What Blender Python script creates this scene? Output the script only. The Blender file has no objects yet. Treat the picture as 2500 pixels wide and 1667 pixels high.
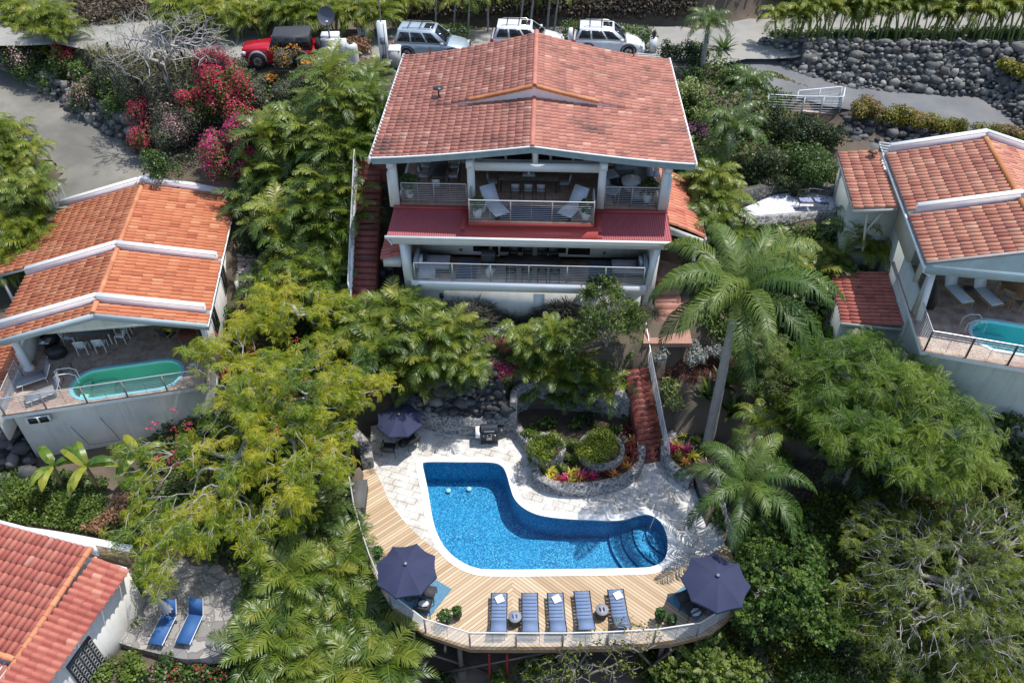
import bpy, math, random
import numpy as np
from math import sin, cos, pi, radians, hypot, atan2, sqrt
from mathutils import Vector, Matrix
from mathutils.geometry import tessellate_polygon
rng = np.random.default_rng(7); random.seed(7)
S = bpy.context.scene; COL = S.collection

# ---------------------------------------------------------------- camera, sky, sun, exposure
CH, CT, CF = 31.0, radians(42), 2000.0
cd = bpy.data.cameras.new('camera'); cam = bpy.data.objects.new('camera', cd); COL.objects.link(cam)
cam.location = (0, 0, CH); cam.rotation_euler = (radians(90) - CT, 0, 0)
cd.sensor_width = 36; cd.lens = CF / 2500 * 36; cd.clip_end = 2000; cd.clip_start = .5
S.camera = cam
W = bpy.data.worlds.new('World'); S.world = W; W.use_nodes = True
SUNV = Vector((.36, .20, 1.0)).normalized()      # towards the sun
nt = W.node_tree; bg = nt.nodes['Background']; sk = nt.nodes.new('ShaderNodeTexSky'); sk.sky_type = 'NISHITA'
sk.sun_disc = False; sk.sun_elevation = math.asin(SUNV.z); sk.sun_rotation = atan2(SUNV.x, SUNV.y)
nt.links.new(sk.outputs[0], bg.inputs[0]); bg.inputs[1].default_value = .15
sd = bpy.data.lights.new('sun', 'SUN'); so = bpy.data.objects.new('sun', sd); COL.objects.link(so)
so.location = (10, 10, 60)
sd.energy = 3.5; sd.angle = radians(.5); sd.color = (1, .965, .91)
so.rotation_euler = SUNV.to_track_quat('Z', 'Y').to_euler()
S.view_settings.view_transform = 'Standard'; S.view_settings.look = 'None'
S.view_settings.exposure = 0.5; S.view_settings.gamma = 1
S.render.engine = 'CYCLES'
try:
    S.cycles.max_bounces = 6; S.cycles.transparent_max_bounces = 12
except Exception: pass

def at(px, py, z):
    u = (px - 1250) / CF; v = (py - 833.5) / CF
    d = (u, cos(CT) - v * sin(CT), -sin(CT) - v * cos(CT)); t = (z - CH) / d[2]
    return (d[0] * t, d[1] * t, z)

# ---------------------------------------------------------------- mesh builder
class G:
    def __init__(s): s.v = []; s.f = {3: [], 4: []}; s.r = {3: [], 4: []}; s.m = {3: [], 4: []}; s.n = 0
    def add(s, V, F, r=None, m=0):
        V = np.asarray(V, dtype=np.float64).reshape(-1, 3); F = np.asarray(F, dtype=np.int64)
        if F.size == 0: return s
        k = F.shape[1]; s.v.append(V); s.f[k].append(F + s.n); s.n += len(V)
        if r is None: r = rng.random()
        s.r[k].append(np.broadcast_to(np.asarray(r, dtype=np.float64), (len(F),)).copy()); s.m[k].append(np.full(len(F), m, dtype=np.int32)); return s
    def box(s, x0, x1, y0, y1, z0, z1, rz=0, r=None, m=0, piv=None):
        V = np.array([(x, y, z) for z in (z0, z1) for y in (y0, y1) for x in (x0, x1)], float)
        if rz:
            c = np.array(piv if piv else ((x0 + x1) / 2, (y0 + y1) / 2)); p = V[:, :2] - c
            V[:, 0] = c[0] + p[:, 0] * cos(rz) - p[:, 1] * sin(rz); V[:, 1] = c[1] + p[:, 0] * sin(rz) + p[:, 1] * cos(rz)
        return s.add(V, [(0, 2, 3, 1), (4, 5, 7, 6), (0, 1, 5, 4), (2, 6, 7, 3), (0, 4, 6, 2), (1, 3, 7, 5)], r, m)
    def hexa(s, b, t, r=None, m=0):      # bottom 4 pts, top 4 pts (ccw from above)
        return s.add(list(b) + list(t), [(3, 2, 1, 0), (4, 5, 6, 7), (0, 1, 5, 4), (1, 2, 6, 5), (2, 3, 7, 6), (3, 0, 4, 7)], r, m)
    def bar(s, a, b, w, h=None, r=None, m=0):     # rectangular bar between two points
        h = h or w; a = Vector(a); b = Vector(b); d = (b - a).normalized()
        up = Vector((0, 0, 1)) if abs(d.z) < .95 else Vector((0, 1, 0))
        x = d.cross(up).normalized() * (w / 2); y = x.cross(d).normalized() * (h / 2)
        P = [p + q for p in (a, b) for q in (-x - y, x - y, x + y, -x + y)]
        return s.add([tuple(p) for p in P], [(3, 2, 1, 0), (4, 5, 6, 7), (0, 1, 5, 4), (1, 2, 6, 5), (2, 3, 7, 6), (3, 0, 4, 7)], r, m)
    def tube(s, pts, rad, n=6, r=None, m=0, cap=True):
        P = [Vector(p) for p in pts]; k = len(P)
        if not hasattr(rad, '__len__'): rad = [rad] * k
        V = []; X = None
        for i in range(k):
            d = (P[min(i + 1, k - 1)] - P[max(i - 1, 0)])
            if d.length < 1e-9: d = Vector((0, 0, 1))
            d.normalize()
            if X is None: X = d.orthogonal().normalized()
            X = (X - d * X.dot(d))
            X = X.normalized() if X.length > 1e-6 else d.orthogonal().normalized()
            Y = d.cross(X)
            for j in range(n):
                a = 2 * pi * j / n; V.append(tuple(P[i] + (X * cos(a) + Y * sin(a)) * rad[i]))
        F = [(i * n + j, i * n + (j + 1) % n, (i + 1) * n + (j + 1) % n, (i + 1) * n + j) for i in range(k - 1) for j in range(n)]
        if r is None: r = rng.random()
        s.add(V, F, r, m)
        if cap:
            for e in (0, k - 1):
                ring = V[e * n:(e + 1) * n]; c = tuple(P[e])
                s.add(ring + [c], [((j, (j + 1) % n, n) if e else ((j + 1) % n, j, n)) for j in range(n)], r, m)
        return s
    def lathe(s, prof, n=16, c=(0, 0), r=None, m=0, sx=1, sy=1):
        V = [(c[0] + q * cos(2 * pi * j / n) * sx, c[1] + q * sin(2 * pi * j / n) * sy, z) for q, z in prof for j in range(n)]
        k = len(prof); F = [(i * n + j, i * n + (j + 1) % n, (i + 1) * n + (j + 1) % n, (i + 1) * n + j) for i in range(k - 1) for j in range(n)]
        return s.add(V, F, rng.random() if r is None else r, m)
    def poly(s, outer, z, holes=(), r=None, m=0, flip=False):
        loops = [[Vector((p[0], p[1], 0)) for p in L] for L in [outer] + list(holes)]
        tr = tessellate_polygon(loops); pts = [p for L in loops for p in L]
        zz = z if callable(z) else (lambda x, y: z)
        F = []
        for t in tr:
            a, b, c = [pts[i] for i in t]
            cr = (b - a).cross(c - a).z
            if abs(cr) < 1e-10: continue
            F.append(t if (cr > 0) != flip else t[::-1])
        return s.add([(p.x, p.y, zz(p.x, p.y)) for p in pts], F, rng.random() if r is None else r, m)
    def skirt(s, L, z0, z1, r=None, m=0):
        n = len(L); V = [(p[0], p[1], z) for z in (z0, z1) for p in L]
        return s.add(V, [(i, (i + 1) % n, n + (i + 1) % n, n + i) for i in range(n)], rng.random() if r is None else r, m)
    def prism(s, L, z0, z1, r=None, m=0):
        s.poly(L, z1, r=r, m=m); s.poly(L, z0, r=r, m=m, flip=True)
        area = sum(L[i][0] * L[(i + 1) % len(L)][1] - L[(i + 1) % len(L)][0] * L[i][1] for i in range(len(L)))
        return s.skirt(L if area > 0 else L[::-1], z0, z1, r, m)
    def grid(s, P, r=None, m=0, flip=False):       # P (a,b,3)
        P = np.asarray(P, float); a, b = P.shape[:2]; i = np.arange(a - 1)[:, None] * b + np.arange(b - 1)[None]
        F = np.stack([i, i + b, i + b + 1, i + 1], -1).reshape(-1, 4)
        if flip: F = F[:, ::-1]
        return s.add(P.reshape(-1, 3), F, 0.5 if r is None else r, m)
    def data(s):
        V = np.concatenate(s.v) if s.v else np.zeros((0, 3)); return V
    def build(s, name, mats, parent=None, smooth=False, loc=None, rz=0):
        me = bpy.data.meshes.new(name); V = s.data(); me.vertices.add(len(V)); me.vertices.foreach_set('co', V.ravel())
        Q = [np.concatenate(s.f[k]) if s.f[k] else np.zeros((0, k), int) for k in (3, 4)]
        n3, n4 = len(Q[0]), len(Q[1]); me.loops.add(n3 * 3 + n4 * 4); me.polygons.add(n3 + n4)
        me.loops.foreach_set('vertex_index', np.concatenate([Q[0].ravel(), Q[1].ravel()]).astype(np.int32))
        me.polygons.foreach_set('loop_start', np.concatenate([np.arange(n3) * 3, n3 * 3 + np.arange(n4) * 4]).astype(np.int32))
        if smooth: me.polygons.foreach_set('use_smooth', np.ones(n3 + n4, bool))
        R = np.concatenate([x for k in (3, 4) for x in s.r[k]] or [np.zeros(0)]); A = me.attributes.new('rnd', 'FLOAT', 'FACE'); A.data.foreach_set('value', R.astype(np.float32))
        Mx = np.concatenate([x for k in (3, 4) for x in s.m[k]] or [np.zeros(0, np.int32)])
        if not isinstance(mats, (list, tuple)): mats = [mats]
        for mm in mats: me.materials.append(mm)
        me.polygons.foreach_set('material_index', Mx.astype(np.int32)); me.update(calc_edges=True); me.validate()
        o = bpy.data.objects.new(name, me); COL.objects.link(o)
        if parent: o.parent = parent
        if loc is not None: o.location = loc
        o.rotation_euler[2] = rz
        return o

def tag(o, label, cat, group=None, kind=None):
    if label: o['label'] = label
    if cat: o['category'] = cat
    if group: o['group'] = group
    if kind: o['kind'] = kind
    return o
def thing(name, label, cat, loc=(0, 0, 0), rz=0, group=None):
    o = bpy.data.objects.new(name, None); COL.objects.link(o); o.empty_display_size = .2
    o.location = loc; o.rotation_euler[2] = rz
    return tag(o, label, cat, group)
def struct(o): o['kind'] = 'structure'; return o
def kids(o): return [c for c in ALLC.get(o.name, [])]
ALLC = {}
def dup(root, loc, rz=0, label=None, sc=None, group=None):
    def cp(o, par):
        c = o.copy(); COL.objects.link(c)
        if par: c.parent = par
        for k in list(o.children): cp(k, c)
        return c
    r = cp(root, None); r.location = loc; r.rotation_euler[2] = rz
    if sc: r.scale = (sc, sc, sc) if not hasattr(sc, '__len__') else sc
    if label: r['label'] = label
    if group: r['group'] = group
    return r
class Proto:                       # the first placement moves the built thing itself, later ones copy it
    def __init__(s, make): s.make = make; s.root = None
    def put(s, loc, rz=0, label=None, sc=None, group=None):
        if s.root is None:
            s.root = s.make(); r = s.root; r.location = loc; r.rotation_euler[2] = rz
            if sc: r.scale = (sc, sc, sc) if not hasattr(sc, '__len__') else sc
            if label: r['label'] = label
            if group: r['group'] = group
            return r
        if s.root.scale[0] != 1 and not sc: sc = 1
        return dup(s.root, loc, rz, label, sc, group)

# ---------------------------------------------------------------- materials
def newmat(name):
    m = bpy.data.materials.new(name); m.use_nodes = True; t = m.node_tree; b = t.nodes['Principled BSDF']; return m, t, b
def N(t, typ, **kw):
    n = t.nodes.new(typ)
    for k, v in kw.items(): setattr(n, k, v)
    return n
def L_(t, a, b): t.links.new(a, b)
def ramp(t, stops, interp='LINEAR'):
    r = N(t, 'ShaderNodeValToRGB'); r.color_ramp.interpolation = interp; e = r.color_ramp.elements
    while len(e) > 1: e.remove(e[-1])
    e[0].position = stops[0][0]; e[0].color = (*stops[0][1], 1)
    for p, c in stops[1:]: x = e.new(p); x.color = (*c, 1)
    return r
def mixc(t, fac, a, b, mode='MIX'):
    n = N(t, 'ShaderNodeMix', data_type='RGBA', blend_type=mode)
    for sock, v in ((n.inputs[0], fac), (n.inputs[6], a), (n.inputs[7], b)):
        if hasattr(v, 'default_value') or hasattr(v, 'links'): L_(t, v, sock)
        else: sock.default_value = v if not hasattr(v, '__len__') else (*v, 1)
    return n.outputs[2]
def coord(t, kind='Object'): return N(t, 'ShaderNodeTexCoord').outputs[kind]
def noise(t, scale, detail=3, rough=.55, co=None):
    n = N(t, 'ShaderNodeTexNoise'); n.inputs['Scale'].default_value = scale; n.inputs['Detail'].default_value = detail; n.inputs['Roughness'].default_value = rough
    L_(t, co or coord(t), n.inputs['Vector']); return n.outputs['Fac']
def bumpn(t, b, h, strength=.3, dist=.02):
    n = N(t, 'ShaderNodeBump'); n.inputs['Strength'].default_value = strength; n.inputs['Distance'].default_value = dist
    L_(t, h, n.inputs['Height']); L_(t, n.outputs[0], b.inputs['Normal'])
def attr(t, name='rnd'):
    a = N(t, 'ShaderNodeAttribute'); a.attribute_name = name; return a.outputs['Fac']
def math_(t, op, a, b=None):
    n = N(t, 'ShaderNodeMath', operation=op)
    for i, v in enumerate((a, b)):
        if v is None: continue
        if hasattr(v, 'links'): L_(t, v, n.inputs[i])
        else: n.inputs[i].default_value = v
    return n.outputs[0]
def M(name, c1, c2=None, scale=3, rough=.6, bump=0, bscale=20, metal=0, dirt=None, dscale=1.2, damt=.5, rnd=None, streak=None):
    m, t, b = newmat(name); b.inputs['Roughness'].default_value = rough; b.inputs['Metallic'].default_value = metal
    c2 = c2 or tuple(x * .85 for x in c1); r = ramp(t, [(.3, c1), (.7, c2)]); L_(t, noise(t, scale, 4), r.inputs[0]); c = r.outputs[0]
    if rnd: q = ramp(t, rnd); L_(t, attr(t), q.inputs[0]); c = mixc(t, .75, c, q.outputs[0])
    if dirt: q = ramp(t, [(.45, (0, 0, 0)), (.7, (1, 1, 1))]); L_(t, noise(t, dscale, 6, .65), q.inputs[0]); c = mixc(t, math_(t, 'MULTIPLY', q.outputs[0], damt), c, dirt)
    if streak:
        mp = N(t, 'ShaderNodeMapping'); L_(t, coord(t), mp.inputs[0]); mp.inputs['Scale'].default_value = (3.2, 3.2, .22); q = ramp(t, [(.5, (0, 0, 0)), (.78, (1, 1, 1))]); L_(t, noise(t, 1.6, 6, .7, mp.outputs[0]), q.inputs[0]); c = mixc(t, math_(t, 'MULTIPLY', q.outputs[0], .55), c, streak)
    L_(t, c, b.inputs['Base Color'])
    if bump: bumpn(t, b, noise(t, bscale, 4), bump)
    return m
def leafmat(name, stops, rough=.45, trans=.3, spec=.4):
    m, t, b = newmat(name); r = ramp(t, stops); oi = N(t, 'ShaderNodeObjectInfo')
    f = math_(t, 'ADD', attr(t), math_(t, 'MULTIPLY', math_(t, 'SUBTRACT', oi.outputs['Random'], .5), .3)); L_(t, f, r.inputs[0])
    L_(t, r.outputs[0], b.inputs['Base Color']); b.inputs['Roughness'].default_value = rough
    try: b.inputs['Specular IOR Level'].default_value = spec
    except Exception: pass
    tr = N(t, 'ShaderNodeBsdfTranslucent'); c = mixc(t, .5, r.outputs[0], (.35, .45, .05), 'MULTIPLY')
    hs = N(t, 'ShaderNodeHueSaturation'); hs.inputs['Value'].default_value = 1.5; hs.inputs['Hue'].default_value = .49; L_(t, r.outputs[0], hs.inputs['Color']); L_(t, hs.outputs[0], tr.inputs[0])
    mx = N(t, 'ShaderNodeMixShader'); mx.inputs[0].default_value = trans; L_(t, b.outputs[0], mx.inputs[1]); L_(t, tr.outputs[0], mx.inputs[2])
    L_(t, mx.outputs[0], t.nodes['Material Output'].inputs[0]); return m
def tilemat(name, stops, amp=.7, stain=(.06, .04, .035), samt=.6, sscale=.5, moss=None):
    m, t, b = newmat(name); b.inputs['Roughness'].default_value = .75
    r = ramp(t, stops); L_(t, attr(t), r.inputs[0]); c = r.outputs[0]
    n1 = noise(t, 9, 4); c = mixc(t, .35, c, mixc(t, n1, c, (.95, .75, .62), 'MULTIPLY'))
    lo = .5 if samt > .5 else .56; q = ramp(t, [(lo, (0, 0, 0)), (lo + .16, (1, 1, 1))]); L_(t, noise(t, sscale, 8, .78), q.inputs[0]); c = mixc(t, math_(t, 'MULTIPLY', q.outputs[0], samt), c, stain)
    L_(t, c, b.inputs['Base Color']); bumpn(t, b, noise(t, 40, 3), .15); return m
def brickmat(name, c1, c2, mort, w, h, ms=.02, off=.5, rough=.7, rot=0, wear=None, wamt=.5, wscale=1.5, coordk='Object', mode='mortar', bias=0, bump=.3):
    m, t, b = newmat(name); b.inputs['Roughness'].default_value = rough
    mp = N(t, 'ShaderNodeMapping'); L_(t, coord(t, coordk), mp.inputs[0]); mp.inputs['Rotation'].default_value[2] = rot
    br = N(t, 'ShaderNodeTexBrick'); L_(t, mp.outputs[0], br.inputs['Vector']); br.offset = off
    br.inputs['Color1'].default_value = (*c1, 1); br.inputs['Color2'].default_value = (*c2, 1); br.inputs['Mortar'].default_value = (*mort, 1)
    br.inputs['Scale'].default_value = 1; br.inputs['Mortar Size'].default_value = ms; br.inputs['Brick Width'].default_value = w; br.inputs['Row Height'].default_value = h; br.inputs['Bias'].default_value = bias
    c = br.outputs['Color']; n = noise(t, 6, 5); c = mixc(t, .3, c, mixc(t, n, c, (.7, .68, .66), 'MULTIPLY'))
    if wear: q = ramp(t, [(.42, (0, 0, 0)), (.62, (1, 1, 1))]); L_(t, noise(t, wscale, 6, .65), q.inputs[0]); c = mixc(t, math_(t, 'MULTIPLY', q.outputs[0], wamt), c, wear)
    L_(t, c, b.inputs['Base Color'])
    if bump: bumpn(t, b, math_(t, 'SUBTRACT', 1.0, br.outputs['Fac']), bump, .01)
    return m
def stonemat(name, stops, mort, scale=3, edge=.06, bump=.6, rough=.85, flat=1.0):
    m, t, b = newmat(name); b.inputs['Roughness'].default_value = rough
    co = coord(t); v = N(t, 'ShaderNodeTexVoronoi'); v.inputs['Scale'].default_value = scale
    nz = N(t, 'ShaderNodeTexNoise'); nz.inputs['Scale'].default_value = 2.5; L_(t, co, nz.inputs['Vector'])
    va = N(t, 'ShaderNodeVectorMath', operation='MULTIPLY_ADD'); L_(t, nz.outputs['Color'], va.inputs[0]); va.inputs[1].default_value = (.3, .3, .3); L_(t, co, va.inputs[2]); L_(t, va.outputs[0], v.inputs['Vector'])
    e = N(t, 'ShaderNodeTexVoronoi', feature='DISTANCE_TO_EDGE'); e.inputs['Scale'].default_value = scale; L_(t, va.outputs[0], e.inputs['Vector'])
    sp = N(t, 'ShaderNodeSeparateColor'); L_(t, v.outputs['Color'], sp.inputs[0]); r = ramp(t, stops); L_(t, sp.outputs[0], r.inputs[0])
    c = mixc(t, .5, r.outputs[0], mixc(t, noise(t, 12, 5), r.outputs[0], (.45, .45, .45), 'MULTIPLY'))
    q = ramp(t, [(edge * .4, (1, 1, 1)), (edge, (0, 0, 0))]); L_(t, e.outputs['Distance'], q.inputs[0]); c = mixc(t, q.outputs[0], c, mort)
    L_(t, c, b.inputs['Base Color']); q2 = ramp(t, [(0, (0, 0, 0)), (.25, (1, 1, 1))]); L_(t, e.outputs['Distance'], q2.inputs[0]); bumpn(t, b, math_(t, 'ADD', q2.outputs[0], math_(t, 'MULTIPLY', noise(t, 14, 4), .4)), bump, .06); return m

WHITE = M('white_paint', (.78, .8, .8), (.70, .73, .74), 1.5, .6, .05, 30, dirt=(.5, .5, .47), dscale=.9, damt=.22)
PINKW = M('pinkish_white_paint', (.80, .77, .77), (.74, .68, .70), 1.5, .6, .05, 30, dirt=(.5, .42, .4), dscale=2, damt=.3)
WALLM = M('wall_stucco', (.72, .70, .66), (.64, .62, .58), .8, .8, .15, 60, dirt=(.42, .42, .38), dscale=.6, damt=.45, streak=(.36, .36, .33))
WALLG = M('greenish_stucco', (.58, .61, .55), (.51, .54, .49), .8, .8, .15, 60, dirt=(.35, .38, .34), dscale=.5, damt=.45, streak=(.30, .33, .30))
FASC = M('grey_fascia', (.30, .38, .40), (.24, .31, .33), 1.5, .65, .1, 30, dirt=(.15, .18, .18), dscale=2, damt=.4)
DARK = M('dark_glass', (.012, .014, .016), (.02, .02, .022), 1, .08)
BLK = M('black_plastic', (.018, .018, .02), (.03, .03, .032), 4, .5)
CHAR = M('charcoal_metal', (.05, .05, .055), None, 4, .4, metal=.3)
STEEL = M('brushed_steel', (.62, .62, .62), (.5, .5, .5), 6, .3, metal=.85)
RAILM = M('rail_post_metal', (.40, .31, .30), (.33, .26, .25), 5, .45, metal=.2)
RAILH = M('rail_bar_metal', (.60, .60, .60), (.5, .5, .5), 5, .35, metal=.5)
WOODB = M('brown_wood', (.22, .10, .05), (.15, .07, .035), 6, .5)
TEAK = M('teak_wood', (.36, .20, .09), (.27, .14, .06), 6, .55)
CUSHG = M('grey_cushion', (.30, .33, .37), (.25, .28, .32), 3, .9, .1, 80)
CUSHL = M('light_cushion', (.58, .60, .64), (.5, .52, .56), 3, .9, .1, 80)
CUSHN = M('navy_cushion', (.03, .035, .06), None, 3, .9)
YELL = M('yellow_fabric', (.62, .62, .05), (.5, .5, .04), 3, .9)
BLUEF = M('blue_sling', (.17, .24, .38), (.14, .20, .33), 2, .8, .15, 60)
BLUES = M('bright_blue_sling', (.035, .12, .31), (.025, .09, .25), 2, .7)
NAVY = M('navy_canopy', (.028, .036, .085), (.024, .03, .072), 1.5, .85, .1, 120)
RUGB = M('blue_rug', (.07, .17, .27), (.12, .26, .36), 12, .95, .3, 90)
RUGD = M('dark_blue_rug', (.035, .05, .09), (.05, .07, .12), 6, .95)
RUGK = M('dark_grey_rug', (.05, .045, .045), None, 6, .95)
TOWEL = M('white_towel', (.82, .82, .82), None, 5, .95, .2, 60)
CHINA = M('white_pot', (.7, .7, .7), None, 3, .5)
BARK = M('grey_bark', (.26, .24, .22), (.16, .145, .13), 5, .9, .5, 25)
PALEB = M('pale_bark', (.42, .40, .37), (.30, .28, .26), 4, .9, .3, 30)
PTRUNK = M('palm_trunk', (.34, .32, .30), (.25, .235, .22), 3, .85, .3, 12)
GSTEM = M('green_stem', (.20, .26, .06), (.30, .30, .10), 3, .6)
SOIL = M('soil', (.055, .04, .032), (.10, .07, .05), 3, .95, .8, 8)
REDM = M('red_metal', (.36, .075, .085), (.33, .065, .075), .8, .5, dirt=(.25, .08, .08), dscale=1, damt=.3)
REDF = M('red_flashing', (.40, .06, .05), None, .8, .5)
REDCAR = M('red_car_paint', (.42, .008, .02), None, 1, .22)
WHCAR = M('white_car_paint', (.75, .76, .77), None, 1, .22)
SLCAR = M('silver_blue_car_paint', (.42, .50, .56), None, 1, .25, metal=.3)
TYRE = M('tyre_rubber', (.02, .02, .02), None, 10, .9)
RIMM = M('wheel_rim', (.4, .4, .42), None, 5, .3, metal=.8)
REDLT = M('red_lamp_lens', (.4, .01, .01), None, 5, .2)
CLRLT = M('clear_lamp_lens', (.7, .7, .72), None, 5, .1)
GREYP = M('grey_plastic', (.22, .22, .23), None, 5, .5)
ACMET = M('cream_metal', (.6, .6, .56), None, 5, .5)
T_MAIN = tilemat('roof_tiles_rose', [(0, (.30, .12, .095)), (.3, (.37, .155, .115)), (.6, (.43, .185, .135)), (.85, (.48, .24, .175)), (1, (.55, .34, .26))], samt=.72, sscale=.55)
T_LEFT = tilemat('roof_tiles_orange', [(0, (.36, .10, .045)), (.3, (.47, .16, .075)), (.6, (.52, .20, .095)), (1, (.58, .29, .16))], samt=.3, sscale=.7)
T_RIGHT = tilemat('roof_tiles_peach', [(0, (.36, .12, .09)), (.3, (.46, .19, .13)), (.6, (.54, .26, .17)), (1, (.64, .38, .25))], samt=.2, sscale=.7)
T_SIDE = tilemat('roof_tiles_mixed', [(0, (.45, .13, .09)), (.4, (.58, .22, .14)), (.8, (.64, .30, .18)), (.9, (.75, .5, .28)), (1, (.78, .55, .33))], samt=.2, sscale=.7)
T_LOW = tilemat('roof_tiles_red', [(0, (.30, .08, .06)), (.4, (.40, .12, .09)), (.8, (.46, .17, .12)), (1, (.54, .26, .19))], samt=.25, sscale=.7)
T_RIDGE = tilemat('ridge_tiles', [(0, (.42, .15, .07)), (1, (.58, .26, .13))], samt=.3)
T_RROSE = tilemat('ridge_tiles_rose', [(0, (.38, .14, .10)), (1, (.50, .20, .14))], samt=.3)
T_ORNG = tilemat('orange_trim_tiles', [(0, (.38, .14, .045)), (1, (.50, .22, .09))], samt=.3)
FLOORT = brickmat('patio_tiles', (.30, .17, .13), (.44, .34, .26), (.2, .16, .13), .4, .4, .012, off=0, wear=(.5, .42, .33), wamt=.55, wscale=2.5, bias=-.1)
FLOORW = brickmat('terracotta_tiles', (.24, .13, .10), (.32, .20, .15), (.17, .13, .11), .33, .33, .01, off=0, wamt=.5)
REDBR = brickmat('red_brick', (.19, .045, .033), (.24, .062, .045), (.08, .035, .03), .22, .11, .01, rough=.6)
PAVEW = brickmat('white_pavers', (.6, .62, .66), (.68, .69, .72), (.3, .3, .33), .3, .3, .012, off=.5)

# ---------------------------------------------------------------- terrain
LHF = ((-14.11, 28.63), radians(7.47)); MHF = ((.9, 32.72), radians(-2.15)); RHF = ((16.89, 26.91), radians(-8.74)); BHF = ((-16.7, 18.7), radians(-15.5))
def loc2(F, x, y):
    (ox, oy), a = F; dx = x - ox; dy = y - oy; return dx * cos(a) + dy * sin(a), -dx * sin(a) + dy * cos(a)
def wor(F, u, w, z=0):
    (ox, oy), a = F; return (ox + u * cos(a) - w * sin(a), oy + u * sin(a) + w * cos(a), z)
CP = np.array([(0, 14, -3.6), (-6, 14, -3.3), (8, 14, -3.2), (-12, 14.5, -2), (-18, 12, -2.5), (15, 14, -4), (25, 12, -5), (-28, 12, -2), (0, 5, -7), (-25, 4, -5), (25, 3, -8), (12, 17.5, -3),
 (-14, 17.8, -.55), (-11, 18.5, -.7), (-12, 20.5, -.4), (-16, 16, -.8), (-19, 24, .35), (-23, 23.5, .3), (-14.5, 24.5, .3), (-21.5, 20.5, -.8), (-27, 23, .5), (-30, 27, 2), (-28, 33, 4), (-9.5, 24, .1), (-9, 20, -1.5), (-9.5, 16.5, -2.2),
 (-10, 27.5, 1), (-12.5, 28, 1.6), (-12.3, 32, 3), (-12.8, 38, 5), (-9.5, 31, 3), (-9.8, 34, 5), (-9.5, 38, 8), (-9, 42, 9.8), (-12.5, 42, 8.6), (-12, 45, 10), (-5, 30.2, 3.2), (0, 30, 3.4), (-2, 31, 5.2), (3, 30.2, 4.1), (3, 31.1, 5.3), (-5, 31.2, 5.2), (6, 31.2, 5.2), (-4, 28.4, 2.2), (1, 28.2, 2.2), (6, 30.5, 3.8), (7.3, 31.5, 4.6),
 (9.5, 26, .9), (9.5, 29, 2.6), (9, 32, 4.8), (9.5, 36, 7.3), (9.5, 41, 9.2), (12, 31, 4.2), (12, 35.5, 7.6), (14.5, 36, 8), (12.5, 40, 8.8), (15.5, 40, 8.7), (18, 41, 8.9), (22, 39.5, 8.8), (14, 28, 2.6), (15, 22, 0), (20, 22, 1.6), (26, 20, .8), (12, 21, -1.6), (20, 17, -2.4), (28, 26, 5), (12, 25, .6), (17, 25, 2.4), (22, 24, 3),
 (-17, 46, 9.9), (-20, 47, 10.2), (-25, 48.5, 10.3), (-29, 50.2, 9.9), (-22, 47.6, 10.2), (-30, 54, 10.6), (-18, 42.2, 7.2), (-33, 44, 6.6), (-30, 38, 5), (20, 50, 10.9), (30, 49, 10.9), (30, 45, 9.7), (0, 47, 10.6), (6, 46.5, 10.5), (-5, 46.5, 10.5), (10, 45, 10.2), (13, 44, 9.9),
 (-40, 60, 15), (-20, 58, 13.5), (0, 58, 15), (12, 57.5, 14.5), (20, 60, 14), (30, 60, 14), (45, 60, 15), (0, 75, 24), (-40, 80, 24), (40, 80, 24), (-60, 45, 9), (60, 45, 9), (-60, 20, 0), (60, 20, -2), (40, 35, 7), (34, 42, 9.3), (-38, 30, 3)], float)
TOPR = [(-50, 55, 10.4), (-30, 53.2, 10.6), (-21, 51.6, 10.6), (-14, 49.7, 10.6), (0, 50, 10.7), (12, 50.2, 10.7), (20, 52, 10.9), (32, 52.5, 11), (50, 54, 11)]
LEFTR = [(-44, 58, 9.2), (-36, 54, 8.6), (-31, 49, 7.8), (-27, 45.6, 7.2), (-24, 43.2, 6.7), (-23.2, 40.5, 6.45), (-23, 38.2, 6.4)]
DRIVE = [(14.3, 49.5, 10.6), (15, 47.6, 10.3), (17.5, 46.2, 10), (21, 44.9, 9.7), (25.5, 43.6, 9.5), (29, 42.2, 9.4)]
def polydist(X, Y, L):
    best = np.full(X.shape, 1e9); Z = np.zeros(X.shape)
    for a, b in zip(L[:-1], L[1:]):
        dx, dy = b[0] - a[0], b[1] - a[1]; t = np.clip(((X - a[0]) * dx + (Y - a[1]) * dy) / (dx * dx + dy * dy), 0, 1)
        d = np.hypot(X - a[0] - t * dx, Y - a[1] - t * dy); k = d < best; best = np.where(k, d, best); Z = np.where(k, a[2] + t * (b[2] - a[2]), Z)
    return best, Z
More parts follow.
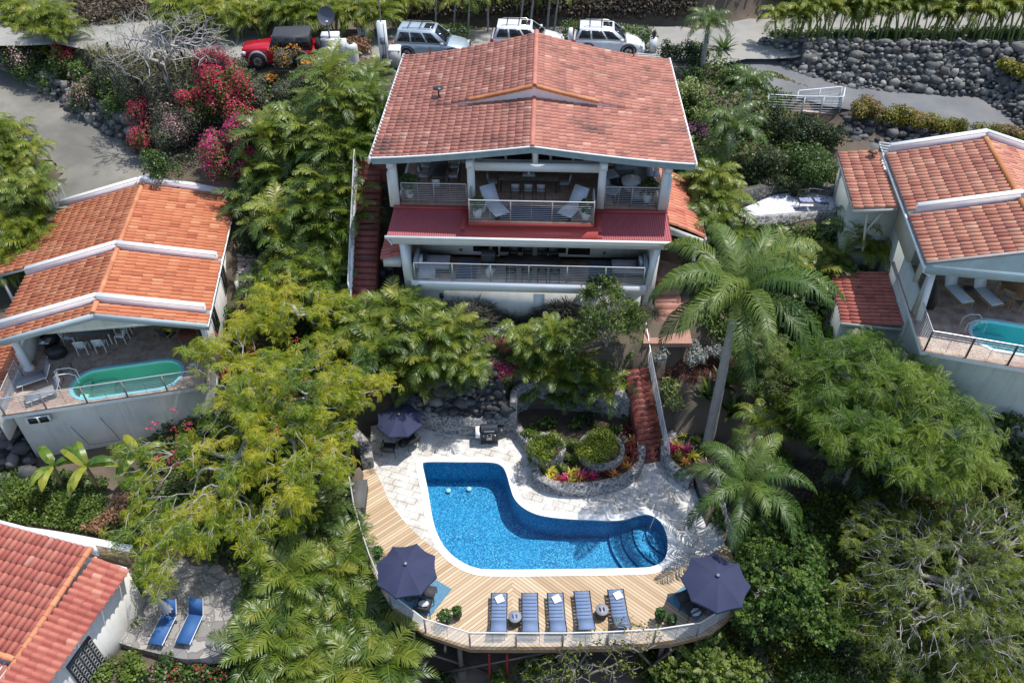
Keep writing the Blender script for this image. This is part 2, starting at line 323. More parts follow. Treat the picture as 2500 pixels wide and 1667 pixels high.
def HT(X, Y):
    X = np.asarray(X, float); Y = np.asarray(Y, float); num = 0; den = 0
    for cx, cy, cz in CP:
        w = 1 / ((X - cx) ** 2 + (Y - cy) ** 2 + .4) ** 1.75; num = num + w * cz; den = den + w
    Z = num / den
    for L, hw, bl in ((TOPR, 3.0, 1.2), (LEFTR, 2.7, .8), (DRIVE, 2.1, .7)):
        d, z = polydist(X, Y, L); k = np.clip((d - hw) / bl, 0, 1); k = k * k * (3 - 2 * k); Z = Z * k + (z - .06) * (1 - k)
    # the raised bank above the boulder wall on the far side of the drive
    d, z = polydist(X, Y, DRIVE)
    u, w = (np.asarray(q) for q in ((X - LHF[0][0]) * cos(LHF[1]) + (Y - LHF[0][1]) * sin(LHF[1]), -(X - LHF[0][0]) * sin(LHF[1]) + (Y - LHF[0][1]) * cos(LHF[1])))
    Z = np.where((u > -9.1) & (u < -.7) & (w > -1.3) & (w < 11), np.minimum(Z, 1.6), Z)
    u = (X - MHF[0][0]) * cos(MHF[1]) + (Y - MHF[0][1]) * sin(MHF[1]); w = -(X - MHF[0][0]) * sin(MHF[1]) + (Y - MHF[0][1]) * cos(MHF[1])
    Z = np.where((u > -5.8) & (u < 5.7) & (w > -.7) & (w < 11), np.minimum(Z, 5.9), Z)
    u = (X - RHF[0][0]) * cos(RHF[1]) + (Y - RHF[0][1]) * sin(RHF[1]); w = -(X - RHF[0][0]) * sin(RHF[1]) + (Y - RHF[0][1]) * cos(RHF[1])
    Z = np.where((u > .9) & (u < 9) & (w > -1.5) & (w < 8.8), np.minimum(Z, 6.0), Z)
    # under the pool terrace
    wy = np.interp(X, [-8, -5.4, -4.2, -2.7, -.8, .3, .4, 6], [28.4, 28.35, 27.95, 27.7, 27.6, 27.9, 27.5, 27.5]); k = (X > -7.9) & (X < 5.9) & (Y > 25) & (Y < wy + .12); Z = np.where(k, np.minimum(Z, -.15), Z); k = (X > -7.4) & (X < .5) & (Y >= wy + .1) & (Y < wy + 1.0); Z = np.where(k, np.minimum(Z, 1.0), Z); k = (X > .2) & (X < 6) & (Y > 27.4) & (Y < 29.2); Z = np.where(k, np.minimum(Z, .3), Z)
    k = (X > 5.2) & (X < 8.1) & (Y > 25) & (Y < 29.6); Z = np.where(k, np.minimum(Z, np.maximum(-.3, (Y - 25.9) * .8 - .4)), Z)
    k = (X > 7.2) & (X < 10.2) & (Y > 23) & (Y < 25.6); Z = np.where(k, np.minimum(Z, -.3), Z); k = (X > 7.2) & (X < 11) & (Y > 25.3) & (Y < 27); Z = np.where(k, np.minimum(Z, .35), Z)
    k = (X > -7.0) & (X < 8.6) & (Y > 19.2) & (Y < 25.8); Z = np.where(k, np.minimum(Z, -1.9), Z)
    k = (X > -8.6) & (X < 10.6) & (Y > 15.2) & (Y <= 19.2); Z = np.where(k, np.minimum(Z, -2.6), Z)
    return Z
def hz(x, y): return float(HT(np.array([x]), np.array([y]))[0])
def wob(X, Y): return .05 * np.sin(X * 3.1 + 1.3 * np.sin(Y * 2.3)) + .04 * np.sin(Y * 4.3 + X * 1.7)
gx = np.concatenate([np.arange(-120, -38, 4), np.arange(-38, 38, .4), np.arange(38, 124, 4)]); gy = np.concatenate([np.arange(-30, 8, 3), np.arange(8, 60, .4), np.arange(60, 140, 4)])
X, Y = np.meshgrid(gx, gy, indexing='ij'); Z = HT(X, Y); dR = np.minimum.reduce([polydist(X, Y, L)[0] - h for L, h in ((TOPR, 3.4), (LEFTR, 3), (DRIVE, 2.3))])
Z = Z + wob(X, Y) * np.clip(dR, 0, 1)
GROUND = M('ground_soil', (.085, .066, .05), (.16, .12, .09), .5, .95, .9, 5, dirt=(.04, .045, .02), dscale=.35, damt=.7)
g = G(); g.grid(np.stack([X, Y, Z], -1)); struct(g.build('ground', GROUND, smooth=True))
def ray(px, py, h=0):
    """first point along the sight line that stands h above the ground"""
    u = (px - 1250) / CF; v = (py - 833.5) / CF; d = np.array((u, cos(CT) - v * sin(CT), -sin(CT) - v * cos(CT)))
    t = np.arange(12, 110, .25); P = d[None] * t[:, None]; P[:, 2] += CH; hh = HT(P[:, 0], P[:, 1]) + h
    k = np.where(P[:, 2] <= hh)[0]
    if not len(k): return tuple(P[-1])
    i = k[0]; j = max(i - 1, 0); a = P[j][2] - hh[j]; b = P[i][2] - hh[i]; f = a / (a - b + 1e-9)
    q = P[j] + (P[i] - P[j]) * f; return (float(q[0]), float(q[1]), float(q[2] - h))
def ribbon(L, hw, mat, name, lift=0, seg=6, wav=.25):
    P = [Vector(p) for p in L]; pts = []
    for i in range(len(P) - 1):
        p0, p1, p2, p3 = P[max(i - 1, 0)], P[i], P[i + 1], P[min(i + 2, len(P) - 1)]
        for k in range(seg):
            t = k / seg; pts.append(.5 * ((2 * p1) + (p2 - p0) * t + (2 * p0 - 5 * p1 + 4 * p2 - p3) * t * t + (3 * p1 - p0 - 3 * p2 + p3) * t ** 3))
    pts.append(P[-1]); rows = []
    for i, p in enumerate(pts):
        d = pts[min(i + 1, len(pts) - 1)] - pts[max(i - 1, 0)]; n = Vector((-d.y, d.x, 0)).normalized(); h1 = hw + wav * sin(i * 1.7); h2 = hw + wav * sin(i * 1.3 + 2)
        rows.append([tuple(p + n * s + Vector((0, 0, lift - (.12 if abs(s) > hw * 1.02 else 0)))) for s in (h1 * 1.06, h1, h1 * .5, 0, -h2 * .5, -h2, -h2 * 1.06)])
    g = G(); g.grid(rows); return struct(g.build(name, mat, smooth=False))
ROADT = M('pale_gravel_road', (.31, .305, .28), (.21, .205, .19), .5, .95, .8, 9, dirt=(.36, .32, .26), dscale=.8, damt=.6)
ROADL = M('worn_concrete_painted_shade', (.27, .255, .21), (.10, .097, .09), .22, .95, .4, 12, dirt=(.10, .095, .085), dscale=.5, damt=.6)  # dark grey tones hold painted tree shade; pale ones are the worn track
ROADD = M('grey_asphalt_drive', (.17, .175, .18), (.12, .125, .13), .4, .95, .4, 30, dirt=(.25, .23, .2), dscale=.5, damt=.35)
ribbon(TOPR, 2.8, ROADT, 'upper_road', .02); ribbon(LEFTR, 2.5, ROADL, 'lower_road', .06); ribbon(DRIVE, 2.1, ROADD, 'driveway', .03, wav=.08)

# ---------------------------------------------------------------- roof tiles
BP = np.array([(0, -.05), (.05, .01), (.15, .065), (.33, .095), (.55, .09), (.76, .045), (.9, -.04), (1, -.05)])
def tiles(g, base, s0, s1, t0, t1, course=.38, pitch=.27, m=0, clip=None, patch=None):
    """barrel tiles over base(s, t): s runs down the slope, t along the eave"""
    nk = max(1, int(round((s1 - s0) / course))); nt = max(1, int(round((t1 - t0) / pitch))); cs = (s1 - s0) / nk; pt = (t1 - t0) / nt
    k = np.arange(nk)[:, None, None, None]; j = np.arange(nt)[None, :, None, None]; b = np.arange(8)[None, None, None, :]
    js = rng.normal(0, .009, (nk, nt, 1, 1)); jh = rng.normal(0, .004, (nk, nt, 1, 1)); jt = rng.normal(0, .006, (nk, nt, 1, 1))
    rs = np.array([0, 1.05, 1.05])[None, None, :, None]; rh = np.array([-.012, .022, -.03])[None, None, :, None]
    s = s0 + (k + rs) * cs + js + 0 * b; t = t0 + (j + BP[:, 0][None, None, None, :]) * pt + jt + 0 * rs
    h = BP[:, 1][None, None, None, :] + rh + jh + 0 * k; h = np.broadcast_to(h, s.shape)
    s = np.broadcast_to(s, h.shape); t = np.broadcast_to(t, h.shape); x, y, z = base(s, t); V = np.stack([x + 0 * h, y + 0 * h, z + h], -1).reshape(-1, 3)
    i0 = (np.arange(nk)[:, None] * nt + np.arange(nt)[None]).reshape(-1) * 24
    q = np.array([(r * 8 + c, r * 8 + c + 1, r * 8 + 8 + c + 1, r * 8 + 8 + c) for r in range(2) for c in range(7)])
    R = np.clip(rng.normal(.45, .2, (nk, nt)), 0, 1)
    if patch is not None: R = patch(R, nk, nt)
    keep = np.ones(nk * nt, bool)
    if clip is not None:
        sc = (s0 + (np.arange(nk)[:, None] + .5) * cs + 0 * np.arange(nt)[None]); tc = (t0 + (np.arange(nt)[None] + .5) * pt + 0 * np.arange(nk)[:, None]); keep = clip(sc, tc).reshape(-1)
    F = (i0[keep][:, None, None] + q[None]).reshape(-1, 4); x0, y0, _ = base(np.array([s0, s0 + 1.]), np.array([t0, t0])); x1, y1, _ = base(np.array([s0, s0]), np.array([t0, t0 + 1.]))
    cr = (x0[1] - x0[0]) * (y1[1] - y1[0]) - (y0[1] - y0[0]) * (x1[1] - x1[0])
    if cr > 0: F = F[:, ::-1]
    g.add(V, F, np.repeat(R.reshape(-1)[keep], 14), m)
def ridge(g, pts, r=.14, m=0, step=.38):
    """a line of overlapping half round ridge caps"""
    for a, b in zip(pts[:-1], pts[1:]):
        a = Vector(a); b = Vector(b); n = max(1, int((b - a).length / step)); d = (b - a) / n
        for i in range(n):
            p = a + d * i; g.tube([tuple(p), tuple(p + d * 1.08)], [r * .88, r * 1.08], 9, None, m)
def rail(name, label, pts, h=1.05, bars=8, step=1.6, group=None, cat='railing', mp=None, mh=None, mid=True, post=.06):
    """posts, top rail and thin horizontal bars along a polyline"""
    P = [Vector(p) for p in pts]; T = thing(name, label, cat, P[0], 0, group); o = P[0]; mp = mp or RAILM; mh = mh or RAILH
    hb = G(); tr = G()
    for i in range(len(P) - 1):
        a, b = P[i] - o, P[i + 1] - o; n = max(1, int(round((b - a).length / step)))
        for k in range(n + (1 if i == len(P) - 2 else 0)):
            p = a + (b - a) * (k / n); g = G(); g.box(p.x - post / 2, p.x + post / 2, p.y - post / 2, p.y + post / 2, p.z, p.z + h - .02, atan2((b - a).y, (b - a).x)); g.build('post', mp, T)
        up = Vector((0, 0, h)); tr.tube([tuple(a + up), tuple(b + up)], .032, 6)
        for k in range(bars):
            z = Vector((0, 0, .12 + (h - .2) * k / max(1, bars - 1) * .94)); hb.tube([tuple(a + z), tuple(b + z)], .011, 4)
        if mid:
            for k in range(n):
                p = a + (b - a) * ((k + .5) / n); hb.tube([tuple(p + Vector((0, 0, .08))), tuple(p + up)], .009, 4)
    tr.build('top_rail', mh, T); hb.build('horizontal_bars', mh, T); return T

# ---------------------------------------------------------------- main house
MH = thing('main_house', 'large two storey white house under the wide rose red tiled roof, in the centre', 'house', (*MHF[0], 0), MHF[1])
def zf(u): return 12.4 + .72 * (1 - np.abs(u) / 7.3) ** 1.35
def zr(u): return 12.41 + 1.36 * (1 - np.clip(np.abs(u) / 7.3, 0, 1)) ** 1.45
def zf_(u): return 12.4 + .72 * (1 - np.clip(np.abs(u) / 7.3, 0, 1)) ** 1.35
g = G()
def blotch(R, nk, nt): R = R.copy(); m_ = rng.random(R.shape) < .012; R[m_] = .97; return R
for sg in (-1, 1):
    tiles(g, lambda s, t: (sg * s, t, zf_(s)), .08, 7.3, .02, 4.9, .37, .325, patch=blotch)
    tiles(g, lambda s, t: (sg * s, t, zr(s)), .08, 7.3, 4.72, 11.35, .37, .325, patch=blotch)
rt = g.build('tiled_roof', T_MAIN, MH)
for w0, w1, z in ((-.02, 4.75, 13.14), (4.75, 11.4, 13.79)): g = G(); ridge(g, [(0, w0, z), (0, w1, z)], .13); g.build('ridge_tiles', T_RROSE, rt)
g = G()
for sg in (-1, 1): ridge(g, [(sg * x, 4.66, float(zr(x)) + .05) for x in (3.15, 2.1, 1.05, .12)], .10, 0, .3)
g.build('trim_tiles', T_ORNG, rt)
g = G()
us = np.linspace(-7.25, 7.25, 41)
g.grid([[(u, 4.75, float(zf_(u)) - .05) for u in us], [(u, 4.75, max(float(zr(u)) - .02, float(zf_(u)) - .04)) for u in us]]); g.build('gable_step', PINKW, rt)
g = G(); m_ = us
g.grid([[(u, w, float(zf_(u)) - .055) for u in us] for w in (.0, 5)], flip=True); g.grid([[(u, w, float(zr(u)) - .055) for u in us] for w in (4.75, 11.35)], flip=True)
g.grid([[(u, w, float(zf_(u)) - .2) for u in us] for w in (.12, 11.3)])
g.build('roof_deck', FASC, rt)
g = G(); g.grid([[(u, .0, float(zf_(u)) - .30) for u in us], [(u, .0, float(zf_(u)) + .01) for u in us]], flip=True); g.grid([[(u, .1, float(zf_(u)) - .30) for u in us], [(u, .0, float(zf_(u)) - .30) for u in us]], flip=True)
g.grid([[(u, .1, float(zf_(u)) - .30) for u in us], [(u, .1, float(zf_(u)) - .05) for u in us]])
g.build('front_fascia', FASC, rt)
g = G(); g.grid([[(u, -.035, float(zf_(u)) + .0) for u in us], [(u, -.035, float(zf_(u)) + .045) for u in us], [(u, .03, float(zf_(u)) + .05) for u in us]], flip=True)
for sg in (-1, 1):
    x = sg * 7.33; g.hexa([(x - .05, -.03, 12.2), (x + .05, -.03, 12.2), (x + .05, 11.4, 12.2), (x - .05, 11.4, 12.2)], [(x - .05, -.03, 12.47), (x + .05, -.03, 12.47), (x + .05, 11.4, 12.47), (x - .05, 11.4, 12.47)])
g.build('white_edging', WHITE, rt)
# body
g = G(); g.box(-6.4, 6.1, 4.9, 10.9, 5, 12.25); g.box(-6.5, -6.25, .75, 4.9, 6.5, 9.5); g.box(5.95, 6.2, .75, 4.9, 6.5, 9.5)   # core
g.box(-5.95, 5.85, .6, 4.9, 6.75, 9.3)          # lower rooms
g.hexa([(-6.1, -.9, 3.6), (-5.6, -1.12, 3.6), (-5.6, .7, 3.6), (-6.1, .7, 3.6)], [(-6.25, -.9, 8.6), (-5.98, -.95, 8.6), (-5.98, .7, 8.6), (-6.25, .7, 8.6)])
g.hexa([(5.5, -1.12, 3.6), (6.1, -.9, 3.6), (6.1, .7, 3.6), (5.5, .7, 3.6)], [(5.86, -.95, 8.6), (6.15, -.9, 8.6), (6.15, .7, 8.6), (5.86, .7, 8.6)])
g.box(-5.58, 5.48, -1.15, .7, 3.6, 6.12)        # plinth under the balcony
wl = g.build('wall', WALLM, MH)
g = G(); g.box(-6.62, 6.45, -.98, -.72, 8.42, 8.86); g.box(-6.1, 6.0, -.7, .72, 8.55, 8.7); g.build('lintel_beam', WHITE, MH)
g = G(); g.box(-5.72, 5.62, -1.48, -1.28, 6.08, 6.6); g.box(-5.72, 5.62, -1.27, .6, 6.3, 6.6); g.build('balcony_parapet', WHITE, MH)
g = G(); g.hexa([(-5.95, -1.42, 6.6), (-5.66, -1.42, 6.6), (-5.78, .5, 6.6), (-6.0, .5, 6.6)], [(-6.22, -.96, 8.43), (-5.98, -.96, 8.43), (-6.0, .5, 8.43), (-6.2, .5, 8.43)]); g.build('side_screen', WHITE, MH); g = G()
g.hexa([(5.56, -1.42, 6.6), (5.85, -1.42, 6.6), (5.9, .5, 6.6), (5.7, .5, 6.6)], [(5.88, -.96, 8.43), (6.12, -.96, 8.43), (6.1, .5, 8.43), (5.9, .5, 8.43)]); g.build('side_screen', WHITE, MH)
g = G(); g.box(-5.65, 5.55, -1.27, .59, 6.6, 6.62); g.build('lower_floor', FLOORT, MH)
g = G(); g.box(-6.35, 6.1, .72, 4.9, 9.3, 9.6); g.box(-2.9, 2.95, -.62, .72, 9.3, 9.6); g.build('upper_floor', FLOORW, MH)
for i, u in enumerate((-6.5, -2.85, 3.27, 6.2)):
    g = G(); zt = 12.35 + .25 * (i in (1, 2)); g.box(u - .17, u + .17, .68, 1.02, 9.4, zt - .1)
    if i in (0, 3): g.box(u - .3 if i == 0 else u + .12, u - .12 if i == 0 else u + .3, .72, 1.4, 9.4, 11.2)
    c = g.build('column', WHITE, MH)
    g = G(); g.box(u - .16, u + .16, -.02 + .2, .68, 11.78 + .1 * (i in (1, 2)), 12.08 + .1 * (i in (1, 2))); g.build('beam_end', WHITE, c)
g = G(); g.box(-2.68, 3.1, .72, .98, 11.46, 11.84); g.box(.02, .26, .74, .96, 11.84, 12.95); g.build('cross_beam', WHITE, MH)
g = G(); g.box(-6.3, -2.95, 4.6, 4.89, 9.6, 12.1); g.box(3.1, 6.05, 4.6, 4.89, 9.6, 12.1); g.box(-3.1, 3.3, 4.6, 4.89, 11.6, 12.5); g.build('upper_wall', WALLM, MH)
for x0, x1 in ((-2.7, -1.45), (-1.35, -.05), (.25, .85), (.95, 2.0), (2.1, 2.6)):
    g = G(); g.box(x0 - .05, x1 + .05, 4.72, 4.88, 9.75, 11.9); f = g.build('window_frame', WHITE, MH); g = G(); g.box(x0 + .02, x1 - .02, 4.70, 4.74, 9.83, 11.8); g.build('pane', DARK, f)
for x0, x1, z0 in ((-2.85, -2.05, 7.05), (-1.9, -1.6, 6.85), (-1.5, -.4, 7.05), (.75, 1.75, 7.05), (1.85, 2.95, 6.98)):
    g = G(); g.box(x0 - .06, x1 + .06, .5, .61, z0 - .1, 8.5); f = g.build('sliding_door', WHITE, MH); g = G(); g.box(x0, x1, .47, .5, z0, 8.45); g.build('pane', DARK, f)
g = G()
for u in (-3.55, 3.6): g.box(u, u + .14, .55, .6, 7.0, 7.1)
g.build('wall_socket', CHAR, MH)
for u in (-4.35, 5.0):
    g = G(); g.box(u - .1, u + .1, -1.25, -1.16, 5.4, 5.65); g.box(u - .02, u + .02, -1.2, -1.16, 5.0, 5.4); g.build('floodlight', CHAR, MH)
g = G(); g.box(.2, .75, -1.22, -1.155, 4.75, 5.75); g.build('access_hatch', WHITE, MH)
# corrugated metal roof
uu = np.arange(-6.75, 6.62, .018); g = G(); P = []
for w, z in ((-1.0, 8.93), (.72, 9.5)):
    P.append(np.stack([np.clip(uu * (1 if w < 0 else .975), -9, 9), 0 * uu + w, z + .018 * np.sin(uu * 2 * pi / .108)], -1))
P = np.array(P); sel = lambda a, b: P[:, (uu >= a) & (uu <= b)]
g.grid(P, flip=True); mr = g.build('metal_roof', REDM, MH)
g = G(); g.box(-6.62, -2.9, .50, .74, 9.44, 9.53); g.box(2.95, 6.4, .50, .74, 9.44, 9.53)
for s_ in (-1, 1):
    a, b = (-3.3, -2.88) if s_ < 0 else (2.93, 3.35)
    g.hexa([(a, -.9, 8.97), (b, -.9, 8.97), (b, .72, 9.5), (a, .72, 9.5)], [(a, -.9, 9.0), (b, -.9, 9.0), (b, .72, 9.54), (a, .72, 9.54)])
g.hexa([(-3.3, -.95, 8.96), (3.35, -.95, 8.96), (3.35, -.64, 9.06), (-3.3, -.64, 9.06)], [(-3.3, -.95, 8.99), (3.35, -.95, 8.99), (3.35, -.64, 9.1), (-3.3, -.64, 9.1)]); g.box(-2.92, 2.97, -.66, -.625, 9.3, 9.52); g.hexa([(-3.1, -.97, 8.95), (3.15, -.97, 8.95), (3.15, -.64, 9.1), (-3.1, -.64, 9.1)], [(-3.1, -.97, 8.99), (3.15, -.97, 8.99), (3.15, -.64, 9.36), (-3.1, -.64, 9.36)]); g.build('flashing', REDF, mr)
g = G(); g.box(-6.85, 6.7, -1.12, -1.0, 8.80, 8.92); g.tube([(-6.75, -1.06, 8.8), (-6.62, -1.0, 8.55), (-6.6, -.9, 8.35)], .05); g.build('gutter', WHITE, mr)
# side porch roofs
g = G(); tiles(g, lambda s, t: (6.55 + s, t + .02 * s, 9.15 - .32 * s - .07 * s * s), 0, 1.85, .2, 5.3, .42, .27); g.build('side_porch_roof', T_SIDE, MH)
g = G(); g.hexa([(8.37, .1, 8.1), (8.45, .1, 8.1), (8.45, 5.4, 8.1), (8.37, 5.4, 8.1)], [(8.37, .1, 8.36), (8.45, .1, 8.36), (8.45, 5.4, 8.36), (8.37, 5.4, 8.36)])
g.hexa([(6.5, .12, 8.6), (8.4, .12, 8.0), (8.4, .22, 8.0), (6.5, .22, 8.6)], [(6.5, .12, 9.0), (8.4, .12, 8.22), (8.4, .22, 8.22), (6.5, .22, 9.0)]); g.bar((8.1, .5, 4.5), (8.1, .5, 8.1), .14); g.build('side_porch_frame', WALLM, MH); g = G(); g.box(6.2, 8.2, .6, 5, 5.5, 5.7); g.build('side_porch_floor', FLOORW, MH)
g = G(); tiles(g, lambda s, t: (-6.3 - s, t, 7.75 - .35 * s), 0, .95, -.85, 1.0, .42, .27); g.build('low_side_roof', T_LOW, MH)
g = G(); g.box(-7.15, -6.3, -.75, .95, 6.9, 7.3); g.build('low_side_wall', WALLM, MH)
rd = thing('turbine_vent', 'small dark vent on the left slope of the big rose red roof', 'roof vent', wor(MHF, -4.75, 5.5, 12.85))
g = G(); g.tube([(0, 0, -.1), (0, 0, .35)], .04); g.build('pipe', CHAR, rd); g = G(); g.lathe([(0, .33), (.26, .36), (.26, .40), (0, .44)], 12); g.build('cap', CHAR, rd)
for i, (u, w, lb) in enumerate(((-5.8, 11.1, 'leftmost'), (-3.6, 11.2, 'middle'), (5.3, 10.9, 'rightmost'))):
    p = G(); p.tube([(0, 0, -.05), (0, 0, .42)], .04, r=.5); tag(p.build('vent_pipe', WOODB, loc=wor(MHF, u, w, float(zr(u)) + .03)), 'short rusty vent pipe at the back edge of the big roof, %s of the three' % lb, 'vent pipe', 'vent pipes on the big roof')
def W3(F, pts, z): return [wor(F, u, w, z) for u, w in pts]
rail('balcony_railing', 'bright steel railing round the middle upper balcony with two recliners', W3(MHF, [(-2.87, .6), (-2.87, -.58), (2.9, -.58), (2.9, .6)], 9.6), 1.08, 9, 1.95)
rail('balcony_railing', 'pinkish railing of the upper left balcony before the black dining set', W3(MHF, [(-6.2, .85), (-3.1, .85)], 9.6), 1.05, 9, 1.55)
rail('balcony_railing', 'pinkish railing of the upper right balcony before the sofa corner', W3(MHF, [(3.5, .85), (6.0, .85)], 9.6), 1.05, 9, 1.3)
rail('balcony_railing', 'long greenish steel railing of the lower balcony of the main house', W3(MHF, [(-5.55, -1.38), (5.45, -1.38)], 6.62), 1.02, 9, 1.83, mp=M('green_post', (.30, .36, .30), None, 3, .5))

# ---------------------------------------------------------------- left house
LH = thing('left_house', 'house with bright orange tiled roof and small oval pool, on the left', 'house', (*LHF[0], 0), LHF[1])
def zl(s): return 7.42 - s * .245
g = G()
def rust(R, nk, nt): return np.clip(R - .12 * (rng.random(R.shape) < .08), 0, 1)
for w0, w1 in ((.02, .78), (1.08, 4.92), (5.2, 11.1)):
    tiles(g, lambda s, t: (-4.66 + s, t, zl(s)), .06, 4.7, w0, w1, .46, .27, patch=rust); tiles(g, lambda s, t: (-4.66 - s, t, zl(s)), .06, 4.7, w0, w1, .46, .27)
tiles(g, lambda s, t: (-9.3 - s, t, zl(4.64) - .2 * s), 0, 1.95, 5.75, 11.0, .46, .27)
rt = g.build('tiled_roof', T_LEFT, LH)
for a, b in ((0, .75), (1.1, 4.9), (5.25, 11.05)): g = G(); ridge(g, [(-4.66, a, 7.47), (-4.66, b, 7.47)], .13); g.build('ridge_tiles', T_RIDGE, rt)
for w, ul, ur in ((.93, -9.38, -.12), (5.06, -9.36, -.12), (11.2, -9.3, -.05)):
    g = G(); uu = [ul, -4.66, ur]; z0 = [zl(abs(u + 4.66)) - .15 for u in uu]
    for a in (0, 1): g.hexa([(uu[a], w - .12, z0[a]), (uu[a + 1], w - .12, z0[a + 1]), (uu[a + 1], w + .12, z0[a + 1]), (uu[a], w + .12, z0[a])], [(uu[a], w - .12, z0[a] + .5), (uu[a + 1], w - .12, z0[a + 1] + .5), (uu[a + 1], w + .12, z0[a + 1] + .5), (uu[a], w + .12, z0[a] + .5)])
    g.build('parapet', PINKW, rt)
    g = G()
    for a in (0, 1): g.hexa([(uu[a], w - .15, z0[a] + .5), (uu[a + 1], w - .15, z0[a + 1] + .5), (uu[a + 1], w + .14, z0[a + 1] + .5), (uu[a], w + .14, z0[a] + .5)], [(uu[a], w - .15, z0[a] + .55), (uu[a + 1], w - .15, z0[a + 1] + .55), (uu[a + 1], w + .14, z0[a + 1] + .55), (uu[a], w + .14, z0[a] + .55)])
    g.build('parapet_cap', WHITE, rt)
def slopes(g, xa, xm, xb, z, dz0, dz1, w0, w1):
    for a, b in ((xa, xm), (xm, xb)): g.hexa([(a, w0, z(a) + dz0), (b, w0, z(b) + dz0), (b, w1, z(b) + dz0), (a, w1, z(a) + dz0)], [(a, w0, z(a) + dz1), (b, w0, z(b) + dz1), (b, w1, z(b) + dz1), (a, w1, z(a) + dz1)])
ZL = lambda u: zl(abs(u + 4.66))
g = G(); slopes(g, -9.35, -4.66, 0, ZL, -.16, -.03, .05, 11.3); g.hexa([(-11.25, 5.75, 5.7), (-9.3, 5.75, 6.1), (-9.3, 11, 6.1), (-11.25, 11, 5.7)], [(-11.25, 5.75, 5.83), (-9.3, 5.75, 6.2), (-9.3, 11, 6.2), (-11.25, 11, 5.83)]); g.build('roof_deck', FASC, rt)
g = G(); slopes(g, -9.5, -4.66, .02, ZL, -.30, .02, -.06, .05); g.build('front_fascia', M('pale_blue_fascia', (.42, .5, .54), (.36, .44, .48), 1.5, .6, dirt=(.3, .33, .33), damt=.3), rt)
g = G(); g.add([(-8.2, .6, 6.12), (-1.1, .6, 6.12), (-4.66, .6, ZL(-4.66) - .16)], [(0, 1, 2)]); g.add([(-9.1, .75, 6.1), (-.4, .75, 6.1), (-4.66, .75, ZL(-4.66) - .16)], [(0, 2, 1)]); g.box(-9.1, -.4, .62, .74, 5.98, 6.14); g.build('gable', WALLM, LH)
g = G(); g.box(.0, .09, -.05, 11.3, 6.1, 6.24); g.build('gutter', WHITE, rt)
g = G(); g.box(-.55, -.3, .9, 11.2, 1, 6.2); g.box(-9.2, -.55, 5.0, 11.2, 1.5, 6.2); g.box(-9.3, -9.1, .9, 5.0, 3.5, 4.7)
LP = [(-.5, -1.1), (-.5, 5), (-9.1, 5), (-9.1, -1.85)]; g.skirt(LP[::-1], -.8, 3.42); g.build('wall', WALLM, LH)
DK = [(-.38, -1.28), (-.38, 5.0), (-9.4, 5.0), (-9.4, -2.08)]
def stadium(cx, cy, a, r, tilt, n=14):
    P = [(a * s + r * cos(t), r * sin(t)) for s, ts in ((1, np.linspace(-pi / 2, pi / 2, n)), (-1, np.linspace(pi / 2, 3 * pi / 2, n))) for t in ts]
    return [(cx + x * cos(tilt) - y * sin(tilt), cy + x * sin(tilt) + y * cos(tilt)) for x, y in P]
def oval_pool(parent, cx, cy, a, r, tilt, z, floorpoly, floormat, edge, inner, water, slab):
    S1 = stadium(cx, cy, a, r + .16, tilt); S0 = stadium(cx, cy, a, r, tilt)
    g = G(); g.poly(floorpoly, z, [S1]); g.build('terrace_floor', floormat, parent)
    g = G(); g.skirt(floorpoly if sum(floorpoly[i][0] * floorpoly[(i + 1) % len(floorpoly)][1] - floorpoly[(i + 1) % len(floorpoly)][0] * floorpoly[i][1] for i in range(len(floorpoly))) > 0 else floorpoly[::-1], z - .2, z - .004); g.poly(floorpoly, z - .2, [S1], flip=True); g.build('terrace_slab', slab, parent)
    g = G(); g.poly(S1, z + .03, [S0]); g.skirt(S1, z - .02, z + .03); sh = g.build('coping', edge, parent)
    g = G(); g.skirt(S0[::-1], z - 1.0, z + .03); g.poly(S0, z - 1.0)
    st = stadium(cx, cy, a, r - .02, tilt)
    for k, (x0, x1) in enumerate(((-a - r, -a - r * .35), (-a - r * .35, -a + r * .35))):
        zz = z - .38 - .28 * k
        B = [(x0 + .06, -r * .75), (x1, -r * .75), (x1, r * .75), (x0 + .06, r * .75)] if k else [(-a - r * .75, -r * .62), (x1, -r * .8), (x1, r * .8), (-a - r * .75, r * .62)]
        if k: B = [(x0, r * .0), (x1 + .3, r * .0), (x1 + .3, r * .93), (x0, r * .93)]
        B = [(cx + x * cos(tilt) - y * sin(tilt), cy + x * sin(tilt) + y * cos(tilt)) for x, y in B]; g.prism(B, z - .99, zz)
    g.build('basin', inner, parent); g = G(); g.poly(S0, z - .12); g.build('water', water, parent)
def watermat(name, tint, rough=.04, bs=2.2, bst=.25):
    m, t, b = newmat(name); t.nodes.remove(b); tr = N(t, 'ShaderNodeBsdfTransparent'); tr.inputs[0].default_value = (*tint, 1); gl = N(t, 'ShaderNodeBsdfGlossy'); gl.inputs['Roughness'].default_value = rough
    fr = N(t, 'ShaderNodeFresnel'); fr.inputs[0].default_value = 1.33; bp = N(t, 'ShaderNodeBump'); bp.inputs['Strength'].default_value = bst; bp.inputs['Distance'].default_value = .05; L_(t, noise(t, bs, 4), bp.inputs['Height'])
    L_(t, bp.outputs[0], gl.inputs['Normal']); L_(t, bp.outputs[0], fr.inputs['Normal']); mx = N(t, 'ShaderNodeMixShader'); L_(t, fr.outputs[0], mx.inputs[0]); L_(t, tr.outputs[0], mx.inputs[1]); L_(t, gl.outputs[0], mx.inputs[2]); L_(t, mx.outputs[0], t.nodes['Material Output'].inputs[0]); return m
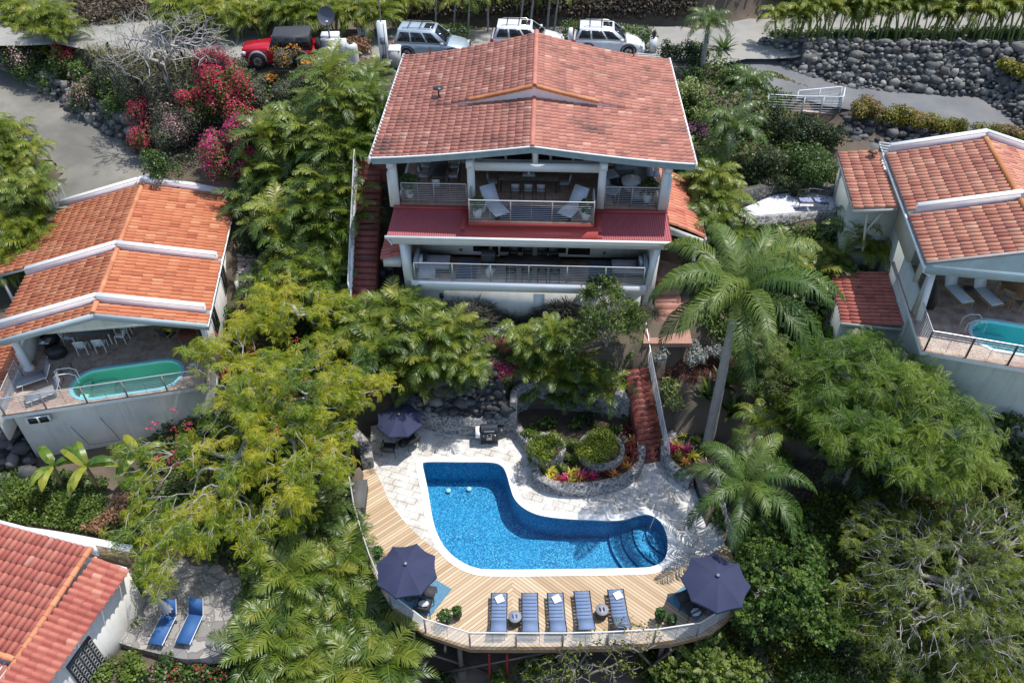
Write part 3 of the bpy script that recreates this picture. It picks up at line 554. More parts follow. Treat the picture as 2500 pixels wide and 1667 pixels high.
WGREEN = watermat('green_pool_water', (.85, .99, .96)); WCYAN = watermat('cyan_pool_water', (.84, .99, .99)); WBLUE = watermat('blue_pool_water', (.66, .91, .97), .05, 3.2, .5)
oval_pool(LH, -4.25, -.32, 1.5, .95, radians(4.9), 3.6, DK, FLOORT, M('aqua_blue_coping', (.26, .58, .70), (.2, .52, .66), 2, .4), M('green_basin', (.40, .80, .66), (.33, .74, .6), .8, .6), WGREEN, WHITE)
g = G(); g.tube([(-9.1, 1.04, 3.6), (-9.1, 1.04, 6.0)], .17, 16); g.lathe([(.24, 3.6), (.24, 3.72), (.18, 3.8)], 16, (-9.1, 1.04)); g.build('column', WHITE, LH, True)
g = G(); g.box(-.6, -.38, .75, 1.0, 3.6, 6.1); g.build('column', WHITE, LH)
for w in (2.2, 5.6, 8.6):
    g = G(); g.box(-.31, -.25, w - .55, w + .55, 4.0, 5.5); f = g.build('window_frame', WHITE, LH)
    g = G(); g.box(-.27, -.235, w - .48, w - .03, 4.08, 5.42); g.box(-.27, -.235, w + .03, w + .48, 4.08, 5.42); g.build('pane', DARK, f)
g = G(); g.bar((-8.6, -1.93, 3.0), (-7.55, -1.86, 3.0), .05, .42); f = g.build('window_frame', WHITE, LH); g = G(); g.bar((-8.5, -1.96, 3.0), (-8.12, -1.93, 3.0), .03, .34); g.bar((-8.02, -1.93, 3.0), (-7.64, -1.895, 3.0), .03, .34); g.build('pane', DARK, f)
g = G()
for a, b in (((-6.9, -1.84, 2.3), (-6.5, -1.82, .9)), ((-6.5, -1.82, .9), (-5.1, -1.70, .95)), ((-5.1, -1.70, .95), (-5.5, -1.73, 2.6))): g.tube([a, b], .022, 5)
g.build('conduit', GREYP, LH)
g = G(); g.box(-7, -2, 4.9, 4.99, 3.65, 5.7); g.build('sliding_door', DARK, LH)
for u, w in ((-11.1, 5.9), (-11.1, 8.5), (-11.1, 10.9)):
    g = G(); g.bar((u, w, 3), (u, w, 5.75), .12); g.build('post', WALLM, LH)
g = G(); tiles(g, lambda s, t: (-9.75 - s, t, 3.62 - .18 * s), 0, 3.4, -.9, 5.6, .46, .27); g.build('lower_side_roof', T_LEFT, LH)
g = G(); g.box(-13.1, -9.75, -.8, 5.6, -1, 2.85); g.box(-9.74, -9.62, -2.05, 5.6, 2, 3.5); g.build('lower_wing', WALLM, LH)
rail('terrace_railing', 'thin metal railing round the front of the oval pool terrace, left house', W3(LHF, [(-9.28, .6), (-9.28, -1.98), (-.48, -1.2), (-.48, .75)], 3.6), 1.0, 9, 1.75)
g = G(); g.box(-.06, .06, -.4, .4, 0, .75); tag(g.build('ac_unit', ACMET, loc=wor(LHF, .35, 5.6, 3.9), rz=LHF[1]), 'grey air conditioning unit on the right side wall of the left house', 'air conditioner')

# ---------------------------------------------------------------- right house
RH = thing('right_house', 'house with peach tiled roof and turquoise pool, cut by the right edge', 'house', (*RHF[0], 0), RHF[1])
def zq(s): return 12.2 - s * .27
ZR = lambda u: zq(abs(u - 4.15))
g = G()
for w0, w1 in ((.02, 3.55), (3.86, 9.0)):
    tiles(g, lambda s, t: (4.15 - s, t, zq(s)), .06, 4.18, w0, w1, .46, .27); tiles(g, lambda s, t: (4.15 + s, t, zq(s)), .06, 4.18, w0, w1, .46, .27)
rt = g.build('tiled_roof', T_RIGHT, RH)
for a, b in ((0, 3.5), (3.9, 8.95)): g = G(); ridge(g, [(4.15, a, 12.25), (4.15, b, 12.25)], .13); g.build('ridge_tiles', T_ORNG, rt)
for w, ul in ((3.7, .25), (9.13, .1)):
    g = G(); uu = [ul, 4.15, 8.2]; z0 = [ZR(u) - .15 for u in uu]; c = G()
    for a in (0, 1):
        g.hexa([(uu[a], w - .12, z0[a]), (uu[a + 1], w - .12, z0[a + 1]), (uu[a + 1], w + .12, z0[a + 1]), (uu[a], w + .12, z0[a])], [(uu[a], w - .12, z0[a] + .5), (uu[a + 1], w - .12, z0[a + 1] + .5), (uu[a + 1], w + .12, z0[a + 1] + .5), (uu[a], w + .12, z0[a] + .5)])
        c.hexa([(uu[a], w - .15, z0[a] + .5), (uu[a + 1], w - .15, z0[a + 1] + .5), (uu[a + 1], w + .14, z0[a + 1] + .5), (uu[a], w + .14, z0[a] + .5)], [(uu[a], w - .15, z0[a] + .55), (uu[a + 1], w - .15, z0[a + 1] + .55), (uu[a + 1], w + .14, z0[a + 1] + .55), (uu[a], w + .14, z0[a] + .55)])
    g.build('parapet', PINKW, rt); c.build('parapet_cap', WHITE, rt)
g = G(); slopes(g, 0, 4.15, 8.3, ZR, -.16, -.03, .05, 9.2); g.build('roof_deck', FASC, rt)
g = G(); g.hexa([(.0, -.04, 10.55), (8.3, -.04, 10.55), (8.3, .04, 10.55), (.0, .04, 10.55)], [(.0, -.04, 11.0), (8.3, -.04, 11.0), (8.3, .04, 11.0), (.0, .04, 11.0)]); g.add([(.0, -.04, 11.0), (8.3, -.04, 11.0), (4.15, -.04, 12.12)], [(0, 1, 2)]); g.add([(.0, .04, 11.0), (8.3, .04, 11.0), (4.15, .04, 12.12)], [(0, 2, 1)]); g.build('gable', M('gable_paint', (.42, .54, .56), (.37, .48, .5), 1.2, .7, .1, 40, dirt=(.25, .28, .28), dscale=1.4, damt=.4), RH)
g = G(); slopes(g, -.03, 4.15, 8.3, ZR, -.02, .06, -.1, .02); g.build('edge_cap', M('cement_cap', (.36, .34, .33), None, 5, .9, dirt=(.15, .13, .12)), rt)
g = G(); g.box(-.1, -.0, -.05, 9.2, 10.8, 10.93); g.tube([(-.05, -.02, 10.85), (.0, .0, 10.6), (.3, .02, 10.45)], .045); g.build('gutter', WHITE, rt)
RP = [(.6, -1.75), (8.4, -2.72), (8.4, 9), (.6, 9)]
g = G(); g.skirt(RP, 0, 7.82); g.box(.45, .65, .7, 9.05, 2, 8.9); g.box(.45, .65, 3.1, 9.05, 8.9, 10.8); g.box(.45, .65, .35, .62, 8.1, 10.8); g.box(.45, .65, 1.6, 1.72, 8.9, 10.8); g.box(.65, 8.4, 4.2, 9.0, 7, 10.9); g.build('wall', WALLG, RH)
g = G(); g.bar((.55, .5, 10.7), (.55, -.1, 8.2), .22); g.build('raking_post', WHITE, RH)
DK = [(.38, -1.93), (8.5, -2.93), (8.5, 4.4), (.38, 4.4)]
oval_pool(RH, 5.2, -.62, 1.5, .95, radians(-6.8), 8.0, DK, FLOORT, M('white_blue_coping', (.55, .68, .72), (.5, .62, .68), 2, .4), M('cyan_basin', (.30, .80, .80), (.24, .74, .76), .8, .6), WCYAN, WHITE)
rail('terrace_railing', 'dark thin railing round the turquoise pool terrace of the right house', W3(RHF, [(.5, .6), (.5, -1.85), (8.4, -2.82)], 8.0), 1.05, 8, 1.75, mp=CHAR)
g = G(); tiles(g, lambda s, t: (-.12 - s, t, 10.62 - .14 * s), 0, 1.85, 4.9, 10.15, .42, .27); ax = g.build('annex_roof', T_RIGHT, RH)
g = G(); g.hexa([(-1.97, 4.85, 10.1), (-.1, 4.85, 10.4), (-.1, 10.15, 10.4), (-1.97, 10.15, 10.1)], [(-1.97, 4.85, 10.27), (-.1, 4.85, 10.55), (-.1, 10.15, 10.55), (-1.97, 10.15, 10.27)]); g.box(-1.7, .5, 6, 10, 5, 10.2); g.bar((-1.3, 5.0, 10.2), (-.9, 5.05, 8), .08); g.bar((-.6, 5.0, 10.3), (-1.1, 5.05, 9.0), .08); g.build('annex_wall', WALLG, RH)
g = G(); tiles(g, lambda s, t: (.42 - s, t, 7.15 - .1 * s), 0, 2.6, .75, 4.7, .45, .27); g.build('side_roof', T_LOW, RH)
g = G(); g.box(-2.0, .45, .9, 4.6, 1, 6.75); g.box(-2.2, .44, .7, .78, 6.75, 6.95); g.build('side_store', WALLG, RH)
g = G(); g.tube([(0, 0, -.1), (0, 0, .3)], .03); g.build('pipe', CHAR, tag(thing('roof_vent', 'rusty low vent with a round cap at the back left of the annex roof', 'roof vent', wor(RHF, -.5, 9.4, 10.6)), None, None)); g = G(); g.lathe([(0, .36), (.24, .3), (0, .28)], 10); g.build('cap', WOODB, bpy.data.objects['roof_vent'])
# stairs up the left side of the right house
st = G()
for k in range(10): st.box(-1.5, .4, 5.0 + k * .32, 5.36 + k * .32, 4.5, 5.6 + k * .17)
tag(st.build('outdoor_steps', M('dark_steps', (.11, .09, .08), None, 3, .9), loc=(*RHF[0], 0), rz=RHF[1]), 'dark timber steps beside the left wall of the right house', 'steps')

# ---------------------------------------------------------------- house at the bottom left
BH = thing('bottom_left_house', 'house with coral tiled roof cut by the bottom left corner', 'house', (*BHF[0], 0), BHF[1])
g = G()
tiles(g, lambda s, t: (-t, -s, 3.1 - .12 * s), 0, 4.4, .1, 9.6, .42, .27); tiles(g, lambda s, t: (-t, -4.7 - s, 2.3 - .16 * s), 0, 3.4, .35, 9.6, .42, .25)
tiles(g, lambda s, t: (.12 + s, -t, 2.78 - .2 * s), 0, 1.5, .15, 5.55, .38, .28); rt = g.build('tiled_roof', T_LOW, BH)
g = G(); ridge(g, [(0, 0, 3.18), (0, -4.5, 2.64), (0, -7.5, 2.1)], .12); ridge(g, [(-.1, -4.55, 2.6), (-9, -4.55, 2.6)], .13); g.build('ridge_tiles', T_RIDGE, rt)
g = G(); g.box(-9.6, .1, .0, .12, 2.6, 3.2); g.box(-9.5, 1.3, -5.3, 0, 2.1, 2.3); g.box(-9.5, .05, -8.2, -5.5, 1.2, 1.6); g.hexa([(.05, -7.6, 1.6), (.14, -7.6, 1.6), (.14, -.1, 2.4), (.05, -.1, 2.4)], [(.05, -7.6, 2.0), (.14, -7.6, 2.0), (.14, -.1, 2.72), (.05, -.1, 2.72)]); g.hexa([(.1, -5.75, 2.3), (1.6, -5.75, 2.05), (1.6, -5.6, 2.05), (.1, -5.6, 2.3)], [(.1, -5.75, 2.42), (1.6, -5.75, 2.15), (1.6, -5.6, 2.15), (.1, -5.6, 2.42)]); g.build('white_edging', WHITE, rt)
g = G(); g.box(-9.4, 1.25, -5.5, 0, -2, 2.1); g.box(-9.4, -.2, -8.2, -5.5, -2.5, 1.5); g.build('wall', WALLM, BH)
g = G(); g.box(1.25, 1.33, -4.0, -2.7, -.5, 1.7); dr = g.build('door', M('dark_door', (.04, .04, .04), None, 3, .5), BH)
g = G()
for i in range(9):
    for j in range(5):
        c = (1.36, -3.86 + j * .26, -.3 + i * .22); g.tube([(c[0], c[1] + .1 * cos(a), c[2] + .1 * sin(a)) for a in np.linspace(0, 2 * pi, 9)], .012, 4, cap=False)
g.build('iron_grille', M('wrought_iron', (.35, .35, .35), None, 3, .5), dr)
g = G(); tiles(g, lambda s, t: (.15 + t, -6.3 - s, 1.6 - .2 * s), 0, 1.6, 0, 1.2, .3, .25); g.build('small_porch_roof', tilemat('pink_tiles', [(0, (.4, .16, .16)), (1, (.6, .32, .3))]), BH)

# ---------------------------------------------------------------- pool terrace
def PP(L, z=0): return [at(x, y, z)[:2] for x, y in L]
def sm(L, closed=False, seg=4):
    P = [Vector((p[0], p[1])) for p in L]; n = len(P); out = []
    for i in range(n if closed else n - 1):
        p0, p1, p2, p3 = (P[(i - 1) % n] if closed or i else P[0]), P[i], P[(i + 1) % n], (P[(i + 2) % n] if closed or i < n - 2 else P[-1])
        for k in range(seg):
            t = k / seg; q = .5 * ((2 * p1) + (p2 - p0) * t + (2 * p0 - 5 * p1 + 4 * p2 - p3) * t * t + (3 * p1 - p0 - 3 * p2 + p3) * t ** 3); out.append((q.x, q.y))
    if not closed: out.append(tuple(P[-1]))
    return out
def ccw(L): return L if sum(L[i][0] * L[(i + 1) % len(L)][1] - L[(i + 1) % len(L)][0] * L[i][1] for i in range(len(L))) > 0 else L[::-1]
def offset(L, d):
    L = ccw(L); n = len(L); out = []
    for i in range(n):
        a = Vector(L[i - 1]); b = Vector(L[(i + 1) % n]); t = (b - a).normalized(); out.append((L[i][0] + t.y * d, L[i][1] - t.x * d))
    return out
POOL = [(1033, 1136), (1042, 1128), (1127, 1128), (1200, 1129), (1225, 1138), (1236, 1156), (1245, 1187), (1256, 1217), (1280, 1241), (1319, 1258), (1377, 1266), (1436, 1269), (1490, 1271), (1526, 1268), (1553, 1260), (1581, 1256), (1604, 1266), (1620, 1285), (1629, 1314), (1629, 1346), (1619, 1368), (1597, 1381), (1553, 1386), (1377, 1389), (1221, 1390), (1162, 1386), (1119, 1366), (1088, 1338), (1068, 1303), (1056, 1264), (1045, 1197), (1036, 1154)]
PO = ccw(sm(PP(POOL), True, 4)); CO = offset(PO, .34)
m, t, b = newmat('pool_mosaic'); b.inputs['Roughness'].default_value = .35
v = N(t, 'ShaderNodeTexVoronoi'); v.inputs['Scale'].default_value = 24; L_(t, coord(t), v.inputs['Vector']); sp = N(t, 'ShaderNodeSeparateColor'); L_(t, v.outputs['Color'], sp.inputs[0])
r = ramp(t, [(.0, (.012, .09, .23)), (.3, (.02, .14, .32)), (.5, (.03, .22, .42)), (.66, (.05, .29, .47)), (.82, (.11, .42, .57)), (1, (.24, .56, .67))]); L_(t, sp.outputs[0], r.inputs[0])
q = ramp(t, [(.4, (0, 0, 0)), (.7, (1, 1, 1))]); L_(t, noise(t, .7, 4), q.inputs[0]); L_(t, mixc(t, math_(t, 'MULTIPLY', q.outputs[0], .4), r.outputs[0], (.02, .30, .55)), b.inputs['Base Color']); MOSAIC = m
STAMP = brickmat('stamped_concrete', (.48, .45, .40), (.54, .51, .46), (.20, .18, .15), .5, .36, .018, off=.37, rough=.75, rot=.35, wear=(.66, .645, .61), wamt=.9, wscale=1.3, bump=.15)
t = STAMP.node_tree; b = t.nodes['Principled BSDF']; src = b.inputs['Base Color'].links[0].from_socket
q = ramp(t, [(.56, (0, 0, 0)), (.72, (1, 1, 1))]); L_(t, noise(t, .55, 6, .7), q.inputs[0]); c = mixc(t, math_(t, 'MULTIPLY', q.outputs[0], .45), src, (.28, .25, .21)); q = ramp(t, [(.66, (0, 0, 0)), (.72, (1, 1, 1))]); L_(t, noise(t, .38, 3, .5), q.inputs[0]); L_(t, mixc(t, math_(t, 'MULTIPLY', q.outputs[0], .5), c, (.42, .30, .20)), b.inputs['Base Color'])
COPE = M('white_coping', (.78, .77, .74), (.72, .71, .68), 1.5, .7, .1, 40, dirt=(.5, .48, .45), dscale=2.5, damt=.2)
m, t, b = newmat('cedar_deck_boards'); b.inputs['Roughness'].default_value = .65
sx = N(t, 'ShaderNodeSeparateXYZ'); L_(t, coord(t), sx.inputs[0]); xx = math_(t, 'SUBTRACT', sx.outputs[0], .02); ax_ = math_(t, 'ABSOLUTE', xx)
pp = math_(t, 'ADD', math_(t, 'MULTIPLY', ax_, .64), math_(t, 'MULTIPLY', sx.outputs[1], .768)); pp = math_(t, 'DIVIDE', pp, .145)
fl = math_(t, 'FLOOR', pp); fr = math_(t, 'SUBTRACT', pp, fl); wn = N(t, 'ShaderNodeTexWhiteNoise', noise_dimensions='2D'); cv = N(t, 'ShaderNodeCombineXYZ'); L_(t, fl, cv.inputs[0]); L_(t, math_(t, 'SIGN', xx), cv.inputs[1]); L_(t, cv.outputs[0], wn.inputs[0])
along = math_(t, 'SUBTRACT', math_(t, 'MULTIPLY', ax_, .768), math_(t, 'MULTIPLY', sx.outputs[1], .64)); gv = N(t, 'ShaderNodeCombineXYZ'); L_(t, math_(t, 'MULTIPLY', along, .6), gv.inputs[0]); L_(t, math_(t, 'MULTIPLY', pp, 2.2), gv.inputs[1]); L_(t, math_(t, 'MULTIPLY', fl, 3.7), gv.inputs[2])
r = ramp(t, [(0, (.34, .22, .12)), (.45, (.46, .33, .20)), (.8, (.57, .44, .29)), (1, (.62, .51, .37))]); L_(t, math_(t, 'ADD', math_(t, 'MULTIPLY', wn.outputs[0], .65), math_(t, 'MULTIPLY', noise(t, 1.6, 5, .7, gv.outputs[0]), .42)), r.inputs[0])
kn = N(t, 'ShaderNodeTexVoronoi'); kn.inputs['Scale'].default_value = 2.4; L_(t, coord(t), kn.inputs['Vector']); kq = ramp(t, [(.0, (1, 1, 1)), (.07, (0, 0, 0))]); L_(t, kn.outputs['Distance'], kq.inputs[0])
c = mixc(t, math_(t, 'MULTIPLY', kq.outputs[0], .6), r.outputs[0], (.18, .09, .04)); q = ramp(t, [(.05, (1, 1, 1)), (.09, (0, 0, 0)), (.93, (0, 0, 0)), (.97, (1, 1, 1))]); L_(t, fr, q.inputs[0]); c = mixc(t, q.outputs[0], c, (.06, .035, .02)); wq = ramp(t, [(.45, (0, 0, 0)), (.75, (1, 1, 1))]); L_(t, noise(t, .35, 4), wq.inputs[0]); c = mixc(t, math_(t, 'MULTIPLY', wq.outputs[0], .3), c, (.40, .27, .17)); L_(t, c, b.inputs['Base Color']); bumpn(t, b, math_(t, 'SUBTRACT', 1.0, q.outputs[0]), .4, .01); DECKM = m
EDGE = [(922, 1158), (932, 1182), (951, 1225), (986, 1271), (1025, 1311), (1070, 1346), (1108, 1376), (1155, 1396), (1221, 1402), (1377, 1402), (1560, 1398), (1625, 1392), (1700, 1372), (1770, 1330)]
E0 = PP(EDGE)
TERR = E0 + PP([(1762, 1290), (1750, 1220), (1738, 1165), (1700, 1150), (1660, 1090), (1640, 1060), (1560, 1050), (1300, 1010), (1010, 1020), (905, 1040), (905, 1095), (905, 1140)])
PT = thing('pool_terrace', 'pale stamped concrete terrace round the big blue curved pool', 'terrace')
g = G(); g.poly(TERR, 0, [CO]); g.skirt(ccw(TERR), -2.2, 0); g.build('paving', STAMP, PT)
PL = thing('swimming_pool', 'large curved deep blue mosaic swimming pool with white coping', 'swimming pool')
g = G(); g.poly(CO, .02, [PO]); g.skirt(PO[::-1], -.10, .02); g.build('coping', COPE, PL)
g = G(); g.skirt(PO[::-1], -1.75, -.02); zfl = lambda x, y: -1.5 + .3 * max(0, min(1, (x - 2) / 4)); g.poly(PO, zfl); g.build('basin', MOSAIC, PL)
def clipcirc(L, c, r, n=40):
    out = list(L); C = [(c[0] + r * cos(2 * pi * k / n), c[1] + r * sin(2 * pi * k / n)) for k in range(n)]
    for i in range(n):
        a, b = C[i], C[(i + 1) % n]; ins = lambda p: (b[0] - a[0]) * (p[1] - a[1]) - (b[1] - a[1]) * (p[0] - a[0]) >= 0; new = []
        for j in range(len(out)):
            p, q_ = out[j - 1], out[j]; ip, iq = ins(p), ins(q_)
            if ip != iq:
                d1 = (b[0] - a[0]) * (p[1] - a[1]) - (b[1] - a[1]) * (p[0] - a[0]); d2 = (b[0] - a[0]) * (q_[1] - a[1]) - (b[1] - a[1]) * (q_[0] - a[0]); f = d1 / (d1 - d2); new.append((p[0] + (q_[0] - p[0]) * f, p[1] + (q_[1] - p[1]) * f))
            if iq: new.append(q_)
        out = new
    return out
sc_ = at(1652, 1275, 0)[:2]; lip = M('step_edge_tiles', (.01, .07, .26), None, 9, .4)
for k, (r_, z_) in enumerate(((3.0, -1.10), (2.45, -1.01), (1.9, -.92), (1.3, -.83))):
    st = offset(clipcirc(PO, sc_, r_), -.004 * (k + 1)); g = G(); g.prism(st, -1.4, z_); s_ = g.build('step', MOSAIC, PL)
    rim = [p for p in clipcirc(PO, sc_, r_, 60) if abs(hypot(p[0] - sc_[0], p[1] - sc_[1]) - r_) < .03]; rim.sort(key=lambda p: atan2(p[1] - sc_[1], -(p[0] - sc_[0])) )
    g = G()
    for a, b in zip(rim[:-1], rim[1:]):
        if hypot(a[0] - b[0], a[1] - b[1]) < .6: g.bar((a[0], a[1], z_), (b[0], b[1], z_), .03, .02)
    g.build('step_edge', lip, s_)
g = G(); g.poly(PO, -.10); g.build('water', WBLUE, PL)
for px, py in ((1095, 1199), (1145, 1195)):
    x, y, _ = at(px, py, -1.45); g = G(); g.lathe([(0.13, -1.40), (.13, -1.36), (0, -1.35)], 16, (x, y)); g.build('pool_lamp', COPE, PL)
g = G()
for k in range(60):          # brick edge round the steps
    pass
a, b = at(1640, 1245, 0), at(1585, 1300, -.5)
g.tube([(a[0], a[1], 0), (a[0], a[1], .8), (a[0] - .15, a[1], .86), (b[0] + .3, b[1] + .5, .35), (b[0], b[1], -.1), (b[0], b[1], -.6)], .022, 8)
g.lathe([(.06, 0.0), (.06, .02), (0, .03)], 12, (a[0], a[1])); tag(g.build('hand_rail', STEEL), 'slim steel hand rail leading down the curved pool steps', 'hand rail')
# timber deck
OUT = [(1785, 1340), (1800, 1420), (1797, 1475), (1785, 1505), (1736, 1548), (1640, 1572), (1488, 1583), (1275, 1586), (1148, 1585), (1088, 1566), (1037, 1549), (990, 1515), (956, 1481), (930, 1440), (905, 1385), (883, 1325), (866, 1262), (855, 1193), (858, 1170), (885, 1150), (905, 1133)]
OW = PP(OUT, 0); DP = E0 + OW
TD = thing('timber_deck', 'honey coloured timber deck in a chevron pattern below the pool', 'deck')
g = G(); g.poly(DP, .004); g.build('deck_boards', DECKM, TD)
g = G(); g.skirt(ccw(DP), -.24, .0); g.poly(DP, -.24, flip=True); g.build('fascia', M('deck_fascia', (.30, .19, .10), (.22, .13, .07), 4, .8), TD)
for px, py in ((1120, 1600), (1625, 1590), (1370, 1605), (985, 1540)):
    x, y, _ = at(px, py, -.25); z = hz(x, y + .5); g = G(); g.bar((x, y + .5, z + .2), (x, y + .5, -.26), .18); g.lathe([(.25, z - .2), (.22, z + .3), (0, z + .3)], 12, (x, y + .5)); g.build('pier', M('pier_wood', (.16, .13, .11), None, 4, .9), TD)
g = G()
for i in range(9):
    x = -4 + i * 1.3; g.bar((x, 16.2, -.4), (x, 18.5, -.4), .09, .22)
for a, b in (((-4.5, 16.6, -.6), (-1, 16.4, -2.6)), ((-3.2, 16.3, -2.5), (1.5, 16.3, -.6)), ((5.0, 16.4, -.5), (6.6, 16.2, -3)), ((6.6, 16.4, -.5), (5.1, 16.2, -3))): g.bar(a, b, .1)
g.build('bracing', M('brace_wood', (.12, .10, .085), None, 4, .9), TD)
for px in (1194, 1238):
    x, y, _ = at(px, 1600, -.4); g = G(); g.tube([(x, y, -3.4), (x, y, -.3)], .05, 8); g.build('red_prop', M('red_prop', (.3, .02, .03), None, 4, .5), TD)
FR = [(956, 1478), (1040, 1543), (1148, 1576), (1260, 1577), (1373, 1577), (1482, 1574), (1595, 1568), (1700, 1552), (1790, 1495), (1797, 1440)]
GRP = M('grey_post_metal', (.30, .28, .28), None, 5, .45, metal=.2)
rail('deck_railing', 'white barred metal railing along the front edge of the timber deck', [(*at(x, y, 0)[:2], 0) for x, y in FR], 1.05, 9, 2.3, mp=GRP, mh=M('white_rail', (.66, .66, .64), None, 4, .4))
rail('deck_railing', 'pale timber topped railing along the left edge of the timber deck', [(*at(x, y, 0)[:2], 0) for x, y in ((859, 1195), (870, 1262), (888, 1325), (908, 1385), (930, 1436))], .95, 6, 1.2, mp=GRP, mh=M('weathered_rail', (.5, .47, .44), None, 4, .6))
rail('deck_railing', 'white railing behind the right side of the pool terrace under the palm', [(*at(x, y, 0)[:2], 0) for x, y in ((1738, 1165), (1752, 1222), (1766, 1290), (1788, 1345))], 1.0, 8, 1.2, mp=M('white_post', (.6, .6, .6), None, 4, .5))
# stone planter and retaining walls
STONE = stonemat('grey_rubble_masonry', [(0, (.12, .12, .125)), (.5, (.20, .195, .19)), (.85, (.28, .265, .25)), (1, (.36, .33, .3))], (.42, .41, .39), 4.2, .07, .4)
STONEB = stonemat('brown_rubble_masonry', [(0, (.16, .11, .07)), (.5, (.28, .21, .13)), (1, (.38, .31, .2))], (.13, .11, .09), 3.6, .08, .5)
def wallring(g, L, th, z0, z1, closed=True):
    """masonry wall of thickness th, outer line L"""
    if closed:
        L = ccw(L); I = offset(L, -th); g.poly(L, z1, [I]); g.skirt(L, z0, z1); g.skirt(I[::-1], z0, z1)
    else:
        n = len(L); I = []
        for i in range(n):
            a = Vector(L[max(i - 1, 0)]); b = Vector(L[min(i + 1, n - 1)]); t = (b - a).normalized(); I.append((L[i][0] - t.y * th, L[i][1] + t.x * th))
        zz1 = z1 if hasattr(z1, '__len__') else [z1] * n; zz0 = z0 if hasattr(z0, '__len__') else [z0] * n
        g.grid([[(*L[i], zz0[i]), (*L[i], zz1[i]), (*I[i], zz1[i]), (*I[i], zz0[i])] for i in range(n)], flip=True)
        for i, fl in ((0, 1), (n - 1, 0)): q = [(*L[i], zz0[i]), (*L[i], zz1[i]), (*I[i], zz1[i]), (*I[i], zz0[i])]; g.add(q, [(0, 1, 2, 3) if fl else (3, 2, 1, 0)])
    return g
PLN = [(1222, 1000), (1262, 1075), (1283, 1105), (1297, 1140), (1299, 1172), (1319, 1194), (1358, 1209), (1436, 1212), (1514, 1196), (1553, 1172), (1571, 1140), (1572, 1105), (1563, 1060), (1548, 1000)]
PW = sm(PP(PLN, .0), False, 4); KP = thing('stone_planter', 'curved grey stone planter full of bromeliads behind the pool', 'planter')
g = G(); wallring(g, PW[::-1], -.38, -.5, .62, False); g.build('wall', STONE, KP)
g = G(); g.poly(PW, .42); g.build('soil', SOIL, KP)
for px, py, r_, z1, lb in ((1335, 1092, .92, 1.0, 'left'), (1468, 1095, 1.12, .95, 'right')):
    x, y, _ = at(px, py, .9); T = thing('round_stone_planter', '%s of the two round stone planters holding a clipped bush, inside the curved planter' % lb, 'planter', (x, y, 0)); g = G(); ci = [(r_ * cos(a), r_ * sin(a)) for a in np.linspace(0, 2 * pi, 33)[:-1]]; wallring(g, ci, .2, .3, z1); g.build('wall', STONE, T); g = G(); g.poly([(p[0] * .85, p[1] * .85) for p in ci], z1 - .12); g.build('soil', SOIL, T)
BK = sm([at(*p)[:2] for p in ((1548, 1048, .3), (1538, 1010, 1), (1475, 990, 1), (1390, 983, 1), (1310, 975, 1), (1268, 990, 1), (1262, 1040, .5))], False, 4)
g = G(); n_ = len(BK); wallring(g, BK, -.35, -.3, [1.0 + 1.2 * min(1, i / 6) for i in range(n_)], False); tag(g.build('curved_stone_wall', STONE), 'tall curved grey stone retaining wall behind the planter bushes', 'stone wall')
BW = sm([at(*p)[:2] for p in ((1262, 1040, .3), (1210, 1055, .3), (1120, 1052, .3), (1050, 1042, .3), (1000, 1020, .3))], False, 4)
g = G(); wallring(g, BW, -.4, -.3, 1.15, False); tag(g.build('low_stone_wall', STONE), 'low grey stone retaining wall behind the barbecue', 'stone wall')
g = G(); wallring(g, sm([at(*p)[:2] for p in ((912, 1130, .3), (908, 1100, .3), (890, 1075, .3), (875, 1060, .3))], False, 4), .55, -1, .75, False); tag(g.build('low_stone_wall', STONE), 'short stub of stone wall left of the terrace by the upper parasol', 'stone wall')
SP = sm([at(*p)[:2] for p in ((1690, 1178, .2), (1662, 1160, .2), (1637, 1135, .2), (1628, 1105, .2), (1640, 1080, .2), (1700, 1060, .2))], False, 4)
g = G(); wallring(g, SP, .35, -1, .7, False); g.poly(SP + [at(1780, 1100, .5)[:2]], .5, m=1); tag(g.build('stone_planter', [STONE, SOIL]), 'stone edged bed with pink bromeliads at the foot of the big palm', 'planter')
# steps
def stairs(name, label, a, b, wdt, n, mat, base=1.5):
    a = Vector(a); b = Vector(b); d = b - a; h = Vector((d.x, d.y, 0)); L = h.length; h.normalize(); n_ = Vector((-h.y, h.x, 0)) * (wdt / 2); T = G()
    for k in range(n):
        p = a + h * (L * k / n); q = a + h * (L * (k + 1) / n + .002); z = a.z + d.z * (k + 1) / n
        T.hexa([tuple(Vector((c.x, c.y, z - base)) + s) for c, s in ((p, n_ * -1), (q, n_ * -1), (q, n_), (p, n_))], [tuple(Vector((c.x, c.y, z)) + s) for c, s in ((p, n_ * -1), (q, n_ * -1), (q, n_), (p, n_))])
    return tag(T.build(name, mat), label, 'steps')
a = at(1597, 1128, 0); b = at(1552, 900, 2.9)
stairs('brick_steps', 'straight flight of red brick steps from the pool terrace up to the garden', a, b, 1.12, 16, REDBR)
rail('stair_railing', 'white picket railing beside the red brick steps above the pool', [(a[0] + .62, a[1] - .1, 0), (b[0] + .62, b[1], 3.0), (b[0] + .5, b[1] + 1.5, 3.6)], 1.0, 7, 1.0, mp=M('white_stair_post', (.6, .6, .6), None, 4, .5), cat='railing')
a = at(888, 728, 5.5); b = (-7.3, 37.1, 9.5)
stairs('side_steps', 'long flight of dark red brick steps down the left side of the main house', a, b, 1.15, 21, REDBR)
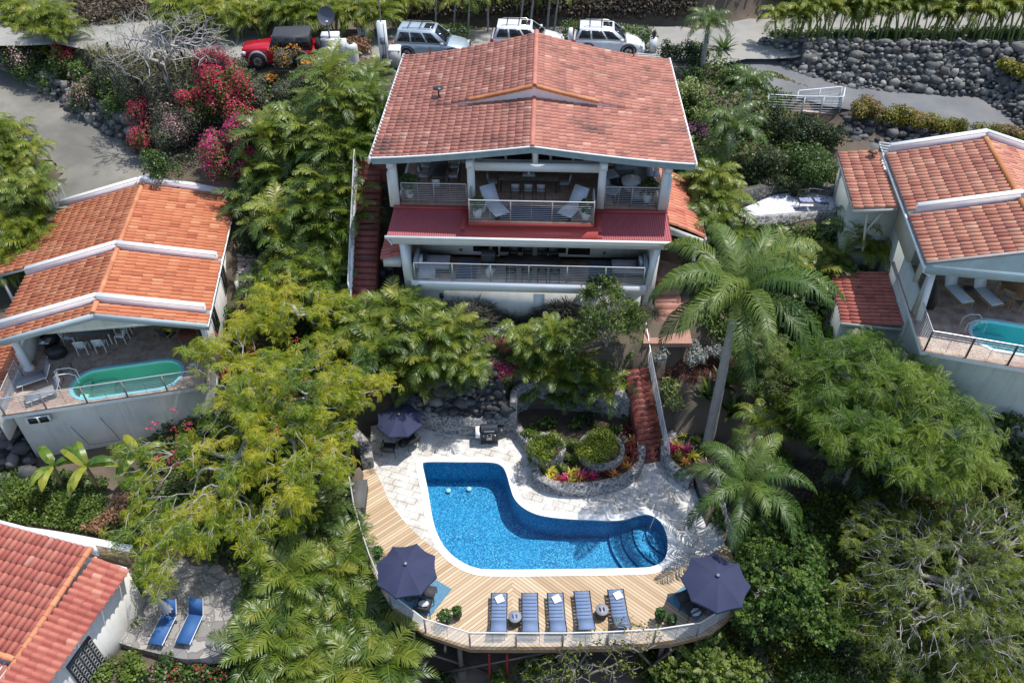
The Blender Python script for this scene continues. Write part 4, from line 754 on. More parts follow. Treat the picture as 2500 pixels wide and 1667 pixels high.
g = G(); q0 = Vector((a[0] - .72, a[1], 0)); q1 = Vector((b[0] - .72, b[1], 0)); g.hexa([tuple(q0 + Vector((x, y, 4))) for x, y in ((0, 0), (.14, 0))] + [tuple(q1 + Vector((x, y, 7))) for x, y in ((.14, 0), (0, 0))], [tuple(q0 + Vector((x, y, a[2] + .35))) for x, y in ((0, 0), (.14, 0))] + [tuple(q1 + Vector((x, y, b[2] + .4))) for x, y in ((.14, 0), (0, 0))])
tag(g.build('stair_wall', WHITE), 'low white wall along the left side of the dark red side steps', 'wall')
rail('stair_railing', 'white railing on the wall beside the dark red side steps', [(a[0] - .65, a[1], a[2] + .35), (b[0] - .65, b[1], b[2] + .4)], .7, 4, 1.2, mp=WHITE)
g = G(); g.prism([(-8.2, 37.0), (-6.4, 37.0), (-6.4, 44), (-8.2, 44)], 8.5, 9.55); tag(g.build('side_path', REDBR), 'dark red brick path beside the upper left wall of the main house', 'path', kind='structure')
def pad(name, L, z, mat, label=None, cat=None, th=.3, kind='structure'):
    g = G(); g.prism(L, z - th, z); return tag(g.build(name, mat), label, cat, kind=kind)
pad('brick_path', [at(*p)[:2] for p in ((1150, 815, 3.9), (1270, 820, 3.9), (1270, 850, 3.9), (1150, 845, 3.9))], 3.9, REDBR, th=1.5)
g = G(); wallring(g, [at(x, y, 4.2)[:2] for x, y in ((1400, 815), (1280, 805), (1150, 795))], .3, 3, 4.35, False); tag(g.build('low_stone_wall', STONE), 'low stone edge between the spiky plants and the brick path below the house', 'stone wall')
pad('brick_path', [at(*p)[:2] for p in ((1575, 790, 4.2), (1680, 790, 4.2), (1690, 840, 4.2), (1570, 840, 4.2))], 4.25, M('pink_pavers', (.38, .21, .16), (.32, .17, .13), 2, .8), th=.25)
stairs('side_steps', 'pinkish tiled steps going down beside the right wall of the main house', (7.9, 30.6, 4.2), (7.75, 33.2, 5.68), 1.3, 8, M('pink_step_tiles', (.40, .20, .15), (.34, .16, .12), 2, .8), base=1)
# right patio with the bench
L = [at(*p)[:2] for p in ((1790, 520, 8), (1890, 478, 8), (1960, 468, 8), (2065, 480, 8), (2062, 522, 8), (1950, 530, 8), (1830, 541, 8))]
pad('garden_patio', L, 8.05, PAVEW, th=1.6)
g = G(); wallring(g, [at(*p)[:2] for p in ((1820, 543, 8), (1950, 533, 8), (2070, 524, 8))], .25, 6.5, 8.2, False); tag(g.build('low_stone_wall', STONE), 'low pale stone kerb along the front of the white garden patio on the right', 'stone wall')
g = G(); wallring(g, sm([at(*p)[:2] for p in ((2075, 450, 8.1), (2040, 478, 8.1), (1990, 470, 8.1), (1930, 465, 8.1), (1860, 478, 8.1), (1800, 490, 8.1))]), -.4, 7, 8.55, False); tag(g.build('curved_stone_wall', stonemat('dark_rubble', [(0, (.07, .07, .07)), (1, (.2, .19, .18))], (.05, .05, .05), 5)), 'low curved stone wall behind the garden bench', 'stone wall')
g = G()
FB = M('pink_bridge_tiles', (.50, .36, .32), (.44, .3, .27), 2, .8)
L = [at(*p) for p in ((1955, 262, 9.3), (2035, 253, 9.5), (2050, 275, 9.5), (1960, 278, 9.3))]; g.prism([p[:2] for p in L], 9.2, 9.42); tag(g.build('entry_ramp', FB), 'small pink tiled entry ramp off the grey driveway', 'ramp', kind='structure')
rail('ramp_railing', 'white railing round the pink tiled ramp beside the driveway', [(*at(*p)[:2], 9.4) for p in ((1868, 275, 9.3), (1955, 280, 9.3), (2048, 277, 9.4), (2052, 255, 9.4))], 1.0, 6, 1.4, mp=WHITE, mh=WHITE)
rail('ramp_railing', 'white railing on the far side of the pink tiled ramp', [(*at(*p)[:2], 9.4) for p in ((1940, 262, 9.4), (2045, 252, 9.4))], 1.0, 6, 1.4, mp=WHITE, mh=WHITE)
# bottom left stone patio and walls
m = stonemat('flagstone_patio', [(0, (.22, .21, .20)), (.5, (.30, .28, .26)), (1, (.42, .39, .36))], (.15, .14, .13), 1.9, .05, .2)
pad('flagstone_patio', sm([at(*p)[:2] for p in ((270, 1560, -.5), (240, 1500, -.5), (290, 1400, -.5), (380, 1345, -.5), (500, 1365, -.5), (590, 1420, -.5), (600, 1500, -.5), (560, 1585, -.5), (480, 1610, -.5), (400, 1600, -.5))], True), -.42, m, th=.6)
g = G(); wallring(g, sm([at(*p)[:2] for p in ((0 - 200, 1272, .55), (0, 1285, .5), (120, 1298, .5), (240, 1322, .4), (330, 1345, .2))]), -.4, -1.6, .5, False); tag(g.build('brown_stone_wall', STONEB), 'brown stone retaining wall between the left garden and the bottom left roof', 'stone wall')
g = G(); wallring(g, sm([at(*p)[:2] for p in ((0 - 200, 1268, .6), (0, 1281, .55), (120, 1294, .55), (240, 1318, .45), (330, 1341, .25))]), -.32, .5, .58, False); tag(g.build('white_wall_cap', WHITE), 'rough white coping on top of the brown stone wall', 'coping')
# ---------------------------------------------------------------- rocks
def rocksrc(seed):
    r = np.random.default_rng(seed); ph = (1 + 5 ** .5) / 2
    V = np.array([(x, y, 0) for x in (-1, 1) for y in (-ph, ph)] + [(0, x, y) for x in (-1, 1) for y in (-ph, ph)] + [(y, 0, x) for x in (-1, 1) for y in (-ph, ph)]) / 1.9
    V = V * r.uniform(.62, 1.25, (12, 1)) + r.normal(0, .07, (12, 3)); V = np.clip(V, -.6, .6) * 1.15; F = []
    from itertools import combinations
    P = np.array([(x, y, 0) for x in (-1, 1) for y in (-ph, ph)] + [(0, x, y) for x in (-1, 1) for y in (-ph, ph)] + [(y, 0, x) for x in (-1, 1) for y in (-ph, ph)])
    for a, b, c in combinations(range(12), 3):
        if all(abs(np.linalg.norm(P[i] - P[j]) - 2) < .01 for i, j in ((a, b), (b, c), (a, c))):
            F.append((a, b, c) if np.dot(np.cross(P[b] - P[a], P[c] - P[a]), P[a]) > 0 else (a, c, b))
    return V, np.array(F)
ROCKS = [rocksrc(i) for i in range(8)]
def addrock(g, p, s, flat=1):
    V, F = ROCKS[rng.integers(8)]; a = rng.uniform(0, 6.28); M_ = np.array([[cos(a), -sin(a), 0], [sin(a), cos(a), 0], [0, 0, 1]]); b = rng.uniform(-.5, .5); B = np.array([[1, 0, 0], [0, cos(b), -sin(b)], [0, sin(b), cos(b)]])
    g.add((V @ B.T @ M_.T) * np.array([s * rng.uniform(.9, 1.5), s, s * flat * rng.uniform(.65, 1)]) * rng.uniform(.8, 1.15, 3) + np.array(p), F, rng.random())
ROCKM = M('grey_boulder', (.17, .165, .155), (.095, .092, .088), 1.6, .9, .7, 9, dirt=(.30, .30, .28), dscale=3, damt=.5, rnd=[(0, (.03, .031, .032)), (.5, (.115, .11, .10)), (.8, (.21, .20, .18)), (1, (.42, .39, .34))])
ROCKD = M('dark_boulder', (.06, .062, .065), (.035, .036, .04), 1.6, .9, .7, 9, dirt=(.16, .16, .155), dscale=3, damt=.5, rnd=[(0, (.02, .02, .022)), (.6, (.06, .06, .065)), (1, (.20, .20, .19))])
def rockwall(name, label, bot, top, s, mat, dens=1.0, back=True, loose=0):
    """boulders stacked on the sloping face between two lines"""
    B = [Vector(p) for p in bot]; T = [Vector(p) for p in top]; g = G(); n = len(B) - 1
    for i in range(n):
        w = ((B[i + 1] - B[i]).length + (T[i + 1] - T[i]).length) / 2; h = ((T[i] - B[i]).length + (T[i + 1] - B[i + 1]).length) / 2
        nx = max(1, int(w / (s * 1.25) * dens)); ny = max(1, int(h / (s * 1.15) * dens))
        for a in range(nx):
            for b in range(ny + 1):
                u = (a + .5 * (b % 2) + rng.uniform(.1, .9) * .6) / nx; v = (b + rng.uniform(-.25, .25)) / max(1, ny); lo = B[i].lerp(B[i + 1], min(1, u)); hi = T[i].lerp(T[i + 1], min(1, u)); p = lo.lerp(hi, max(0, min(1, v)))
                addrock(g, tuple(p), s * rng.choice([.45, .6, .8, 1.0, 1.3], p=[.25, .25, .25, .17, .08]))
                for _ in range(3): q = p + Vector(tuple(rng.normal(0, s * .6, 3) * np.array([1, .3, 1]))); addrock(g, tuple(q), s * rng.uniform(.25, .5))
    if back: g.grid([[tuple(q + Vector((0, 0.05, -.12))) for q in L] for L in (B, T)], r=0)
    return tag(g.build(name, mat), label, 'rock wall')
def A3(*L): return [at(*p) for p in L]
rockwall('boulder_wall', 'tall dark boulder retaining wall above the grey driveway, right of the road', A3((1855, 128, 10.3), (1950, 180, 10), (2060, 212, 9.8), (2200, 225, 9.6), (2400, 235, 9.5), (2440, 262, 9.5), (2520, 330, 9.5)), A3((1852, 95, 11), (1960, 100, 11.4), (2080, 102, 11.6), (2230, 105, 11.8), (2420, 108, 12), (2560, 120, 12), (2640, 180, 12)), .36, ROCKM, 1.0)
rockwall('boulder_wall', 'grey boulder retaining wall between the two roads at the upper left', A3((-10, 160, 8.3), (60, 205, 7.7), (130, 250, 7.3), (200, 300, 7), (270, 345, 6.7), (350, 390, 6.4)), A3((30, 130, 9.2), (110, 180, 8.8), (170, 215, 8.5), (230, 250, 8.3), (300, 285, 8.2), (360, 320, 8)), .5, ROCKM)
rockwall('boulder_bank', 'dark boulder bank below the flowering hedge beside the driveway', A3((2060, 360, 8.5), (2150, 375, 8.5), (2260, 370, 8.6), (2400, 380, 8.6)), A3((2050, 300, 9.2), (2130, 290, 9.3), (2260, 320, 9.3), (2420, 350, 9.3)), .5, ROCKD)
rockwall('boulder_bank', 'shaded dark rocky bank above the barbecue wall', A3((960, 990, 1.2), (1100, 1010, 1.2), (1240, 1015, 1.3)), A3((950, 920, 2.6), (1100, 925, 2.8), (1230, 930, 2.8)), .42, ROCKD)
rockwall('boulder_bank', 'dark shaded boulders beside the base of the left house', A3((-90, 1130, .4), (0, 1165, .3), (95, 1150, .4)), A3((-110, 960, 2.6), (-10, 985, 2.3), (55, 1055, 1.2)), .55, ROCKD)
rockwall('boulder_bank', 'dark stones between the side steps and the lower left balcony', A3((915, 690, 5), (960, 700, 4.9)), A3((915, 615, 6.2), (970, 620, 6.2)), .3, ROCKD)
rockwall('boulder_bank', 'grey rocks half hidden under the red bougainvillea', A3((380, 340, 7.2), (470, 345, 7.2), (560, 330, 7.5)), A3((390, 290, 8.2), (480, 290, 8.2), (570, 270, 8.5)), .4, ROCKM, .8)
g = G(); 
for k in range(30): x, y, z = ray(930 + rng.uniform(-25, 25), 715 + rng.uniform(-20, 20)); g.box(x - .14, x + .14, y - .1, y + .1, z - .05, z + .07, rng.uniform(0, 3))
tag(g.build('flagstones', M('pale_flagstone', (.5, .48, .45), (.38, .33, .29), 2, .9)), 'patch of pale loose paving stones at the foot of the side steps', 'paving', kind='stuff')
g = G()
for k in range(60): x, y, z = ray(610 + rng.uniform(-25, 25), 660 + rng.uniform(-55, 45)); g.box(x - .16, x + .16, y - .12, y + .12, z - .03, z + .09, rng.uniform(0, 3))
tag(g.build('flagstones', M('mixed_flagstone', (.55, .52, .5), (.4, .27, .2), 2, .9)), 'pale and brown paving stones along the right side of the left house', 'paving', kind='stuff')
g = G(); 
L = [at(2230 - 60, 1000 - 20, 3)[:2], at(2500, 1065, 2)[:2]]
for nm, lb, a, b, h in (('retaining_wall', 'pale concrete terrace wall glimpsed under the feathery tree on the right', (1880, 1030, 1.5), (2080, 1105, 1.2), .9), ('retaining_wall', 'long thin pale wall edge below the feathery tree near the right edge', (2290, 1150, .8), (2520, 1200, .6), .5)):
    p, q_ = at(*a), at(*b); g = G(); g.bar((p[0], p[1], p[2] - .6), (q_[0], q_[1], q_[2] - .6), .3, h * 2); tag(g.build(nm, M('weathered_concrete', (.38, .37, .35), (.28, .27, .25), 1, .9, dirt=(.15, .14, .12))), lb, 'wall')
g = G(); p = at(2230, -25, 12.6); g.box(21, 40, 55.6, 55.9, 11, 13.4); tag(g.build('concrete_wall', M('grey_concrete', (.26, .25, .24), (.2, .19, .18), .8, .9, dirt=(.12, .11, .1))), 'plain grey concrete wall behind the palms at the top right', 'wall')
g = G(); g.box(-1.2, 1.2, 0, .3, 0, .25); 

# ---------------------------------------------------------------- furniture
def legs(T, pts, mat, r=.018, n=6):
    for a, b in pts: g = G(); g.tube([a, b], r, n); g.build('leg', mat, T)
def softbox(g, x0, x1, y0, y1, z0, z1, c=.03, r=None):
    """cushion with chamfered rim"""
    P = lambda i, z: [(x0 + i, y0 + i, z), (x1 - i, y0 + i, z), (x1 - i, y1 - i, z), (x0 + i, y1 - i, z)]
    R = [P(c, z0), P(0, z0 + c), P(0, z1 - c), P(c, z1)]; V = [p for q in R for p in q]; F = [(i * 4 + j, i * 4 + (j + 1) % 4, (i + 1) * 4 + (j + 1) % 4, (i + 1) * 4 + j) for i in range(3) for j in range(4)] + [(3, 2, 1, 0), (12, 13, 14, 15)]
    return g.add(V, F, r)
def tiltpad(g, a, b, w, th):
    """flat pad from a to b (x=0 plane), width w"""
    a = Vector(a); b = Vector(b); d = (b - a).normalized(); n = Vector((0, -d.z, d.y)) * th
    P = []
    for p in (a, b): P += [tuple(p + Vector((x, 0, 0)) + n * k) for x, k in ((-w / 2, 0), (w / 2, 0), (w / 2, 1), (-w / 2, 1))]
    g.add(P, [(0, 1, 2, 3), (7, 6, 5, 4), (0, 4, 5, 1), (1, 5, 6, 2), (2, 6, 7, 3), (3, 7, 4, 0)])
# pool sun lounger: head towards -y
def mk_lounger():
    T = thing('sun_lounger', '', 'sun lounger', group='blue sun loungers in a row on the timber deck')
    g = G(); [g.bar((x, -.95, .30), (x, .95, .30), .04, .06) for x in (-.33, .33)]; [g.bar((-.33, y, .30), (.33, y, .30), .03) for y in (-.93, -.3, .93)]; g.bar((-.34, -.35, .31), (-.34, -.98, .62), .035); g.bar((.34, -.35, .31), (.34, -.98, .62), .035); g.build('frame', CHAR, T)
    g = G(); ys = np.linspace(-.34, .92, 9)
    for a, b in zip(ys[:-1], ys[1:]): g.hexa([(-.31, a + .01, .32), (.31, a + .01, .32), (.31, b - .01, .32), (-.31, b - .01, .32)], [(-.30, a + .015, .345), (.30, a + .015, .345), (.30, b - .015, .345), (-.30, b - .015, .345)])
    g.build('seat_sling', BLUEF, T)
    g = G(); tiltpad(g, (0, -.98, .62), (0, -.36, .33), .62, .045); g.build('backrest', BLUEF, T)
    legs(T, [((x, y, 0), (x, y, .3)) for x in (-.33, .33) for y in (-.8, .8)], CHAR); return T
PR = Proto(mk_lounger)
LX = [(1218, 'leftmost blue lounger in the deck row, a white towel at its foot'), (1294, 'second blue lounger from the left, just right of a round side table'), (1359, 'middle blue lounger of the five, a white towel at its foot'), (1426, 'fourth blue lounger from the left, just left of the second side table'), (1511, 'rightmost blue lounger, partly behind thin twigs, a towel at its foot')]
for i, (px, lb) in enumerate(LX):
    x, y, _ = at(px, 1496 - (i > 2) * (5 + 4 * (i > 3)), .35); PR.put((x, y, .004), radians((0, 0, 1.5, 2.5, 3.5)[i]), lb)
    if i in (0, 2, 4): g = G(); softbox(g, -.17, .17, -.17, .17, 0, .045, .015); tag(g.build('folded_towel', TOWEL, loc=(x + .02, y + .62, .372), rz=radians(25)), 'white folded towel lying askew on the %s lounger' % ('leftmost', '', 'middle', '', 'rightmost')[i], 'towel')
def mk_drum():
    T = thing('side_table', '', 'side table'); g = G(); g.lathe([(.22, 0), (.27, .2), (.24, .42), (.25, .45)], 20); g.build('body', M('dark_wicker', (.05, .045, .04), (.08, .07, .06), 30, .8, .5, 60), T); g = G(); g.lathe([(.27, .45), (.27, .48), (0, .48)], 24); g.build('tabletop', M('grey_top', (.3, .3, .32), None, 4, .4), T); return T
PR = Proto(mk_drum)
for (px, py), lb in (((1257, 1504), 'round dark side table with blue flip flops between the first two loungers'), ((1470, 1487), 'round dark side table with dark flip flops left of the rightmost lounger')):
    x, y, _ = at(px, py, .48); PR.put((x, y, .004), 0, lb, group='round side tables on the deck')
    for k, dx in enumerate((-.08, .07)):
        g = G(); g.lathe([(.01, 0), (.04, 0), (.04, .02), (0, .02)], 10, (0, 0), sy=2.6); tag(g.build('flip_flop', (BLUES if px < 1300 else NAVY), loc=(x + dx, y, .484), rz=.2 - dx), '%s flip flop of the pair on the %s round deck table' % (('left', 'right')[k], 'left' if px < 1300 else 'right'), 'flip flop')
# parasols
def mk_parasol(R=1.3, hgt=2.35):
    T = thing('parasol', '', 'parasol')
    g = G(); r8 = [(R * cos(pi / 8 + k * pi / 4), R * sin(pi / 8 + k * pi / 4)) for k in range(8)]
    for k in range(8):
        a = Vector((*r8[k], hgt - .42)); b = Vector((*r8[(k + 1) % 8], hgt - .42)); c = Vector((0, 0, hgt)); rows = []
        for s in np.linspace(0, 1, 6):
            row = []
            for u in np.linspace(0, 1, 5): p = c.lerp(a.lerp(b, u), s); row.append((p.x * (1 - .05 * sin(pi * u) * s), p.y * (1 - .05 * sin(pi * u) * s), p.z - .05 * sin(pi * u) * s * s + .05 * sin(pi * s)))
            rows.append(row)
        g.grid(rows, r=.5)
        g.grid([[(rows[5][i][0], rows[5][i][1], rows[5][i][2] - d) for i in range(5)] for d in (0, .1)], r=.5)
    g.build('canopy', NAVY, T)
    g = G(); g.tube([(0, 0, 0), (0, 0, hgt + .04)], .025, 8); g.build('pole', CHAR, T); g = G(); g.lathe([(.0, hgt + .12), (.05, hgt + .1), (.09, hgt + .05), (.05, hgt + .02)], 12); g.build('finial', STEEL, T)
    g = G(); [g.tube([(0, 0, hgt - .02), (x * .98, y * .98, hgt - .45)], .01, 4) for x, y in r8]; g.build('ribs', CHAR, T)
    g = G(); g.lathe([(.28, 0), (.28, .06), (.06, .1), (.05, .3)], 16); g.build('base', CHAR, T); return T
PR = Proto(mk_parasol)
for px, py, R_, rz, lb in ((990, 1377, 1.0, .15, 'navy blue parasol over woven chairs at the left corner of the timber deck'), (1752, 1405, 1.06, .25, 'navy blue parasol dappled with palm shade at the right corner of the timber deck'), (974, 1012, .9, .05, 'navy blue parasol over the round table at the back left of the terrace')):
    x, y, _ = at(px, py, 2.35 * R_); PR.put((x, y, .01), rz, lb, sc=R_, group='navy parasols round the pool')
# woven chairs, ottoman
WEAVE = M('dark_weave', (.03, .03, .033), (.055, .055, .06), 40, .7, .5, 80)
def mk_armchair():
    T = thing('armchair', '', 'armchair'); g = G(); g.box(-.3, .3, -.28, .3, .38, .44); g.build('seat', WEAVE, T); g = G(); tiltpad(g, (0, .29, .44), (0, .42, .85), .58, .04); g.build('backrest', WEAVE, T)
    g = G(); [g.tube([(x, -.28, 0), (x, -.28, .62), (x, .38, .66)], .02, 6) for x in (-.33, .33)]; g.build('armrests', BLK, T); legs(T, [((x, .3, 0), (x, .3, .6)) for x in (-.33, .33)], BLK); return T
def mk_stool():
    T = thing('ottoman', '', 'ottoman'); g = G(); g.box(-.3, .3, -.25, .25, .34, .40); g.build('seat', WEAVE, T); legs(T, [((x, y, 0), (x, y, .34)) for x in (-.28, .28) for y in (-.23, .23)], BLK); return T
PC = Proto(mk_armchair); PS = Proto(mk_stool)
def pill(px, py, z, lb, mat, rz=0, s=.2): x, y, _ = at(px, py, z); g = G(); g.lathe([(0, -.07), (s * .8, -.05), (s, 0), (s * .8, .05), (0, .07)], 8, sx=1.2, sy=.85); tag(g.build('cushion', mat, loc=(x, y, z), rz=rz, smooth=True), lb, 'cushion')
for px, py, rz, lb, P_ in ((1035, 1476, pi - .2, 'dark woven armchair with a cushion near the left deck parasol', PC), (1046, 1441, -.2, 'dark woven ottoman partly under the left deck parasol', PS), (1688, 1483, pi + .45, 'dark woven armchair with a pillow near the right deck parasol', PC), (1670, 1455, .45, 'dark woven ottoman beside the right deck parasol', PS),
    (950, 1092, pi - .1, 'black metal chair on the left of the round table under the upper parasol', PC), (1003, 1073, pi + .6, 'black metal chair on the right of the round table under the upper parasol', PC)):
    x, y, _ = at(px, py, .42); P_.put((x, y, .006), rz, lb)
pill(1034, 1473, .53, 'small grey pillow on the left deck armchair', CUSHL); pill(1699, 1493, .53, 'small grey pillow on the right deck armchair', CUSHL, .5)
T = thing('round_table', 'round black table under the parasol by the stone wall', 'table', at(972, 1060, .0)); g = G(); g.lathe([(0, .68), (.6, .68), (.6, .72), (0, .72)], 28); g.build('tabletop', BLK, T); g = G(); g.lathe([(.3, 0), (.28, .05), (.05, .08), (.05, .68)], 12); g.build('pedestal', BLK, T)
T = thing('round_table', 'small dark round table under the right deck parasol', 'table', at(1730, 1480, .0)); g = G(); g.lathe([(0, .5), (.3, .5), (.3, .54), (0, .54)], 20); g.build('tabletop', BLK, T); g = G(); g.lathe([(.2, 0), (.18, .05), (.05, .08), (.05, .5)], 12); g.build('pedestal', BLK, T)
def rug(name, L, z, mat, lb): g = G(); g.prism(L, z, z + .012); tag(g.build(name, mat), lb, 'rug')
rug('rug', [at(*p, 0)[:2] for p in ((1103, 1438), (1050, 1505), (950, 1470), (1010, 1382))], .008, RUGB, 'blue rug under the left deck parasol and its chairs')
rug('rug', [at(*p, 0)[:2] for p in ((1625, 1465), (1690, 1415), (1780, 1450), (1700, 1515))], .008, RUGB, 'blue rug under the right deck parasol and its chairs')
# potted plants on deck
POT = M('dark_wicker_pot', (.035, .03, .028), (.06, .05, .045), 30, .8, .5, 60)
LGREEN = leafmat('fresh_green_leaves', [(0, (.02, .05, .012)), (.5, (.05, .12, .02)), (1, (.12, .22, .04))])
def leaves(g, C, n, r, size, up=.3, spread=.5, aspect=.45, rr=(0, 1), seedn=None):
    """n rhombic folded leaves on and inside ellipsoid shells; C (k,3), r (k,) or (k,3)"""
    C = np.asarray(C, float).reshape(-1, 3); r = np.asarray(r, float); r = np.broadcast_to(r if r.ndim > 1 else r.reshape(-1, 1), (len(C), 3)); vol = r[:, 0] ** 2; k = rng.choice(len(C), n, p=vol / vol.sum())
    d = rng.normal(size=(n, 3)); d[:, 2] += up; d /= np.linalg.norm(d, axis=1)[:, None]; rad = rng.uniform(0, 1, n) ** .35; p = C[k] + d * r[k] * rad[:, None]
    nrm = d * .9 + rng.normal(size=(n, 3)) * spread + (0, 0, .35); nrm /= np.linalg.norm(nrm, axis=1)[:, None]
    a = np.cross(nrm, rng.normal(size=(n, 3))); a /= np.linalg.norm(a, axis=1)[:, None]; b = np.cross(nrm, a); s = size * rng.uniform(.6, 1.3, n)[:, None]
    V = np.stack([p - a * s * .5, p - b * s * aspect + nrm * s * .12, p + a * s * .55 - nrm * s * .1, p + b * s * aspect + nrm * s * .12], 1).reshape(-1, 3); i = np.arange(n)[:, None] * 4
    R = np.clip(rng.uniform(rr[0], rr[1], n) * .55 + .45 * (rng.random(len(C))[k]), 0, 1); return g.add(V, i + np.array([[0, 1, 2, 3]]), R)
def mk_pot(lv=LGREEN, pot=POT, h=.45, r=.17, bush=.24, n=160, sz=.13, name='potted_plant'):
    T = thing(name, '', 'potted plant'); g = G(); g.lathe([(r * .75, 0), (r * 1.15, h * .5), (r, h), (r * .85, h), (r * .8, h * .85), (0, h * .85)], 16); g.build('pot', pot, T); g = G(); leaves(g, [(0, 0, h + bush * .5)], n, bush, sz, 1); g.build('foliage', lv, T); return T
for px, py, bu, lb in ((1087, 1512, .34, 'leafy green potted plant at the left front of the deck'), (1116, 1494, .2, 'dark wicker pot with a small plant left of the loungers'), (1612, 1503, .26, 'dark wicker pot with a green plant right of the loungers'), (1640, 1516, .2, 'small potted plant by the railing at the right front of the deck'), (922, 1352, .25, 'potted plant on the left edge of the deck behind the parasol')):
    x, y, _ = at(px, py, .4); r_ = mk_pot(bush=bu); r_['label'] = lb; r_.location = (x, y, .006)
# storage boxes, barbecue
def mk_box(nm, lb, px, py, w, d, h, rz):
    T = thing(nm, lb, 'storage box', (*at(px, py, 0)[:2], .006), rz); m_ = M('ribbed_grey_plastic', (.06, .058, .06), (.085, .08, .08), 10, .6); g = G(); g.box(-w / 2, w / 2, -d / 2, d / 2, 0, h)
    for k in range(int(w / .06)): g.box(-w / 2 + k * .06, -w / 2 + k * .06 + .035, -d / 2 - .012, d / 2 + .012, .03, h - .03)
    g.build('body', m_, T); g = G(); g.box(-w / 2 - .03, w / 2 + .03, -d / 2 - .03, d / 2 + .03, h, h + .04)
    for k in range(int(d / .06)): g.box(-w / 2, w / 2, -d / 2 + k * .06, -d / 2 + k * .06 + .03, h + .04, h + .05)
    g.build('lid', M('ribbed_grey_lid', (.13, .125, .12), (.10, .10, .10), 10, .6), T)
mk_box('storage_box', 'dark ribbed storage box at the left edge of the deck', 876, 1225, .75, 1.55, .6, .04); mk_box('storage_box', 'grey ribbed storage box at the right edge of the terrace under the palm', 1722, 1212, .75, 1.5, .6, .12)
T = thing('barbecue', 'black gas barbecue with a white towel before the stone wall', 'barbecue', (*at(1195, 1075, 0)[:2], 0), .05)
g = G(); g.box(-.42, .42, -.27, .27, .1, .82); g.build('cabinet', BLK, T)
g = G(); a_ = np.linspace(0, pi, 9); g.grid([[(x, .27 * cos(a), .86 + .27 * sin(a)) for a in a_] for x in (-.4, .4)]); 
for x, fl in ((-.4, 0), (.4, 1)): g.add([(x, .27 * cos(a), .86 + .27 * sin(a)) for a in a_] + [(x, 0, .86)], [((i, i + 1, 9) if not fl else (i + 1, i, 9)) for i in range(8)])
g.build('hood', M('grill_hood', (.035, .04, .05), None, 4, .25), T)
g = G(); g.tube([(-.25, -.3, 1.0), (.25, -.3, 1.0)], .018, 8); g.build('handle', STEEL, T); g = G(); g.box(-.42, .42, -.33, -.26, .68, .8); g.build('control_panel', CHAR, T)
for x in (-.28, -.1, .1, .28): g = G(); g.lathe([(.035, 0), (.035, .04), (0, .05)], 10); o = g.build('knob', STEEL, T); o.location = (x, -.33, .74); o.rotation_euler = (pi / 2, 0, 0)
for x in (-.7, .44): g = G(); g.box(x, x + .28, -.25, .25, .8, .83); g.build('side_shelf', CHAR, T)
g = G(); g.box(-.15, .12, -.285, -.272, .35, .58); g.build('door_plate', M('grey_label', (.5, .5, .5)), T)
for x in (-.38, .38): g = G(); g.bar((x, -.2, .1), (x, -.2, 0), .07); g.build('foot', CHAR, T)
g = G(); P0 = at(1195, 1075, 0); g.box(-.68, -.46, -.27, .22, .835, .86); g.box(-.68, -.46, -.29, -.27, .55, .86); tag(g.build('towel', TOWEL, loc=(P0[0], P0[1], 0), rz=.05), 'white patterned towel over the left shelf of the barbecue', 'towel')

# ---- dining furniture
def mk_chair(frame, pad, slat=False, arms=False, name='chair', cat='chair'):
    T = thing(name, '', cat); g = G()
    if slat: [g.box(-.22, .22, y, y + .06, .43, .455) for y in (-.22, -.14, -.06, .02, .10, .17)]
    else: softbox(g, -.23, .23, -.23, .23, .43, .48, .02)
    g.build('seat', pad, T); g = G()
    if slat: [g.hexa([(-.2, .24 + .02 * k, .55 + k * .09), (.2, .24 + .02 * k, .55 + k * .09), (.2, .26 + .02 * k, .55 + k * .09), (-.2, .26 + .02 * k, .55 + k * .09)], [(-.2, .25 + .02 * k, .61 + k * .09), (.2, .25 + .02 * k, .61 + k * .09), (.2, .27 + .02 * k, .61 + k * .09), (-.2, .27 + .02 * k, .61 + k * .09)]) for k in range(4)]
    else: tiltpad(g, (0, .23, .52), (0, .31, .88), .44, .035)
    g.build('backrest', pad, T); legs(T, [((x, -.22, 0), (x, -.22, .45)) for x in (-.22, .22)] + [((x, .27, 0), (x, .24, .45)) for x in (-.22, .22)], frame, .02)
    g = G(); [g.tube([(x, .24, .45), (x, .34, .92)], .02, 6) for x in (-.22, .22)]; g.tube([(-.22, .34, .92), (.22, .34, .92)], .018, 6)
    if arms: [g.tube([(x, -.22, .45), (x, -.22, .66), (x, .28, .68)], .018, 6) for x in (-.25, .25)]
    g.build('frame', frame, T); return T
def mk_table(lb, loc, rz, L, Wd, h, top, leg, slats=0, name='dining_table'):
    T = thing(name, lb, 'table', loc, rz); g = G()
    if slats:
        n = slats; [g.box(-L / 2 + L * k / n, -L / 2 + L * (k + .88) / n, -Wd / 2, Wd / 2, h - .04, h) for k in range(n)]; g.box(-L / 2, L / 2, -Wd / 2 + .02, Wd / 2 - .02, h - .07, h - .041)
    else: g.box(-L / 2, L / 2, -Wd / 2, Wd / 2, h - .05, h)
    g.build('tabletop', top, T); legs(T, [((x, y, 0), (x, y, h - .05)) for x in (-L / 2 + .1, L / 2 - .1) for y in (-Wd / 2 + .08, Wd / 2 - .08)], leg, .035); return T
def fl(px, py, z, h=0): x, y, _ = at(px, py, z + h); return (x, y, z + .002)
ZU = 9.6
P_ = fl(1072, 404, ZU, .75); mk_table('black dining table in the shade of the upper left balcony', P_, MHF[1] + pi / 2, 1.9, .8, .75, BLK, BLK)
PB = Proto(lambda: mk_chair(BLK, CUSHL, arms=True)); ux, uy = cos(MHF[1]), sin(MHF[1])
